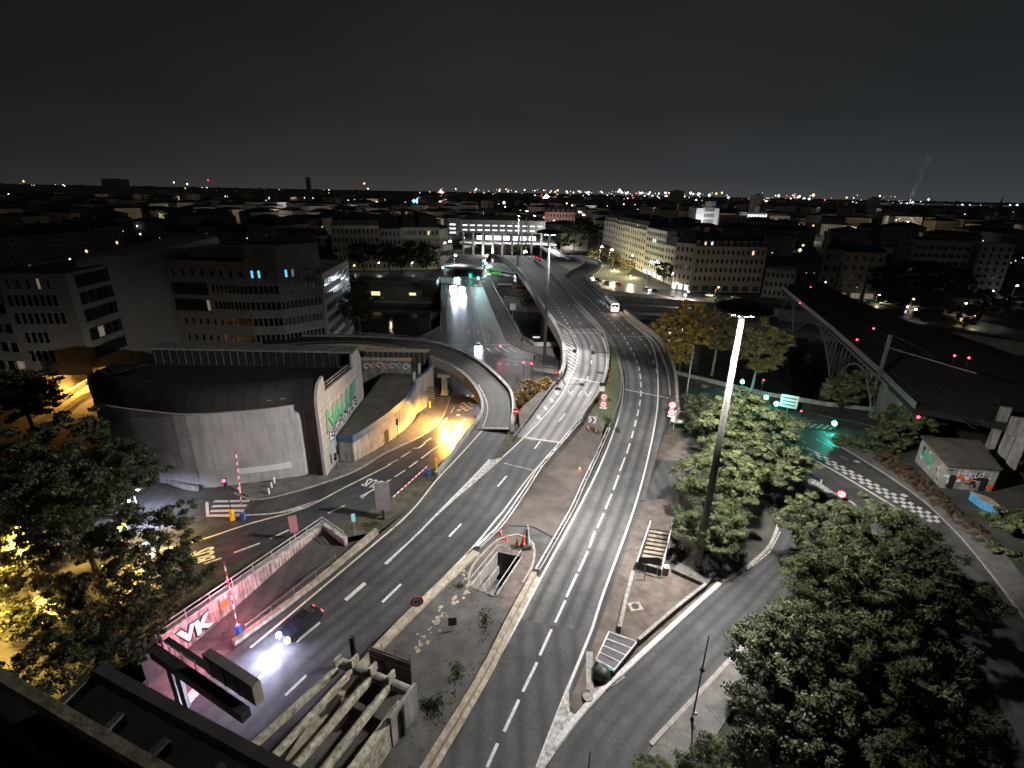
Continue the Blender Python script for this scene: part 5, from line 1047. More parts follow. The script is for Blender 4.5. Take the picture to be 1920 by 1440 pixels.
# ---------------------------------------------------------------- railway bridge
ZB_ = 9.0
rd = struct(sheet('railway_deck', [(1466, 541), (1560, 620), (1650, 702), (1715, 766), (1790, 778), (1960, 812), (2300, 900), (2250, 800), (1920, 690), (1700, 600), (1600, 560), (1540, 530), (1500, 528)], flat(ZB_), MT['ballast'], 0, 14, skirt=lambda x, y, z: z - 1.0))
rbg = thing('railway_bridge', 'riveted steel railway arch bridge with lattice spandrels over the river', 'bridge', at(1575, 640, ZB_))
q0, q1 = at(1466, 541, ZB_), at(1900, 945, ZB_); qa, qb, qc, qd = [on_ for on_ in (at(1470, 545, ZB_), at(1499, 568, ZB_), at(1577, 640, ZB_), at(1665, 722, ZB_))]
line_ = lambda a, b, z: (V((a.x, a.y, z)), V((b.x, b.y, z)))
for a, b in ((qa, qb), (qb, qc), (qc, qd)):
    n = 16 if a is qb else 11; prev = None
    MB().tube(*line_(a, b, ZB_ - .2), .22, n=6).build('top_chord', MT['bridge_steel'], rbg)
    zs_ = -2.6; arc = []
    for i in range(n + 1):
        t = i / n; x = 2 * t - 1; z = ZB_ - 1.3 - (ZB_ - 1.3 - zs_) * (x * x) ** .95; p = a.lerp(b, t); arc.append(V((p.x, p.y, z)))
    am = MB()
    for i in range(n): MB().tube(arc[i], arc[i + 1], .2, n=6).build('arch_rib', MT['bridge_steel'], rbg)
    for i in range(n + 1):
        tp = V((arc[i].x, arc[i].y, ZB_ - .3)); MB().tube(arc[i], tp, .075, n=5).build('spandrel_post', MT['bridge_steel'], rbg)
        if 0 < i <= n:
            j = i - 1 if i <= n // 2 else i; k = i if i <= n // 2 else i - 1
            MB().tube(arc[j], V((arc[k].x, arc[k].y, ZB_ - .3)), .05, n=5).build('spandrel_brace', MT['bridge_steel'], rbg)
for p in (qb, qc):
    MB().box((p.x + 5, p.y + 3, -4.6), (13, 4, 4.2), R_(35)).build('pier', MT['quay_stone'], rbg); MB().box((p.x, p.y, -2.9), (2.2, 2.2, 1.0), R_(35)).build('bearing', MT['bridge_steel'], rbg)
ab = MB(); a1, a2 = at(1646, 742, 5), at(1700, 778, 5); ab.obox(V((a1.x, a1.y, 0)), V((a2.x - a1.x, a2.y - a1.y, 0)), V((6, 6, 0)), V((0, 0, ZB_ - 1.2))); ab.build('abutment', MT['quay_stone'], rbg)
rp = [at(x, y, ZB_) for x, y in [(1466, 541), (1560, 620), (1650, 702), (1715, 766)]]
MB().sweep([p + V((0, 0, 0)) for p in lin(rp, 60)], [(-.1, 0), (-.1, 1.15), (.1, 1.15), (.1, 0)]).build('parapet', MT['metal_grey'], rbg)
for i in range(5):
    o_ = 3 + i * 4.6
    for s_ in (0, 1.5):
        P = [p + V((o_ + s_, -(o_ + s_) * .1 + (o_ + s_) * .9, .15)) for p in (rp[0], rp[0] + (rp[-1] - rp[0]) * (1.0 if o_ < 6 else 1.12))]; MB().sweep(P, [(-.06, 0), (-.06, .14), (.06, .14), (.06, 0)]).build('track_rail', MT['metal_dark'], rbg)
for i, (px, py, tpy, lab) in enumerate([(1647, 708, 628, 'nearest catenary mast with a long cross arm, left of the tracks'), (1612, 570, 522, 'dark catenary mast in front of the pale corner house'), (1563, 545, 492, 'farthest dark catenary mast over the railway bridge')]):
    b = at(px, py, ZB_); zt4 = topz(b, tpy); t = thing('catenary_mast', lab, 'catenary mast', b); MB().box(V((b.x, b.y, (ZB_ + zt4) / 2)), (.5 if i == 0 else .7, .5, zt4 - ZB_)).build('post', MT['mast_paint' if i == 0 else 'metal_dark'], t)
    if i == 0:
        e_ = at(1830, 700, zt4 - 2.5); MB().tube(V((b.x, b.y, zt4 - 2.5)), e_, .14, n=6).build('cross_arm', MT['mast_paint'], t); MB().tube(V((b.x, b.y, zt4)), V((b.x, b.y, zt4)).lerp(e_, .45), .04, n=4).build('stay', MT['metal_dark'], t)
for i, (px, py) in enumerate([(1520, 538), (1500, 568), (1638, 616), (1607, 637), (1790, 667), (1817, 671), (1722, 782)]):
    b = at(px, py, ZB_ + 2.4); t = thing('signal_lamp', ['red signal lamp at the far end of the railway bridge', 'red signal lamp by the far lattice arch', 'red signal lamp in the middle of the dark tracks, right one', 'red signal lamp in the middle of the dark tracks, left one', 'twin red railway signal at right', 'small red railway signal at the far right', 'low red railway signal above the trees'][i], 'signal lamp', (b.x, b.y, ZB_))
    MB().tube((b.x, b.y, ZB_), (b.x, b.y, ZB_ + 2.2), .06, n=5).build('post', MT['metal_dark'], t); MB().sphere((b.x, b.y, ZB_ + 2.4), .22, 8).build('lens', MT['lamp_red'], t)
# ================================================================ PART 5: trees, far bank, city
def crown_mesh(name, R, Hc, clumps, per, leaf, m_, seed, flatten=.5, shell=.55, umbrella=False):
    r = random.Random(seed); mb_v = []; mb_f = []
    cs = []
    for i in range(clumps):
        while True:
            p = V((r.uniform(-1, 1), r.uniform(-1, 1), r.uniform(-1, 1)))
            if shell < p.length < 1: break
            if p.length < 1 and r.random() < .18: break
        wob = 1 + .5 * noise.noise(p * 1.7 + V((seed, 0, 0)))
        cs.append((V((p.x * R * wob, p.y * R * wob, p.z * Hc * wob)), R * r.uniform(.09, .22)))
    for c, cr_ in cs:
        for k in range(per):
            d = V((r.gauss(0, 1), r.gauss(0, 1), r.gauss(0, 1))).normalized(); q = c + V((d.x * cr_, d.y * cr_, d.z * cr_ * flatten)) * (r.random() ** .45)
            s = leaf * r.uniform(.6, 1.3); n = (d + V((r.uniform(-.7, .7), r.uniform(-.7, .7), r.uniform(.0, 1.0)))).normalized(); a = n.orthogonal().normalized()
            a = Matrix.Rotation(r.uniform(0, 2 * pi), 3, n) @ a; b = n.cross(a); i0 = len(mb_v)
            mb_v += [q - a * s * .5 - b * s * .25, q + a * s * .1 - b * s * .42, q + a * s * .6, q + b * s * .38]; mb_f.append([i0, i0 + 1, i0 + 2, i0 + 3])
    me = bpy.data.meshes.new(name); me.from_pydata([tuple(v) for v in mb_v], [], mb_f); me.materials.append(MT[m_]); return me, cs
def trunk_mesh(name, hgt, r0, cs, m_, nlimb, zc, seed):
    r = random.Random(seed); mb = MB(); p = V((0, 0, -.3)); top = V((0, 0, zc - .1)); mid = V((r.uniform(-.3, .3), r.uniform(-.3, .3), zc * .55))
    mb.tube(p, mid, r0, r0 * .72, 9); mb.tube(mid, top, r0 * .72, r0 * .35, 9)
    for c, cr_ in r.sample(cs, min(nlimb, len(cs))):
        st_ = mid.lerp(top, r.uniform(.1, 1)); e_ = c + V((0, 0, zc)); k = st_.lerp(e_, .5) + V((0, 0, -.3)); mb.tube(st_, k, r0 * .3, r0 * .18, 5, False); mb.tube(k, e_, r0 * .18, r0 * .05, 5, False)
    me = bpy.data.meshes.new(name); me.from_pydata([tuple(v) for v in mb.v], [], mb.f); me.materials.append(MT[m_]); return me
PR = {}
def proto(kind):
    if kind in PR: return PR[kind]
    K = {'pine0': (5, 3.3, 210, 190, .2, 'leaf_pine', 7.5), 'pine1': (5, 3.0, 190, 200, .2, 'leaf_pine', 8), 'pine2': (5, 3.8, 210, 190, .2, 'leaf_pine', 7), 'dark0': (5, 3.8, 130, 90, .27, 'leaf_dark', 7), 'dark1': (5, 4.4, 130, 90, .27, 'leaf_dark', 7.5),
         'plane0': (6, 5.2, 150, 80, .42, 'leaf_plane', 8.5), 'autumn0': (5, 4.6, 140, 90, .36, 'leaf_autumn', 7), 'far0': (6, 4.6, 60, 26, .95, 'leaf_dark', 8), 'far1': (6, 5.0, 60, 26, .95, 'leaf_plane', 8), 'bush0': (2, 1.5, 110, 75, .2, 'leaf_autumn', 1.0), 'bush1': (2, 1.3, 90, 60, .24, 'leaf_pine', 1.0), 'hedge': (2, 1.3, 80, 60, .22, 'leaf_hedge', .9)}[kind]
    R, Hc, n, per, lf, m_, zc = K; me, cs = crown_mesh('crown', R, Hc, n, per, lf, m_, hash(kind) % 97 if False else sum(map(ord, kind)))
    tr = trunk_mesh('trunk', zc, R * .055 if R > 3 else .08, cs, 'bark_pale' if kind in ('plane0', 'far1') else 'bark', 14 if R > 3 else 5, zc, 5)
    PR[kind] = (me, tr, R, zc); return PR[kind]
def tree(kind, px, py, rpx, label, group, zc=None, base=None, cat='tree', name='tree', rz=None, fn=hg, squash=1.0, crownz=None):
    """px,py: where the crown's centre is seen, rpx: its radius seen"""
    me, tr, R, zc0 = proto(kind); s = 1.0
    for _ in range(12):
        z = (crownz if crownz is not None else 3.0) + zc0 * s; p = at(px, py, z); dcam = V((p.x, p.y, p.z - H)).dot(fwd); s = .5 * s + .5 * (rpx * dcam / F / R)
    g = fn(p.x, p.y); s2 = (p.z - g) / zc0
    b = V((p.x, p.y, g)); t = thing(name, label, cat, b, group, 0)
    rz = rk.uniform(0, 6.28) if rz is None else rz
    inst(tr, 'trunk', b, t, rz, scale=(s, s, s2)); inst(me, 'crown', V((p.x, p.y, p.z)), t, rz, scale=(s, s, s * squash)); return t
GR = 'umbrella pines on the right verge'
for k, x, y, r_, lab in [('pine0', 1395, 800, 82, 'bright topped pine right behind the nearest floodlight mast'), ('pine1', 1440, 860, 72, 'pine crown hanging over the quay road right of the mast'), ('pine2', 1345, 905, 72, 'pine in front of the mast between patch and kerb'), ('pine0', 1330, 985, 62, 'lowest pine beside the stair opening'), ('dark0', 1340, 770, 58, 'dark shrubby tree behind the white direction board'), ('dark1', 1448, 812, 42, 'dark conifer near the green traffic lights'),
                         ('pine1', 1545, 990, 78, 'rounded pine nearest the small white traffic island'), ('pine2', 1665, 1010, 82, 'pine standing next to the chequered bus lane'), ('pine0', 1590, 1100, 105, 'large pine in the middle of the right verge'), ('dark1', 1745, 1100, 92, 'dark pine beside the right footpath'), ('pine2', 1500, 1215, 108, 'broad pine overhanging the slip road kerb'), ('pine1', 1640, 1240, 105, 'reddish pine with bare twigs in the right thicket'), ('dark0', 1470, 1340, 105, 'dark pine at the slip road lamp post'), ('pine1', 1600, 1370, 110, 'pine low in the right part of the picture'), ('dark0', 1725, 1270, 100, 'dark pine deep in the right thicket'), ('dark1', 1765, 1430, 100, 'darkest tree near the lower right corner'), ('pine2', 1345, 1460, 70, 'pine top poking up at the bottom edge'), ('pine0', 1235, 1475, 48, 'small pine top at the bottom edge by the slip road')]:
    tree(k, x, y, r_, lab, GR)
GL = 'dark trees at the lower left'
for k, x, y, r_, lab in [('dark0', 40, 735, 70, 'dark tree at the left edge below the office wing'), ('dark1', 115, 850, 95, 'dark tree in front of the orange driveway'), ('dark0', 210, 890, 80, 'dark tree beside the round hall wall'), ('dark1', 40, 940, 90, 'dark tree at the left edge above the yellow road'), ('dark0', 150, 985, 95, 'dark tree over the left end of the lower road'), ('dark1', 290, 1010, 78, 'dark tree touching the side street'), ('dark0', 60, 1130, 70, 'see through tree in front of the yellow lit road'), ('dark1', 200, 1130, 84, 'dark tree left of the sunken lane railing'), ('dark0', 320, 1085, 62, 'dark tree beside the BUS lettering'), ('dark1', 110, 1235, 80, 'dark tree above the near roof frame'), ('dark0', 235, 1195, 66, 'dark bushy tree at the end of the pink wall'), ('dark0', 10, 1030, 70, 'cut off dark tree at the left edge')]:
    tree(k, x, y, r_, lab, GL)
for k, x, y, r_, lab in [('autumn0', 1285, 612, 46, 'golden plane tree on the near bank lit from the viaduct'), ('plane0', 1350, 610, 52, 'greyish plane tree on the near bank behind the mast'), ('autumn0', 1272, 660, 26, 'low golden tree right below the viaduct parapet'), ('plane0', 1425, 650, 50, 'dim plane tree on the near bank under the glare of the mast')]:
    tree(k, x, y, r_, lab, 'plane trees on the near bank')
tree('plane0', 672, 575, 34, 'plane tree squeezed between office block and river', None)
tree('plane0', 665, 545, 26, 'narrow tree top above the office side wall', None)
for k, x, y, r_, lab in [('bush0', 1000, 733, 27, 'orange autumn bush right of the no entry sign'), ('bush0', 975, 748, 22, 'yellow green bush next to the ramp end'), ('bush0', 1022, 722, 20, 'small orange bush near the red white barrier')]:
    tree(k, x, y, r_, lab, 'autumn bushes between ramp and viaduct', cat='bush', name='bush')
for i, (x, y, r_) in enumerate([(1620, 715, 40), (1580, 735, 34), (1700, 790, 50), (1745, 775, 45), (1665, 820, 38), (1580, 825, 18), (1610, 830, 20), (1900, 985, 45), (1880, 1040, 30)]):
    tree('bush1', x, y, r_, ['scrub under the railway arch', 'scrub left of the stone abutment', 'dark scrub in front of the abutment', 'scrub left of the graffiti hut roof', 'scrub along the right pavement', 'low shrub at the quay road bend', 'second low shrub at the quay road bend', 'shrub at the right edge below the hut', 'small shrub at the right edge beside the path'][i], 'scrub on the right bank', cat='bush', name='bush')
for i in range(11):
    x = 1665 + i * 18; y = 862 + i * 15.5; tree('hedge', x, y, 24, 'reddish hedge plant on the right bank, ' + ['first', 'second', 'third', 'fourth', 'fifth', 'sixth', 'seventh', 'eighth', 'ninth', 'tenth', 'last'][i] + ' from the far end', 'reddish hedge plants on the right bank', cat='hedge', name='hedge_plant')
for i, (x, y, r_) in enumerate([(1306, 800, 20), (1345, 1010, 16), (1250, 790, 9)]): tree('bush1', x, y, r_, ['grassy shrub under the white direction board', 'shrub below the pines by the kerb', 'weed clump at the parapet end'][i], None, cat='bush', name='bush')
# far bank trees
FB = 'trees along the far quay'
for i, x in enumerate(range(560, 815, 24)):
    tree('far0', x, 468 + (i % 3) * 6 - (8 if 620 < x < 700 else 0), 25 + (i % 2) * 3, 'dark plane tree on the left far quay, ' + ['first', 'second', 'third', 'fourth', 'fifth', 'sixth', 'seventh', 'eighth', 'ninth', 'tenth', 'eleventh'][i] + ' from the left', FB, fn=flat(0), crownz=0)
for k, x, y, r_, lab in [('far0', 1247, 505, 21, 'single dark round tree on the quay before the bright corner house'), ('far0', 1322, 503, 25, 'dark tree before the long mansard house, left one'), ('far0', 1362, 500, 27, 'dark tree before the long mansard house, middle one'), ('far0', 1395, 508, 20, 'dark tree before the long mansard house, right one'), ('far1', 1078, 438, 26, 'tall tree behind the lit ramp'), ('far0', 1100, 430, 24, 'dark tree top behind the hotel row'), ('far1', 1112, 474, 14, 'floodlit yellow tree beside the curled ramp'), ('far1', 1150, 482, 13, 'floodlit green tree beside the curled ramp'), ('far1', 1175, 497, 14, 'floodlit yellow tree before the blue shopfront'), ('far1', 1130, 466, 13, 'lit tree behind the floodlight poles'),
                         ('far0', 1655, 520, 34, 'dark tree right of the pale corner house'), ('far0', 1700, 510, 36, 'wide dark tree on the right far quay'), ('far0', 1745, 515, 38, 'biggest dark tree on the right far quay'), ('far0', 1790, 525, 36, 'dark tree before the balcony block'), ('far0', 1850, 560, 28, 'dark tree over the white car lights'), ('far0', 1815, 590, 26, 'dark tree at the bend of the right quay'), ('far0', 1900, 575, 30, 'dark tree at the right picture edge'), ('far0', 1215, 520, 8, 'small dark tree at the parking wall'), ('far0', 1290, 535, 8, 'small round tree at the house corner'), ('far0', 800, 485, 22, 'dark tree nearest the bridge head'), ('far0', 1745, 590, 20, 'low dark tree on the lower right quay')]:
    tree(k, x, y, r_, lab, FB, fn=flat(0), crownz=0)
# ---------------------------------------------------------------- far bank houses
def house(label, pL, pR, pytop, floors, cols, wall='stone_cream', roof='slate', depth=16, roofh=4.5, lit=None, side=0, ground_lit=None, frame='stone_cream', dormers=0, winw=.45, winh=.55, z0=0.0, name='apartment_house', cat='apartment house', balc=False, cornice=True, glass='glass_dark', mansard=True, topat=None):
    A, B = at(*pL, z0), at(*pR, z0); base = (A + B) / 2; t = thing(name, label, cat, (base.x, base.y, z0)); zt = topz(A if topat is None else B, pytop)
    d = B - A; d.z = 0; u = d.normalized(); n_ = V((u.y, -u.x, 0)); Bk = -n_ * depth; L_ = d.length
    MB().obox((A.x, A.y, z0), d, Bk, (0, 0, zt - z0)).build('wall', MT[wall], t)
    if cornice: MB().obox(V((A.x, A.y, zt - .02)) + n_ * .4 - u * .2, d + u * .4, Bk - n_ * .6, (0, 0, .45)).build('cornice', MT[wall], t)
    fh = (zt - z0 - .5) / floors; w_ = L_ / cols * winw
    for f in range(floors):
        l_ = {}; 
        for (ff, c), g in (lit or {}).items():
            if ff == f: l_[c] = g
        if f == 0 and ground_lit: row(t, A, B, z0 + .3, fh * .7, max(3, cols // 2), .75, glass=ground_lit, frame=frame, name='shopfront', proud=.03); continue
        row(t, A, B, z0 + f * fh + fh * .28, fh * winh, cols, winw, frame=frame, lit=l_, t0=.02, t1=.98, proud=.03, glass=glass)
        if side: row(t, V((*B[:2], 0)), V((*B[:2], 0)) + Bk, z0 + f * fh + fh * .28, fh * winh, side, winw, frame=frame, proud=.03)
        if balc or f in (1, floors - 1): MB().obox(V((A.x, A.y, z0 + f * fh + fh * .16)) + n_ * .35, d, -n_ * .35, (0, 0, .2)).build('string_course', MT[wall], t)
    if mansard:
        q = [V((A.x, A.y, zt + .43)), V((B.x, B.y, zt + .43)), V((B.x, B.y, zt + .43)) + Bk, V((A.x, A.y, zt + .43)) + Bk]; c = sum(q, V()) / 4; mb = MB()
        i1 = [p + u * (1.6 if k in (0, 3) else -1.6) + (-n_ if k < 2 else n_) * 2.0 + V((0, 0, roofh)) for k, p in enumerate(q)]
        mb.v = q + i1; mb.f = [[4, 5, 6, 7]] + [[k, (k + 1) % 4, 4 + (k + 1) % 4, 4 + k] for k in range(4)]; rf_ = mb.build('roof', MT[roof], t)
        for k in range(dormers):
            p = A + d * ((k + .5) / dormers); p = V((p.x, p.y, zt + .5)); g = (lit or {}).get(('d', k)); dm_ = MB().obox(p - u * .75 - n_ * 1.6, u * 1.5, n_ * 1.35, V((0, 0, 2.3))).build('dormer', MT[wall], t)
            an = math.atan2(u.y, u.x); inst(wm(g or 'glass_dark', frame), 'dormer_window', p - n_ * .22 + V((0, 0, 1.15)), dm_, an, scale=(1.0, 1, 1.6))
        for k in range(max(2, int(L_ / 11))): p = q[0] + d * ((k + .5) / max(2, int(L_ / 11))) + Bk * .5; MB().box(p + V((0, 0, roofh + .9)), (2.4, .9, 2.2), math.atan2(u.y, u.x)).build('chimney', MT['stone_pink' if k % 2 else 'concrete_dark'], rf_)
    return t, zt
house('cream five storey house with arched dormers at the left of the quay row', (628, 508), (716, 507), 424, 5, 11, dormers=11, balc=True, depth=30, roofh=5)
house('plain grey house in the middle of the left quay row', (717, 507), (756, 506.5), 430, 5, 5, 'stone_grey', depth=30, roofh=5.5)
house('taller cream house right of centre in the left quay row', (756, 506.5), (786, 506), 428, 5, 5, 'stone_cream', depth=30, roofh=6, balc=True)
house('corner house of the left quay row with one warm window', (786, 506), (826, 505), 428, 5, 5, 'stone_cream', depth=60, roofh=6, lit={(4, 2): 'win_warm'}, side=10)
house('farthest cream house of the hotel row behind the trees', (1128, 478), (1150, 486), 414, 6, 5, 'stone_cream', dormers=5, depth=30)
house('cream house in the hotel row with dormers', (1150, 486), (1176, 497), 420, 6, 6, 'stone_cream', dormers=6, depth=30)
house('sunlit looking cream house left of the grey modern one', (1176, 497), (1205, 511), 426, 6, 7, 'stone_cream', dormers=7, depth=30)
house('grey house with a blue lit shopfront', (1205, 511), (1240, 527), 428, 7, 9, 'stone_grey', depth=30, ground_lit='shop_blue', lit={(5, 3): 'win_white', (5, 4): 'win_white'}, winw=.6, mansard=False)
house('low cream house between the blue shop and the corner house', (1240, 527), (1268, 538), 460, 5, 5, 'stone_cream', depth=30)
house('long mansard house with a row of dormers on the far quay', (1292, 547), (1424, 549), 463, 5, 14, 'stone_cream', dormers=11, depth=34, roofh=5, lit={(4, 11): 'win_warm', ('d', 1): 'win_warm', ('d', 2): 'win_white'}, ground_lit='glass_mid')
house('brightly lit narrow end facade of the long mansard house', (1258, 541), (1291.5, 547), 456, 5, 4, 'stone_cream', depth=24, roofh=5, ground_lit='shop_light')
house('dim stone building with pillars beside the railway bridge', (1427, 556), (1482, 562), 505, 3, 6, 'stone_dim', depth=14, mansard=False)
house('pale corner house right of the railway bridge', (1562, 560), (1640, 563), 474, 5, 5, 'stone_cream', depth=18, roofh=2.5, ground_lit='win_dim', winw=.28)
house('blank gabled house left of the pale corner house', (1528, 556), (1561, 560), 468, 4, 2, 'stone_dim', depth=20, roofh=3)
house('white modern block with long balconies behind the right trees', (1690, 540), (1798, 545), 455, 6, 8, 'stone_grey', depth=16, mansard=False, winw=.8)
house('white tower block with stacked balconies at the right', (1812, 548), (1872, 552), 458, 7, 4, 'stone_grey', depth=16, mansard=False, balc=True)
house('long warm lit station building', (1400, 462), (1525, 462), 434, 2, 14, 'stone_cream', depth=30, roofh=4)
house('small lit cream tower next to the station', (1365, 452), (1392, 452), 405, 4, 3, 'stone_cream', depth=20, mansard=False)
house('pinkish house with three window rows behind the slab', (1022, 440), (1076, 441), 398, 4, 9, 'stone_pink', depth=30, roofh=5, dormers=6, frame='stone_pink')
house('pale two storey house in the left mid distance', (376, 455), (411, 455), 427, 2, 3, 'stone_grey', depth=25, roofh=5)
house('long house row right of the pale two storey house', (412, 456), (480, 456), 437, 2, 9, 'stone_dim', depth=25, roofh=5)
house('small gabled house left of the pale two storey house', (310, 455), (372, 455), 436, 2, 4, 'stone_dim', depth=25, roofh=4)
house('terrace of pale houses far left of centre', (402, 405), (490, 403), 386, 3, 10, 'stone_dim', depth=40, mansard=False)
house('bright pale house with window grid far left of centre', (494, 403), (522, 402), 380, 4, 5, 'stone_cream', depth=40, mansard=False)
house('wing building with sloping roofs behind the office', (520, 462), (586, 455), 425, 3, 6, 'stone_dim', depth=30)
house('house with dark roof behind the office block', (545, 470), (620, 468), 445, 2, 6, 'stone_dim', depth=22)
house('long dark row at the far left', (20, 500), (178, 480), 447, 5, 18, 'stone_dim', depth=25)
house('old grey row with one lit gable at the far left', (178, 478), (238, 470), 430, 4, 6, 'stone_dim', depth=25, lit={(1, 4): 'win_warm'})
house('long pale institute on the avenue', (838, 400), (868, 399), 381, 4, 7, 'stone_grey', depth=60, mansard=False)
house('small warm terrace below the blue sign', (735, 402), (822, 401), 388, 2, 10, 'stone_cream', depth=50, mansard=False)
# white floodlit building
t, zt = house('white floodlit modern building with a dark glass grid', (1301, 432), (1343, 433), 390, 1, 1, 'stone_grey', depth=40, mansard=False, winw=.01, cornice=False, name='office_building', cat='office building')
A, B = at(1301, 432, 0), at(1343, 433, 0); emi('wall_lit', (.85, .85, .95), .55, False); 
for f in range(4): row(t, A, B, 9 + f * 7, 5, 5, .9, t0=.35, t1=.8, glass='glass_mid', frame='metal_grey')
lamp(((A.x + B.x) / 2 - 10, A.y - 22, 8), 60000, (.85, .85, 1), 2)
t, zt = house('glass office with white lit top floor', (1395, 436), (1433, 437), 399, 4, 7, 'stone_dim', depth=30, mansard=False, winw=.85, lit={(3, i): 'win_white' for i in range(7)}, name='office_building', cat='office building')
t, zt = house('small shop hall with a red sign', (1438, 437), (1475, 437), 405, 2, 3, 'stone_dim', depth=30, mansard=False, name='shop_hall', cat='shop')
s_ = at(1451, 419, 14); MB().box(s_, (9, .5, 3)).build('red_sign', MT['lamp_red'], None) if False else None
# station roofs
sh = thing('station_hall', 'long station train sheds with low arched roofs, white light below', 'station', at(1250, 440, 0))
for (x0, y0, x1, y1, zt_) in ((1195, 448, 1310, 452, 17), (1262, 457, 1365, 458, 14)):
    A, B = at(x0, y0, 0), at(x1, y1, 0); d = B - A; mb = MB(); k = 9
    for i in range(k + 1):
        a = pi * i / k; mb.v += [V((A.x, A.y, 0)) + d * (i / k) + V((0, 0, zt_ * .72 + zt_ * .45 * sin(a))), V((A.x + 8, A.y + 120, 0)) + d * (i / k) + V((0, 0, zt_ * .72 + zt_ * .45 * sin(a)))]
    for i in range(k): mb.f.append([2 * i, 2 * i + 2, 2 * i + 3, 2 * i + 1])
    mb.build('shed_roof', MT['roof_felt'], sh); MB().obox((A.x, A.y + 2, 0), d, (0, 2, 0), (0, 0, zt_ * .7)).build('end_wall', MT['stone_dim'], sh)
    for i in range(11): p = A + d * ((i + .5) / 11); MB().box((p.x, p.y + 1.6, zt_ * .5), (3.0, .4, 2.2)).build('lit_bay', MT['shop_light'], sh)
# interchange slab building
sb = thing('interchange_slab', 'long grey slab building on pillars with two rows of lit window strips', 'station building', (-5, 330, 0))
YB = 330; xa, xb = atY(862, 437, YB).x, atY(1022, 437, YB).x; z_lo, z_hi = atY(940, 437, YB).z, atY(940, 413, YB).z
prism_part(sb, [(xa, YB), (xb, YB), (xb, YB + 60), (xa, YB + 60)], z_lo, z_hi, 'stone_dim')
for r_ in range(2):
    for i in range(11): x = xa + 1.5 + i * (xb - xa - 2) / 11; MB().box((x + 1.8, YB - .02, z_lo + 1.6 + r_ * 2.75), (3.0, .1, .75)).build('window', MT['win_white'], sb)
for i in range(9): x = xa + 2 + i * (xb - xa - 4) / 8; MB().box((x, YB + 2, z_lo / 2), (1.2, 1.2, z_lo)).build('pillar', MT['concrete'], sb)
prism_part(sb, [(xa - 1, YB + 4), (xb + 8, YB + 4), (xb + 8, YB + 50), (xa - 1, YB + 50)], z_lo - 7.6, z_lo - 6.8, 'concrete', 'lower_deck')
for i in range(7): MB().box((xa + 12 + i * 5.6, YB + 12, z_lo - 4), (4.4, .3, 2.6)).build('lit_bay', MT['shop_light'], sb)
prism_part(sb, [(xa - 7, YB - 3), (xa - 1, YB - 3), (xa - 1, YB + 2), (xa - 7, YB + 2)], z_lo - 2, z_hi + .8, 'concrete', 'stair_tower'); 
for i in range(3): MB().box((xa - 4, YB - 3.05, z_lo + i * 2.4), (3.6, .1, .9)).build('window', MT['win_white'], sb)
for x, y, z, p in ((xa + 10, YB + 6, z_lo - 1.5, 9000), (xa + 30, YB + 6, z_lo - 1.5, 11000), (xb - 4, YB + 6, z_lo - 1.5, 16000), (xa + 18, YB - 2, 6, 9000), (xb + 8, YB - 8, 14, 20000)): lamp((x, y, z), p, (.88, .92, 1), .6)
# curled ramp on the far side and white canopy ramp
def flat_deck(name, px, z, wd, m_, label=None, th=1.2, par=True):
    P = pathpx(px, flat(z), 3.0); o = MB().sweep(P, [(-wd / 2, -th), (-wd / 2, 0), (wd / 2, 0), (wd / 2, -th)]).build(name, MT[m_]); struct(o)
    if par:
        for s_ in (-1, 1): MB().sweep(P, [(s_ * wd / 2 - .2, -.2), (s_ * wd / 2 - .2, .9), (s_ * wd / 2 + .2, .9), (s_ * wd / 2 + .2, -.2)]).build('parapet', MT['concrete'], o)
    return o
flat_deck('access_ramp', [(1060, 480), (1085, 484), (1105, 489), (1112, 495), (1104, 503), (1088, 512), (1080, 520)], 7.9, 9, 'asphalt_bridge')
flat_deck('access_ramp', [(905, 478), (893, 470), (880, 462), (872, 450), (868, 440)], 3.5, 10, 'asphalt_bridge')
flat_deck('access_ramp', [(1010, 455), (1035, 470), (1052, 482), (1070, 486)], 9.5, 7, 'asphalt_bridge')
flat_deck('roof_terrace', [(868, 500), (880, 480), (897, 468)], 5.0, 22, 'roof_felt', par=False)
# ground streets on the far bank
struct(sheet('far_street', [(560, 522), (828, 519), (925, 524), (1000, 535), (1110, 540), (1200, 551), (1420, 567), (1600, 585), (1800, 615), (1920, 640), (1920, 620), (1800, 595), (1640, 570), (1430, 553), (1290, 549), (1200, 535), (1100, 520), (940, 510), (880, 470), (850, 440), (836, 440), (845, 480), (826, 508), (560, 513)], flat(0), MT['asphalt_wet'], .05, 30))
lq_edge = struct(sheet('quay_path', [(1125, 553), (1200, 562), (1420, 577), (1420, 584), (1300, 579), (1200, 573), (1120, 562)], flat(-2), MT['pavement'], 0, 20, skirt=lambda x, y, z: -4))
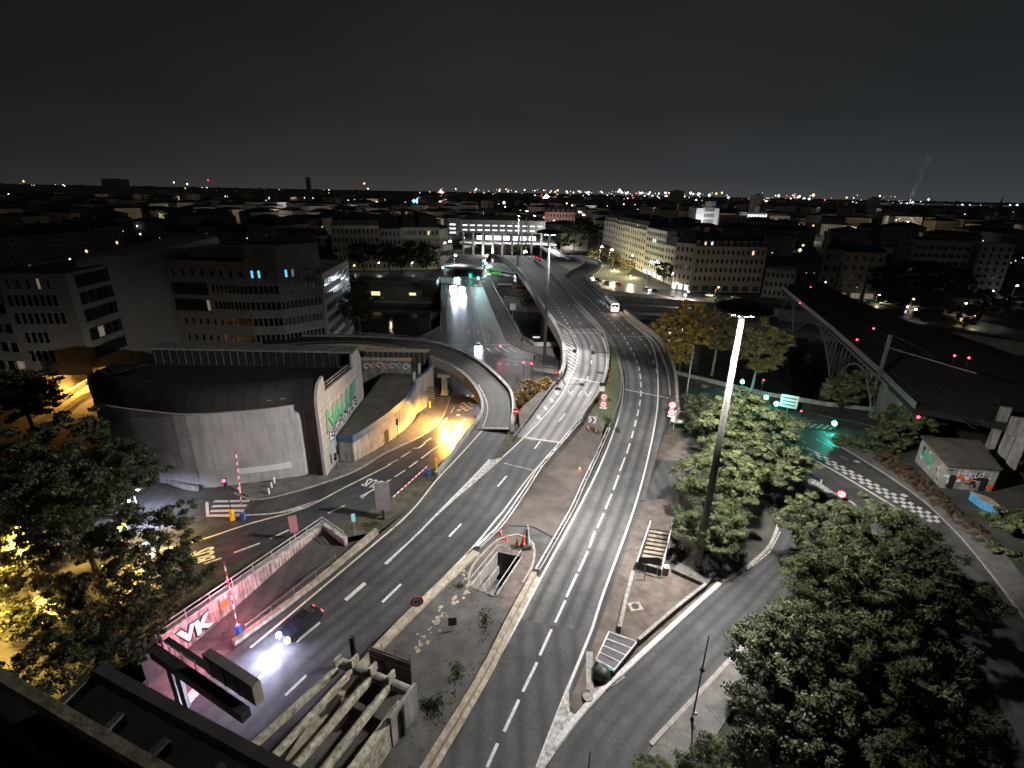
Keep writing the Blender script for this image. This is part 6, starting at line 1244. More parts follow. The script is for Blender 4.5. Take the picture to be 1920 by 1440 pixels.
# quay-side hut and moored objects
def boxthing(name, label, cat, px, py, z, dims, rz, m_, parts=()):
    b = at(px, py, z); t = thing(name, label, cat, b); MB().box(b + V((0, 0, dims[2] / 2)), dims, rz).build('body', MT[m_], t)
    for nm, off, dd, mm in parts: MB().box(b + Matrix.Rotation(rz, 3, 'Z') @ V(off), dd, rz).build(nm, MT[mm], t)
    return t
boxthing('quay_pavilion', 'low flat quay pavilion with two warm lamps on the lower bank', 'pavilion', 745, 555, -4, (24, 8, 3.4), 0, 'concrete_dark', [('roof', (0, 0, 3.5), (25, 9, .3), 'concrete_dark'), ('lit_bay', (-9, -4.05, 1.8), (4, .1, 1.8), 'win_warm'), ('lit_bay', (8, -4.05, 1.8), (3, .1, 1.2), 'win_warm')])
boxthing('container', 'dark container stack on the lower bank beside the bridge', 'container', 806, 553, -4, (8, 8, 7.5), 0, 'metal_dark', [('lid', (0, 0, 7.6), (8.3, 8.3, .2), 'metal_grey')])
boxthing('pontoon', 'dark moored pontoon in front of the quay pavilion', 'pontoon', 755, 573, -6, (30, 5, 1.6), 0, 'metal_dark', [('rail', (0, -2.4, 2.0), (29, .1, .9), 'metal_grey')])
boxthing('container', 'black graffitied container right of the bridge rail', 'container', 946, 553, -4, (6.5, 4, 5.0), 0, 'metal_dark', [('lid', (0, 0, 5.1), (6.7, 4.2, .15), 'metal_grey')])
boxthing('container', 'red container under the viaduct edge', 'container', 977, 553, -4, (5, 4, 4.6), 0, 'car_red', [('lid', (0, 0, 4.7), (5.2, 4.2, .12), 'metal_grey')])
boxthing('landing_stage', 'pale landing stage below the containers', 'landing stage', 975, 565, -6, (15, 7, 2.6), 0, 'concrete', [('fender', (0, -3.6, 1.2), (15, .2, .6), 'metal_dark')])
lamp(at(735, 545, 1.0) + V((0, -6, 0)), 250, (1, .8, .5), .4); lamp(at(968, 555, 3) + V((0, -2, 0)), 1500, (1, .95, .9), .4)
# smoke stack, spire, tower silhouettes
def silhouette(name, label, cat, px, ytop, wpx, Y, kind):
    p = atY(px, ytop, Y); t = thing(name, label, cat, (p.x, Y, 0)); wd = wpx * Y / F
    if kind == 'spire':
        MB().box((p.x, Y, p.z * .25), (wd, wd, p.z * .5)).build('tower', MT['stone_dim'], t); MB().tube((p.x, Y, p.z * .5), (p.x, Y, p.z), wd * .55, .3, 8).build('spire', MT['slate'], t)
    else:
        MB().box((p.x, Y, p.z / 2), (wd, wd * .6, p.z)).build('wall', MT['stone_dim'], t); MB().box((p.x, Y, p.z + 1.5), (wd * .4, wd * .3, 3)).build('roof_box', MT['slate'], t)
        for i in range(4): row(t, (p.x - wd / 2, Y - wd * .3), (p.x + wd / 2, Y - wd * .3), p.z * .2 + i * p.z * .18, 2.2, 8, .5, proud=.1)
silhouette('church', 'thin dark church spire on the right horizon', 'church', 1881, 368, 7, 900, 'spire')
silhouette('tower_block', 'slim tower on the horizon left of centre', 'tower', 577, 333, 7, 2600, 'b'); silhouette('tower_block', 'dark tower block on the right horizon, left one', 'tower block', 1420, 365, 17, 1500, 'b'); silhouette('tower_block', 'reddish dark tower block on the right horizon', 'tower block', 1640, 371, 16, 1600, 'b'); silhouette('tower_block', 'pale tower pair right of centre on the horizon', 'tower block', 1270, 358, 22, 1900, 'b')
silhouette('tower_block', 'broad hospital like block on the left horizon', 'tower block', 215, 336, 34, 2600, 'b')
# city filler: shared block shapes
cm = []
for i in range(5):
    w_, d_, h_ = rk.uniform(22, 40), rk.uniform(14, 26), rk.uniform(11, 19); mbw = MB().obox((-w_ / 2, -d_ / 2, 0), (w_, 0, 0), (0, d_, 0), (0, 0, h_)); rb_ = MB()
    q = [V((-w_ / 2 - .4, -d_ / 2 - .4, h_)), V((w_ / 2 + .4, -d_ / 2 - .4, h_)), V((w_ / 2 + .4, d_ / 2 + .4, h_)), V((-w_ / 2 - .4, d_ / 2 + .4, h_))]; rr = rk.uniform(2.5, 5)
    rb_.v = q + [V((-w_ / 2 + d_ / 2, 0, h_ + rr)), V((w_ / 2 - d_ / 2, 0, h_ + rr))]; rb_.f = [[0, 1, 5, 4], [2, 3, 4, 5], [1, 2, 5], [3, 0, 4]]
    wb = MB()
    for f in range(int(h_ / 3.3)):
        for c in range(int(w_ / 3)): wb.obox((-w_ / 2 + 1 + c * 3, -d_ / 2 - .03, 1.2 + f * 3.3), (1.2, 0, 0), (0, .06, 0), (0, 0, 1.7))
    cm.append((mesh_of(mbw, 'wall', MT['stone_dim']), mesh_of(rb_, 'roof', MT['slate']), mesh_of(wb, 'windows', MT['glass_dark'])))
placed = []
def free(x, y, r_):
    for a, b, c in placed:
        if (x - a) ** 2 + (y - b) ** 2 < (r_ + c) ** 2: return False
    return True
for o in list(bpy.data.objects):
    if o.name.startswith(('apartment_house', 'office_building', 'station', 'interchange', 'shop_hall')) and o.parent is None: placed.append((o.location.x, o.location.y, 30))
nb = 0
for _ in range(5000):
    px = rk.uniform(-40, 1960); py = 362 + (px - 960) * .019 + rk.random() ** 1.6 * 110
    if py < 360 + (px - 960) * .019 + 6: continue
    p = at(px, py, 0)
    if p.y > 2200 or p.y * .94 + p.x * .34 < 292: continue
    if -45 < p.x < 75 and p.y < 350: continue
    if 75 < p.x < 260 and p.y < 420: continue
    if abs(p.x + 48) < 14 and p.y < 1100: continue      # the avenue
    if not free(p.x, p.y, 13): continue
    placed.append((p.x, p.y, 13)); m_ = rk.choice(cm); rz = rk.choice([-.5, -.45, 1.08, .0]) + rk.uniform(-.1, .1)
    t = thing('city_block', 'unlit house block among the dark roofs of the distant city', 'house block', (p.x, p.y, 0), 'unlit house blocks of the distant city', rz)
    for k, nm in enumerate(('wall', 'roof', 'windows')):
        o = bpy.data.objects.new(nm, m_[k]); root_col.objects.link(o); o.parent = t
        if k == 2: o['kind'] = 'stuff'
    nb += 1
    if nb >= 270: break
fb = MB()
for _ in range(2600):
    px = rk.uniform(-100, 2020); py = 361 + (px - 960) * .019 + rk.random() ** 1.5 * 22; p = at(px, py, 0)
    if p.y > 9000 or p.y < 1500: continue
    s = rk.uniform(12, 45); fb.box((p.x, p.y, 0), (s * 1.6, s, rk.uniform(16, 44)), rk.uniform(0, 1.5))
stuff(tag(fb.build('distant_city', MT['stone_dim']), 'far dark mass of roofs reaching to the horizon', 'city', kind='stuff'))
# bare point lights added to brighten the distant blocks
for _ in range(70):
    px = rk.uniform(250, 1800); py = 372 + (px - 960) * .019 + rk.random() * 75; p = at(px, py, 0)
    if p.y * .94 + p.x * .34 < 300 or p.y > 1500: continue
    lamp((p.x, p.y, rk.uniform(9, 16)), 3000 + (p.y * .028) ** 2 * 34 * rk.uniform(.5, 1.6), rk.choice([(1, .9, .75), (1, .75, .45), (.9, .93, 1)]), .5)
# lights of the distant city
CL = MB(); cmats = ['lamp_white', 'lamp_cool', 'lamp_warm', 'lamp_red', 'lamp_blue', 'lamp_green']
emi('far_white', (1, .95, .9), 3.0, False); emi('far_cool', (.7, .8, 1), 3.0, False); emi('far_warm', (1, .6, .25), 2.6, False); emi('far_red', (1, .08, .12), 2.5, False); emi('far_blue', (.15, .3, 1), 4, False)
FM = ['far_white', 'far_cool', 'far_warm', 'far_red', 'far_blue', 'lamp_white']; fi = []
def clight(px, py, r_, m_, z=9):
    hor = 358.4 + (px - 960) * .0189; p = at(px, max(py, hor + 1.5), z)
    if p.y > 7000: p = V((p.x * 7000 / p.y, 7000, z + (py < hor + 4) * 6))
    if py < hor + 1.5: p = atY(px, py, 5200)
    d = math.hypot(p.x, p.y); R = r_ * d / F / .95; n0 = len(CL.f); k = len(CL.v)
    CL.v += [p + V(o) * R for o in ((1, 0, 0), (-1, 0, 0), (0, 1, 0), (0, -1, 0), (0, 0, 1), (0, 0, -1))]
    CL.f += [[k + a, k + b, k + c] for a, b, c in ((0, 2, 4), (2, 1, 4), (1, 3, 4), (3, 0, 4), (2, 0, 5), (1, 2, 5), (3, 1, 5), (0, 3, 5))]; fi.extend([m_] * 8)
for _ in range(190):       # bright band on the horizon, centre to right
    px = 820 + rk.random() ** .8 * 500; py = 352 + (px - 960) * .019 + abs(rk.gauss(0, 7)) + 3; clight(px, py, .35 + 1.7 * rk.random() ** 2.2, rk.choice([0, 0, 0, 0, 0, 1, 1, 2, 2, 3]))
for _ in range(60): px = rk.uniform(1330, 1700); py = 362 + (px - 960) * .019 + rk.gauss(0, 6); clight(px, py, .35 + 1.7 * rk.random() ** 2.2, rk.choice([0, 0, 1, 1, 1, 2, 2, 3]))
for _ in range(70): px = rk.uniform(0, 830); py = 360 + (px - 960) * .019 + abs(rk.gauss(0, 14)); clight(px, py, rk.uniform(.4, 1.1), rk.choice([0, 0, 1, 2]))
for _ in range(130): px = rk.uniform(560, 1300); py = rk.uniform(370, 432); clight(px, py, rk.uniform(.3, 1.0), rk.choice([0, 0, 1, 2, 3]))
for _ in range(60): px = rk.uniform(1300, 1920); py = rk.uniform(385, 520); clight(px, py, rk.uniform(.3, .8), rk.choice([0, 2, 1]))
for _ in range(40): px = rk.uniform(0, 600); py = rk.uniform(375, 450); clight(px, py, rk.uniform(.3, .8), rk.choice([0, 2, 1]))
for _ in range(85):        # avenue with red tail lights
    t = rk.random(); clight(826 + 9 * t + rk.gauss(0, 2 + 6 * t), 357 + 46 * t, rk.uniform(.8, 1.9), rk.choice([0, 3, 3, 0, 2]))
for _ in range(26): t = rk.random(); clight(1075 + 22 * t + rk.gauss(0, 2), 385 + 20 * t, rk.uniform(.7, 1.5), rk.choice([0, 3, 2, 0]))
for x, y, r_, m_ in [(782, 377, 4.2, 4), (776, 377, 3.5, 4), (789, 378, 3.5, 4), (783, 374, 2.5, 1), (1025, 372, 6.5, 5), (1020, 374, 3.5, 3), (1031, 371, 3, 4), (44, 340, 1.4, 2), (60, 349, 1.4, 0), (201, 384, 1.4, 2), (326, 342, 1.3, 0), (351, 345, 1.4, 0), (390, 338, 1.4, 3), (406, 360, 2.2, 0), (433, 361, 1.8, 0), (442, 361, 1.8, 4), (400, 367, 1.8, 0), (257, 424, 1.4, 1), (263, 439, 1.6, 1), (23, 434, 2.0, 0), (36, 434, 1.8, 0), (131, 486, 1.6, 1), (162, 471, 2.2, 2), (166, 481, 2, 2), (527, 365, 1.5, 0), (570, 371, 1.6, 0), (603, 369, 2.2, 0), (683, 344, 1.7, 2), (690, 354, 1.4, 1), (1162, 357, 2.6, 0), (1310, 364, 2.6, 0), (1330, 366, 2.4, 0), (1343, 363, 2, 2), (1295, 362, 2.2, 0), (1366, 369, 2, 1), (1460, 367, 2.2, 1), (1525, 366, 2.6, 2), (1508, 372, 2.2, 0), (1490, 365, 2, 3), (1605, 382, 2, 1), (1690, 382, 2, 1), (1700, 384, 3, 0), (1710, 383, 4, 0), (1720, 386, 2.6, 1), (1726, 380, 2, 0), (1741, 374, 1.6, 1), (1783, 387, 1.8, 1), (1804, 385, 2, 1), (1818, 386, 2, 1), (1838, 387, 2, 1), (1893, 387, 2.6, 1), (1907, 385, 1.8, 1), (1917, 390, 2, 0), (1525, 423, 1.5, 2), (1589, 432, 1.4, 2), (1715, 419, 1.2, 2),
                     (1272, 422, 3, 0), (1280, 426, 3.5, 0), (1290, 424, 2.5, 3), (1427, 453, 2.6, 1), (1437, 454, 3, 1), (1448, 454, 2.6, 1), (1443, 448, 1.4, 2), (1506, 460, 1.8, 0), (1500, 469, 3, 2), (1548, 529, 1.5, 0), (605, 385, 1.2, 0), (945, 380, 2.6, 0), (947, 388, 1.4, 1)]: clight(x, y, r_, m_)
o = CL.build('city_lights', None)
for n in FM: o.data.materials.append(MT[n])
for p, i in zip(o.data.polygons, fi): p.material_index = i
stuff(tag(o, 'scattered white and coloured lights of the distant city', 'city lights', kind='stuff'))
# smoke plume at the right horizon
sp = atY(1707, 372, 2600); pl_ = MB(); prv = None
ring_n = 12
for i in range(11):
    t = i / 10; c = V((sp.x + 10 * sin(t * 2.4) + 32 * t * t, 2600, sp.z - 4 + 215 * t)); r_ = 3 + 17 * t ** .8 + 4 * sin(i * 1.9)
    for j in range(ring_n): a = 2 * pi * j / ring_n; rr = r_ * (1 + .22 * sin(3 * a + i) + .12 * sin(5 * a - 2 * i)); pl_.v.append(c + V((cos(a) * rr, sin(a) * rr, 0)))
for i in range(10):
    for j in range(ring_n): j2 = (j + 1) % ring_n; pl_.f.append([i * ring_n + j, i * ring_n + j2, (i + 1) * ring_n + j2, (i + 1) * ring_n + j])
pl_.f.append(list(range(ring_n))[::-1]); pl_.f.append([10 * ring_n + j for j in range(ring_n)])
vm = bpy.data.materials.new('smoke'); vm.use_nodes = True; vt = vm.node_tree; vt.nodes.clear(); vo_ = vt.nodes.new('ShaderNodeOutputMaterial'); pv = vt.nodes.new('ShaderNodeVolumePrincipled'); pv.inputs['Color'].default_value = (.9, .9, .92, 1)
vg = vt.nodes.new('ShaderNodeNewGeometry'); vn = vt.nodes.new('ShaderNodeTexNoise'); vn.inputs['Scale'].default_value = .03; vn.inputs['Detail'].default_value = 4; vr = vt.nodes.new('ShaderNodeMapRange'); vr.inputs[1].default_value = .42; vr.inputs[2].default_value = .7; vr.inputs[3].default_value = 0; vr.inputs[4].default_value = .006
vt.links.new(vg.outputs['Position'], vn.inputs['Vector']); vt.links.new(vn.outputs[0], vr.inputs[0]); vt.links.new(vr.outputs[0], pv.inputs['Density']); vt.links.new(pv.outputs[0], vo_.inputs['Volume'])
MT['smoke'] = vm; o = pl_.build('smoke_plume', MT['smoke']); stuff(tag(o, 'faint pale smoke plume rising over the right horizon', 'smoke', kind='stuff'))
chm = thing('chimney_stack', 'factory chimney at the foot of the faint smoke plume', 'chimney', (sp.x, 2600, 0)); MB().tube((sp.x, 2600, 0), (sp.x, 2600, sp.z - 3), 5, 3.5, 12).build('shaft', MT['stone_dim'], chm); MB().tube((sp.x, 2600, sp.z - 8), (sp.x, 2600, sp.z - 5), 4.2, 4.2, 12).build('ring', MT['metal_grey'], chm)
lamp((sp.x + 40, 2540, sp.z + 10), 700000, (1, .95, .9), 3)  # unseen point light added to brighten the smoke plume
# ================================================================ PART 6: lamps, signs, vehicles, small things
def street_lamp(px, py, ptop, label, power=0, col=(1, .95, .88), mt_='lamp_white', r=.35, fn=flat(0), group=None, arm=1.2, base=None, cone_=158, k_=.45):
    b = base if base is not None else on(px, py, fn); zt = topz(b, ptop); t = thing('street_lamp', label, 'street lamp', b, group)
    MB().tube(b, V((b.x, b.y, zt)), .11, .07, 7).build('pole', MT['metal_grey'], t); h = MB().box((b.x + arm * .5, b.y - .1, zt + .05), (arm, .3, .16)).build('lamp_head', MT['metal_grey'], t)
    MB().sphere((b.x + arm * .7, b.y - .1, zt - .12), r, 8, .6).build('bulb', MT[mt_], t)
    if power: lamp((b.x + arm * .7, b.y - .5, zt - .6 - r), power * k_, col, .3, spot=cone_, aim=(b.x + arm * .7, b.y - .5, 0), parent=t, blend=.6)
    return t
LP = [(842, 482, 452, 'second lamp of the white glare left of the curved roofs', 16000, (1, .9, .9), 'lamp_white', .8), (826, 470, 440, 'pinkish lamp at the corner of the left quay row', 14000, (1, .75, .75), 'lamp_white', .6), (868, 470, 446, 'lamp over the small far ramp', 14000, (1, .95, .85), 'lamp_white', .6), (1178, 528, 478, 'white lamp over the cafe terrace of the hotel row', 22000, (1, .9, .7), 'lamp_white', .5), (1285, 562, 546, 'low kerb lamp right of the bright end facade', 20000, (1, .93, .85), 'lamp_white', .3), (663, 513, 497, 'far quay lamp left of the tree line', 1200, (1, .85, .6), 'lamp_warm', .3), (709, 513, 492, 'far quay lamp among the trees, left of two white ones', 2500, (1, .9, .75), 'lamp_white', .3), (771, 513, 492, 'far quay lamp among the trees, right of two white ones', 2500, (1, .9, .75), 'lamp_white', .3),
      (852, 515, 478, 'crossroads lamp above the glaring headlights', 34000, (.95, .95, 1), 'lamp_white', .6), (833, 490, 455, 'tall lamp left of the curved grey roofs', 12000, (1, .8, .8), 'lamp_white', .5), (905, 520, 488, 'lamp beside the green bus', 16000, (.9, .95, 1), 'lamp_white', .5),
      (1122, 510, 462, 'white lamp before the hotel row, left one', 34000, (1, .88, .55), 'lamp_white', .6), (1140, 518, 468, 'white lamp before the hotel row, right one', 34000, (1, .88, .55), 'lamp_white', .6), (1212, 540, 490, 'lamp before the blue lit shopfront', 24000, (1, .9, .8), 'lamp_white', .6),
      (1262, 556, 530, 'low lamp at the bright corner facade', 26000, (1, .9, .8), 'lamp_white', .4), (1340, 560, 538, 'lamp behind the parked white car', 9000, (1, .88, .6), 'lamp_warm', .3), (1278, 572, 552, 'small park lamp on the lower far quay', 1500, (.9, .9, 1), 'lamp_cool', .35),
      (1107, 548, 524, 'lamp on the parking deck beside the viaduct', 7000, (1, .95, .9), 'lamp_white', .4), (1706, 600, 579, 'park lamp with a cool bulb on the right far quay', 1300, (.9, .9, 1), 'lamp_cool', .45), (1818, 612, 590, 'yellowish park lamp on the right far quay', 1500, (1, .95, .6), 'lamp_warm', .5),
      (1640, 570, 552, 'warm lamp before the pale corner house', 3500, (1, .85, .5), 'lamp_warm', .3), (1705, 575, 560, 'warm lamp under the right tree row', 3500, (1, .85, .55), 'lamp_warm', .3), (1800, 590, 568, 'warm lamp behind the right quay trees', 4000, (1, .8, .5), 'lamp_warm', .35), (1850, 570, 545, 'white lamp among cars at the right edge', 5000, (.9, .95, 1), 'lamp_white', .4), (1895, 560, 535, 'lamp near the right picture edge', 4500, (1, .8, .85), 'lamp_white', .4),
      (1470, 470, 456, 'cool station forecourt lamp on the right', 9000, (.9, .92, 1), 'lamp_cool', .5), (1600, 555, 540, 'wall lamp at the foot of the pale corner house', 3000, (1, .85, .5), 'lamp_warm', .2), (1000, 440, 405, 'pinkish lamp over the grey slab', 22000, (1, .8, .7), 'lamp_white', .9), (1060, 470, 452, 'lamp beside the far curled ramp', 12000, (1, .95, .9), 'lamp_white', .5)]
for x, y, yt, lab, pw, col, mt_, r in LP: street_lamp(x, y, yt, lab, pw, col, mt_, r)
# sodium lamps over the lower left road
for x, y, yt, lab, pw in [(55, 1075, 985, 'sodium lamp hidden in the dark trees at left', 11000), (235, 1040, 970, 'sodium lamp behind the dark trees near the side street', 5200), (-40, 1250, 1120, 'sodium lamp outside the left edge over the lower road', 7000)]: street_lamp(x, y, yt, lab, pw, (1, .62, .12), 'lamp_warm', .22, fn=hg, cone_=160, k_=3.2)
# soft bluish light by the side street (bus shelter and ticket lights behind the trees)
street_lamp(262, 968, 915, 'cool white lamp at the mouth of the side street', 2600, (.62, .68, 1), 'lamp_cool', .2, fn=hg, cone_=174, k_=1.7)
for x, y in ((245, 952), (247, 961)):
    p = on(x, y, hg); t = thing('marker_light', 'upper white marker light left of the crossing' if y < 955 else 'lower white marker light left of the crossing', 'marker light', p); MB().tube(p, p + V((0, 0, .9)), .05, n=6).build('post', MT['metal_dark'], t); MB().sphere(p + V((0, 0, 1.0)), .16, 8).build('bulb', MT['lamp_cool'], t)
# thin poles
for x, y, yt, lab, rr, m_, extra in [(1283, 768, 648, 'pale concrete pole right of the viaduct parapet', .17, 'concrete', 0), (1297, 1352, 1192, 'thin dark post on the right slip road pavement', .07, 'metal_dark', 1), (1102, 1455, 1408, 'thin dark post cut by the bottom edge', .06, 'metal_dark', 0)]:
    b = on(x, y, hg); zt = topz(b, yt); t = thing('pole', lab, 'pole', b); MB().tube(b, V((b.x, b.y, zt)), rr, rr * .7, 8).build('shaft', MT[m_], t); MB().tube(b, b + V((0, 0, .5)), rr * 2.2, rr * 2, 8).build('foot', MT['metal_dark'], t)
    if extra: MB().sphere((b.x, b.y, b.z + (zt - b.z) * .62), .2, 8).build('collar', MT['metal_dark'], t); MB().box((b.x + .1, b.y - .15, b.z + 1.0), (.28, .1, .3)).build('plate', MT['sign_white'], t)
# ---------------------------------------------------------------- traffic signals
def signal(px, py, ptop, label, col='lamp_green', power=300, lcol=(.05, 1, .8), fn=hg, faces=0.0, r=.22, which=2):
    b = on(px, py, fn); zt = topz(b, ptop); t = thing('traffic_light', label, 'traffic light', b); MB().tube(b, V((b.x, b.y, zt)), .06, n=6).build('pole', MT['metal_dark'], t)
    hd_ = MB().box((b.x, b.y, zt - .1), (.36, .26, 1.05)).build('signal_head', MT['metal_dark'], t)
    MB().sphere((b.x, b.y - .2, zt - .42 + (.33 * (2 - which))), r, 8).build('lens', MT[col], hd_)
    if power: lamp((b.x, b.y - .6, zt - .3), power, lcol, .12, spot=130, aim=(b.x - 4, b.y - 4, 0), parent=t)
    return t
for x, y, yt, lab in [(1387, 738, 712, 'green traffic light farthest left on the right quay'), (1432, 762, 741, 'green traffic light behind the pine crowns'), (1450, 778, 753, 'green traffic light beside the small direction board'), (1559, 810, 789, 'green traffic light at the zebra crossing on the quay road')]:
    signal(x, y, yt, lab, power=2200 if x > 1500 else 2200, r=.42)
for x, y, yt, lab in [(831, 519, 500, 'green traffic light at the far left bridge head'), (911, 520, 492, 'green traffic light right of the headlights'), (897, 536, 520, 'low green traffic light on the far bridge end'), (882, 510, 497, 'green traffic light behind the crossroads')]:
    signal(x, y, yt, lab, power=200, r=.45, fn=flat(0))
for x, y, yt, lab in [(981, 703, 681, 'red traffic light right of the give way marks'), (996, 705, 683, 'red traffic light beside the mast foot'), (938, 668, 650, 'red traffic light on the small traffic island')]: signal(x, y, yt, lab, 'lamp_red', 160, (1, .05, .1), r=.26, which=0)
for x, y, yt, lab in [(978, 660, 636, 'dark traffic light on the right bridge pavement'), (1001, 688, 668, 'dark traffic light behind the red ones'), (632, 880, 855, 'traffic light at the corner of the end wall'), (747, 827, 790, 'dark traffic light against the yellow lit annex wall'), (917, 648, 622, 'slim signal post on the bridge end')]:
    signal(x, y, yt, lab, 'glass_dark', 0, fn=hg)
for x, y, yt, lab in [(1423, 752, 714, 'red tipped marker post on the quay'), (1497, 790, 772, 'red tipped marker post near the crossing')]: signal(x, y, yt, lab, 'lamp_red', 0, r=.14, which=0)
# signal with red light and orange foot at left, barrier posts
sg = signal(437, 975, 903, 'red traffic light on an orange bollard at the left crossing', 'lamp_red', 260, (1, .05, .15), r=.2, which=0); b = wloc(sg); MB().tube(b, b + V((0, 0, 1.5)), .32, .28, n=12).build('orange_bollard', MT['sign_yellow'], sg)
def arm_barrier(px, py, tx, ty, label, footm, n=14, stripe=('sign_white', 'sign_red'), fn=hg, fz=1.0, light=None):
    b = on(px, py, fn); z0 = b.z + fz; lo, hi = b.z, 40.0
    dist = V((b.x, b.y, 0)).length
    # arm stands upright, tip found on the vertical through a point slightly offset
    tip = atY(tx, ty, b.y + .2); t = thing('lift_barrier', label, 'barrier', b); MB().box(b + V((0, 0, fz / 2 + .1)), (.42, .42, fz + .2)).build('motor_box', MT[footm], t)
    a = b + V((0, 0, fz))
    for i in range(n): MB().tube(a.lerp(tip, i / n), a.lerp(tip, (i + 1) / n), .075, n=6).build('arm_segment', MT[stripe[i % 2]], t)
    if light: MB().sphere(a.lerp(tip, light) + V((0, -.12, 0)), .13, 8).build('warning_lamp', MT['lamp_red'], t)
    return t
arm_barrier(457, 975, 442, 845, 'raised red and white striped barrier arm with a blue foot at the left crossing', 'sign_blue', 18, light=.42)
arm_barrier(449, 1190, 419, 1052, 'raised barrier arm lit pink beside the sunken lane', 'sign_blue', 14, fn=hl, light=.72)
arm_barrier(666, 1245, 661, 1195, 'short raised barrier arm behind the tunnel portal beams', 'metal_dark', 5, fn=hl, fz=3.2, light=.25)
# lowered striped barrier between lower road and tunnel road
A, B = on(803, 884, hg, 1.0), on(738, 944, hg, 1.0); t = thing('lift_barrier', 'lowered striped barrier arm along the verge by the lower road', 'barrier', on(803, 893, hg)); b = on(803, 893, hg)
for i in range(20): MB().tube(A.lerp(B, i / 20), A.lerp(B, (i + 1) / 20), .07, n=6).build('arm_segment', MT['sign_white' if i % 2 else 'sign_red'], t)
MB().box(b + V((0, 0, .6)), (.45, .45, 1.2)).build('motor_box', MT['sign_blue'], t); MB().box(V((B.x, B.y, B.z - .5)), (.1, .1, 1.0)).build('rest_post', MT['metal_grey'], t)
b = on(818, 884, hg); t = thing('bollard', 'tall yellow bollard at the start of the ramp parapet', 'bollard', b); MB().tube(b, b + V((0, 0, 2.0)), .22, .2, 10).build('shaft', MT['sign_yellow'], t); MB().sphere(b + V((0, 0, 2.0)), .2, 8).build('cap', MT['sign_yellow'], t)
for x, y, lab in [(505, 927, 'nearest of the three white bollards by the round hall'), (510, 916, 'middle of the three white bollards by the round hall'), (515, 907, 'farthest of the three white bollards by the round hall')]:
    b = on(x, y, hg, .14); t = thing('bollard', lab, 'bollard', b, 'white bollards by the round hall'); MB().tube(b, b + V((0, 0, .8)), .13, .11, 8).build('shaft', MT['sign_white'], t); MB().sphere(b + V((0, 0, .8)), .11, 8).build('cap', MT['sign_white'], t)
b = on(731, 800 + 8, hg); b = on(806, 765, hg); t = thing('bollard', 'small yellow bollard at the end of the annex wall', 'bollard', b); MB().tube(b, b + V((0, 0, 1.3)), .22, .22, 8).build('shaft', MT['sign_yellow'], t); MB().sphere(b + V((0, 0, 1.3)), .22, 8).build('cap', MT['sign_yellow'], t)
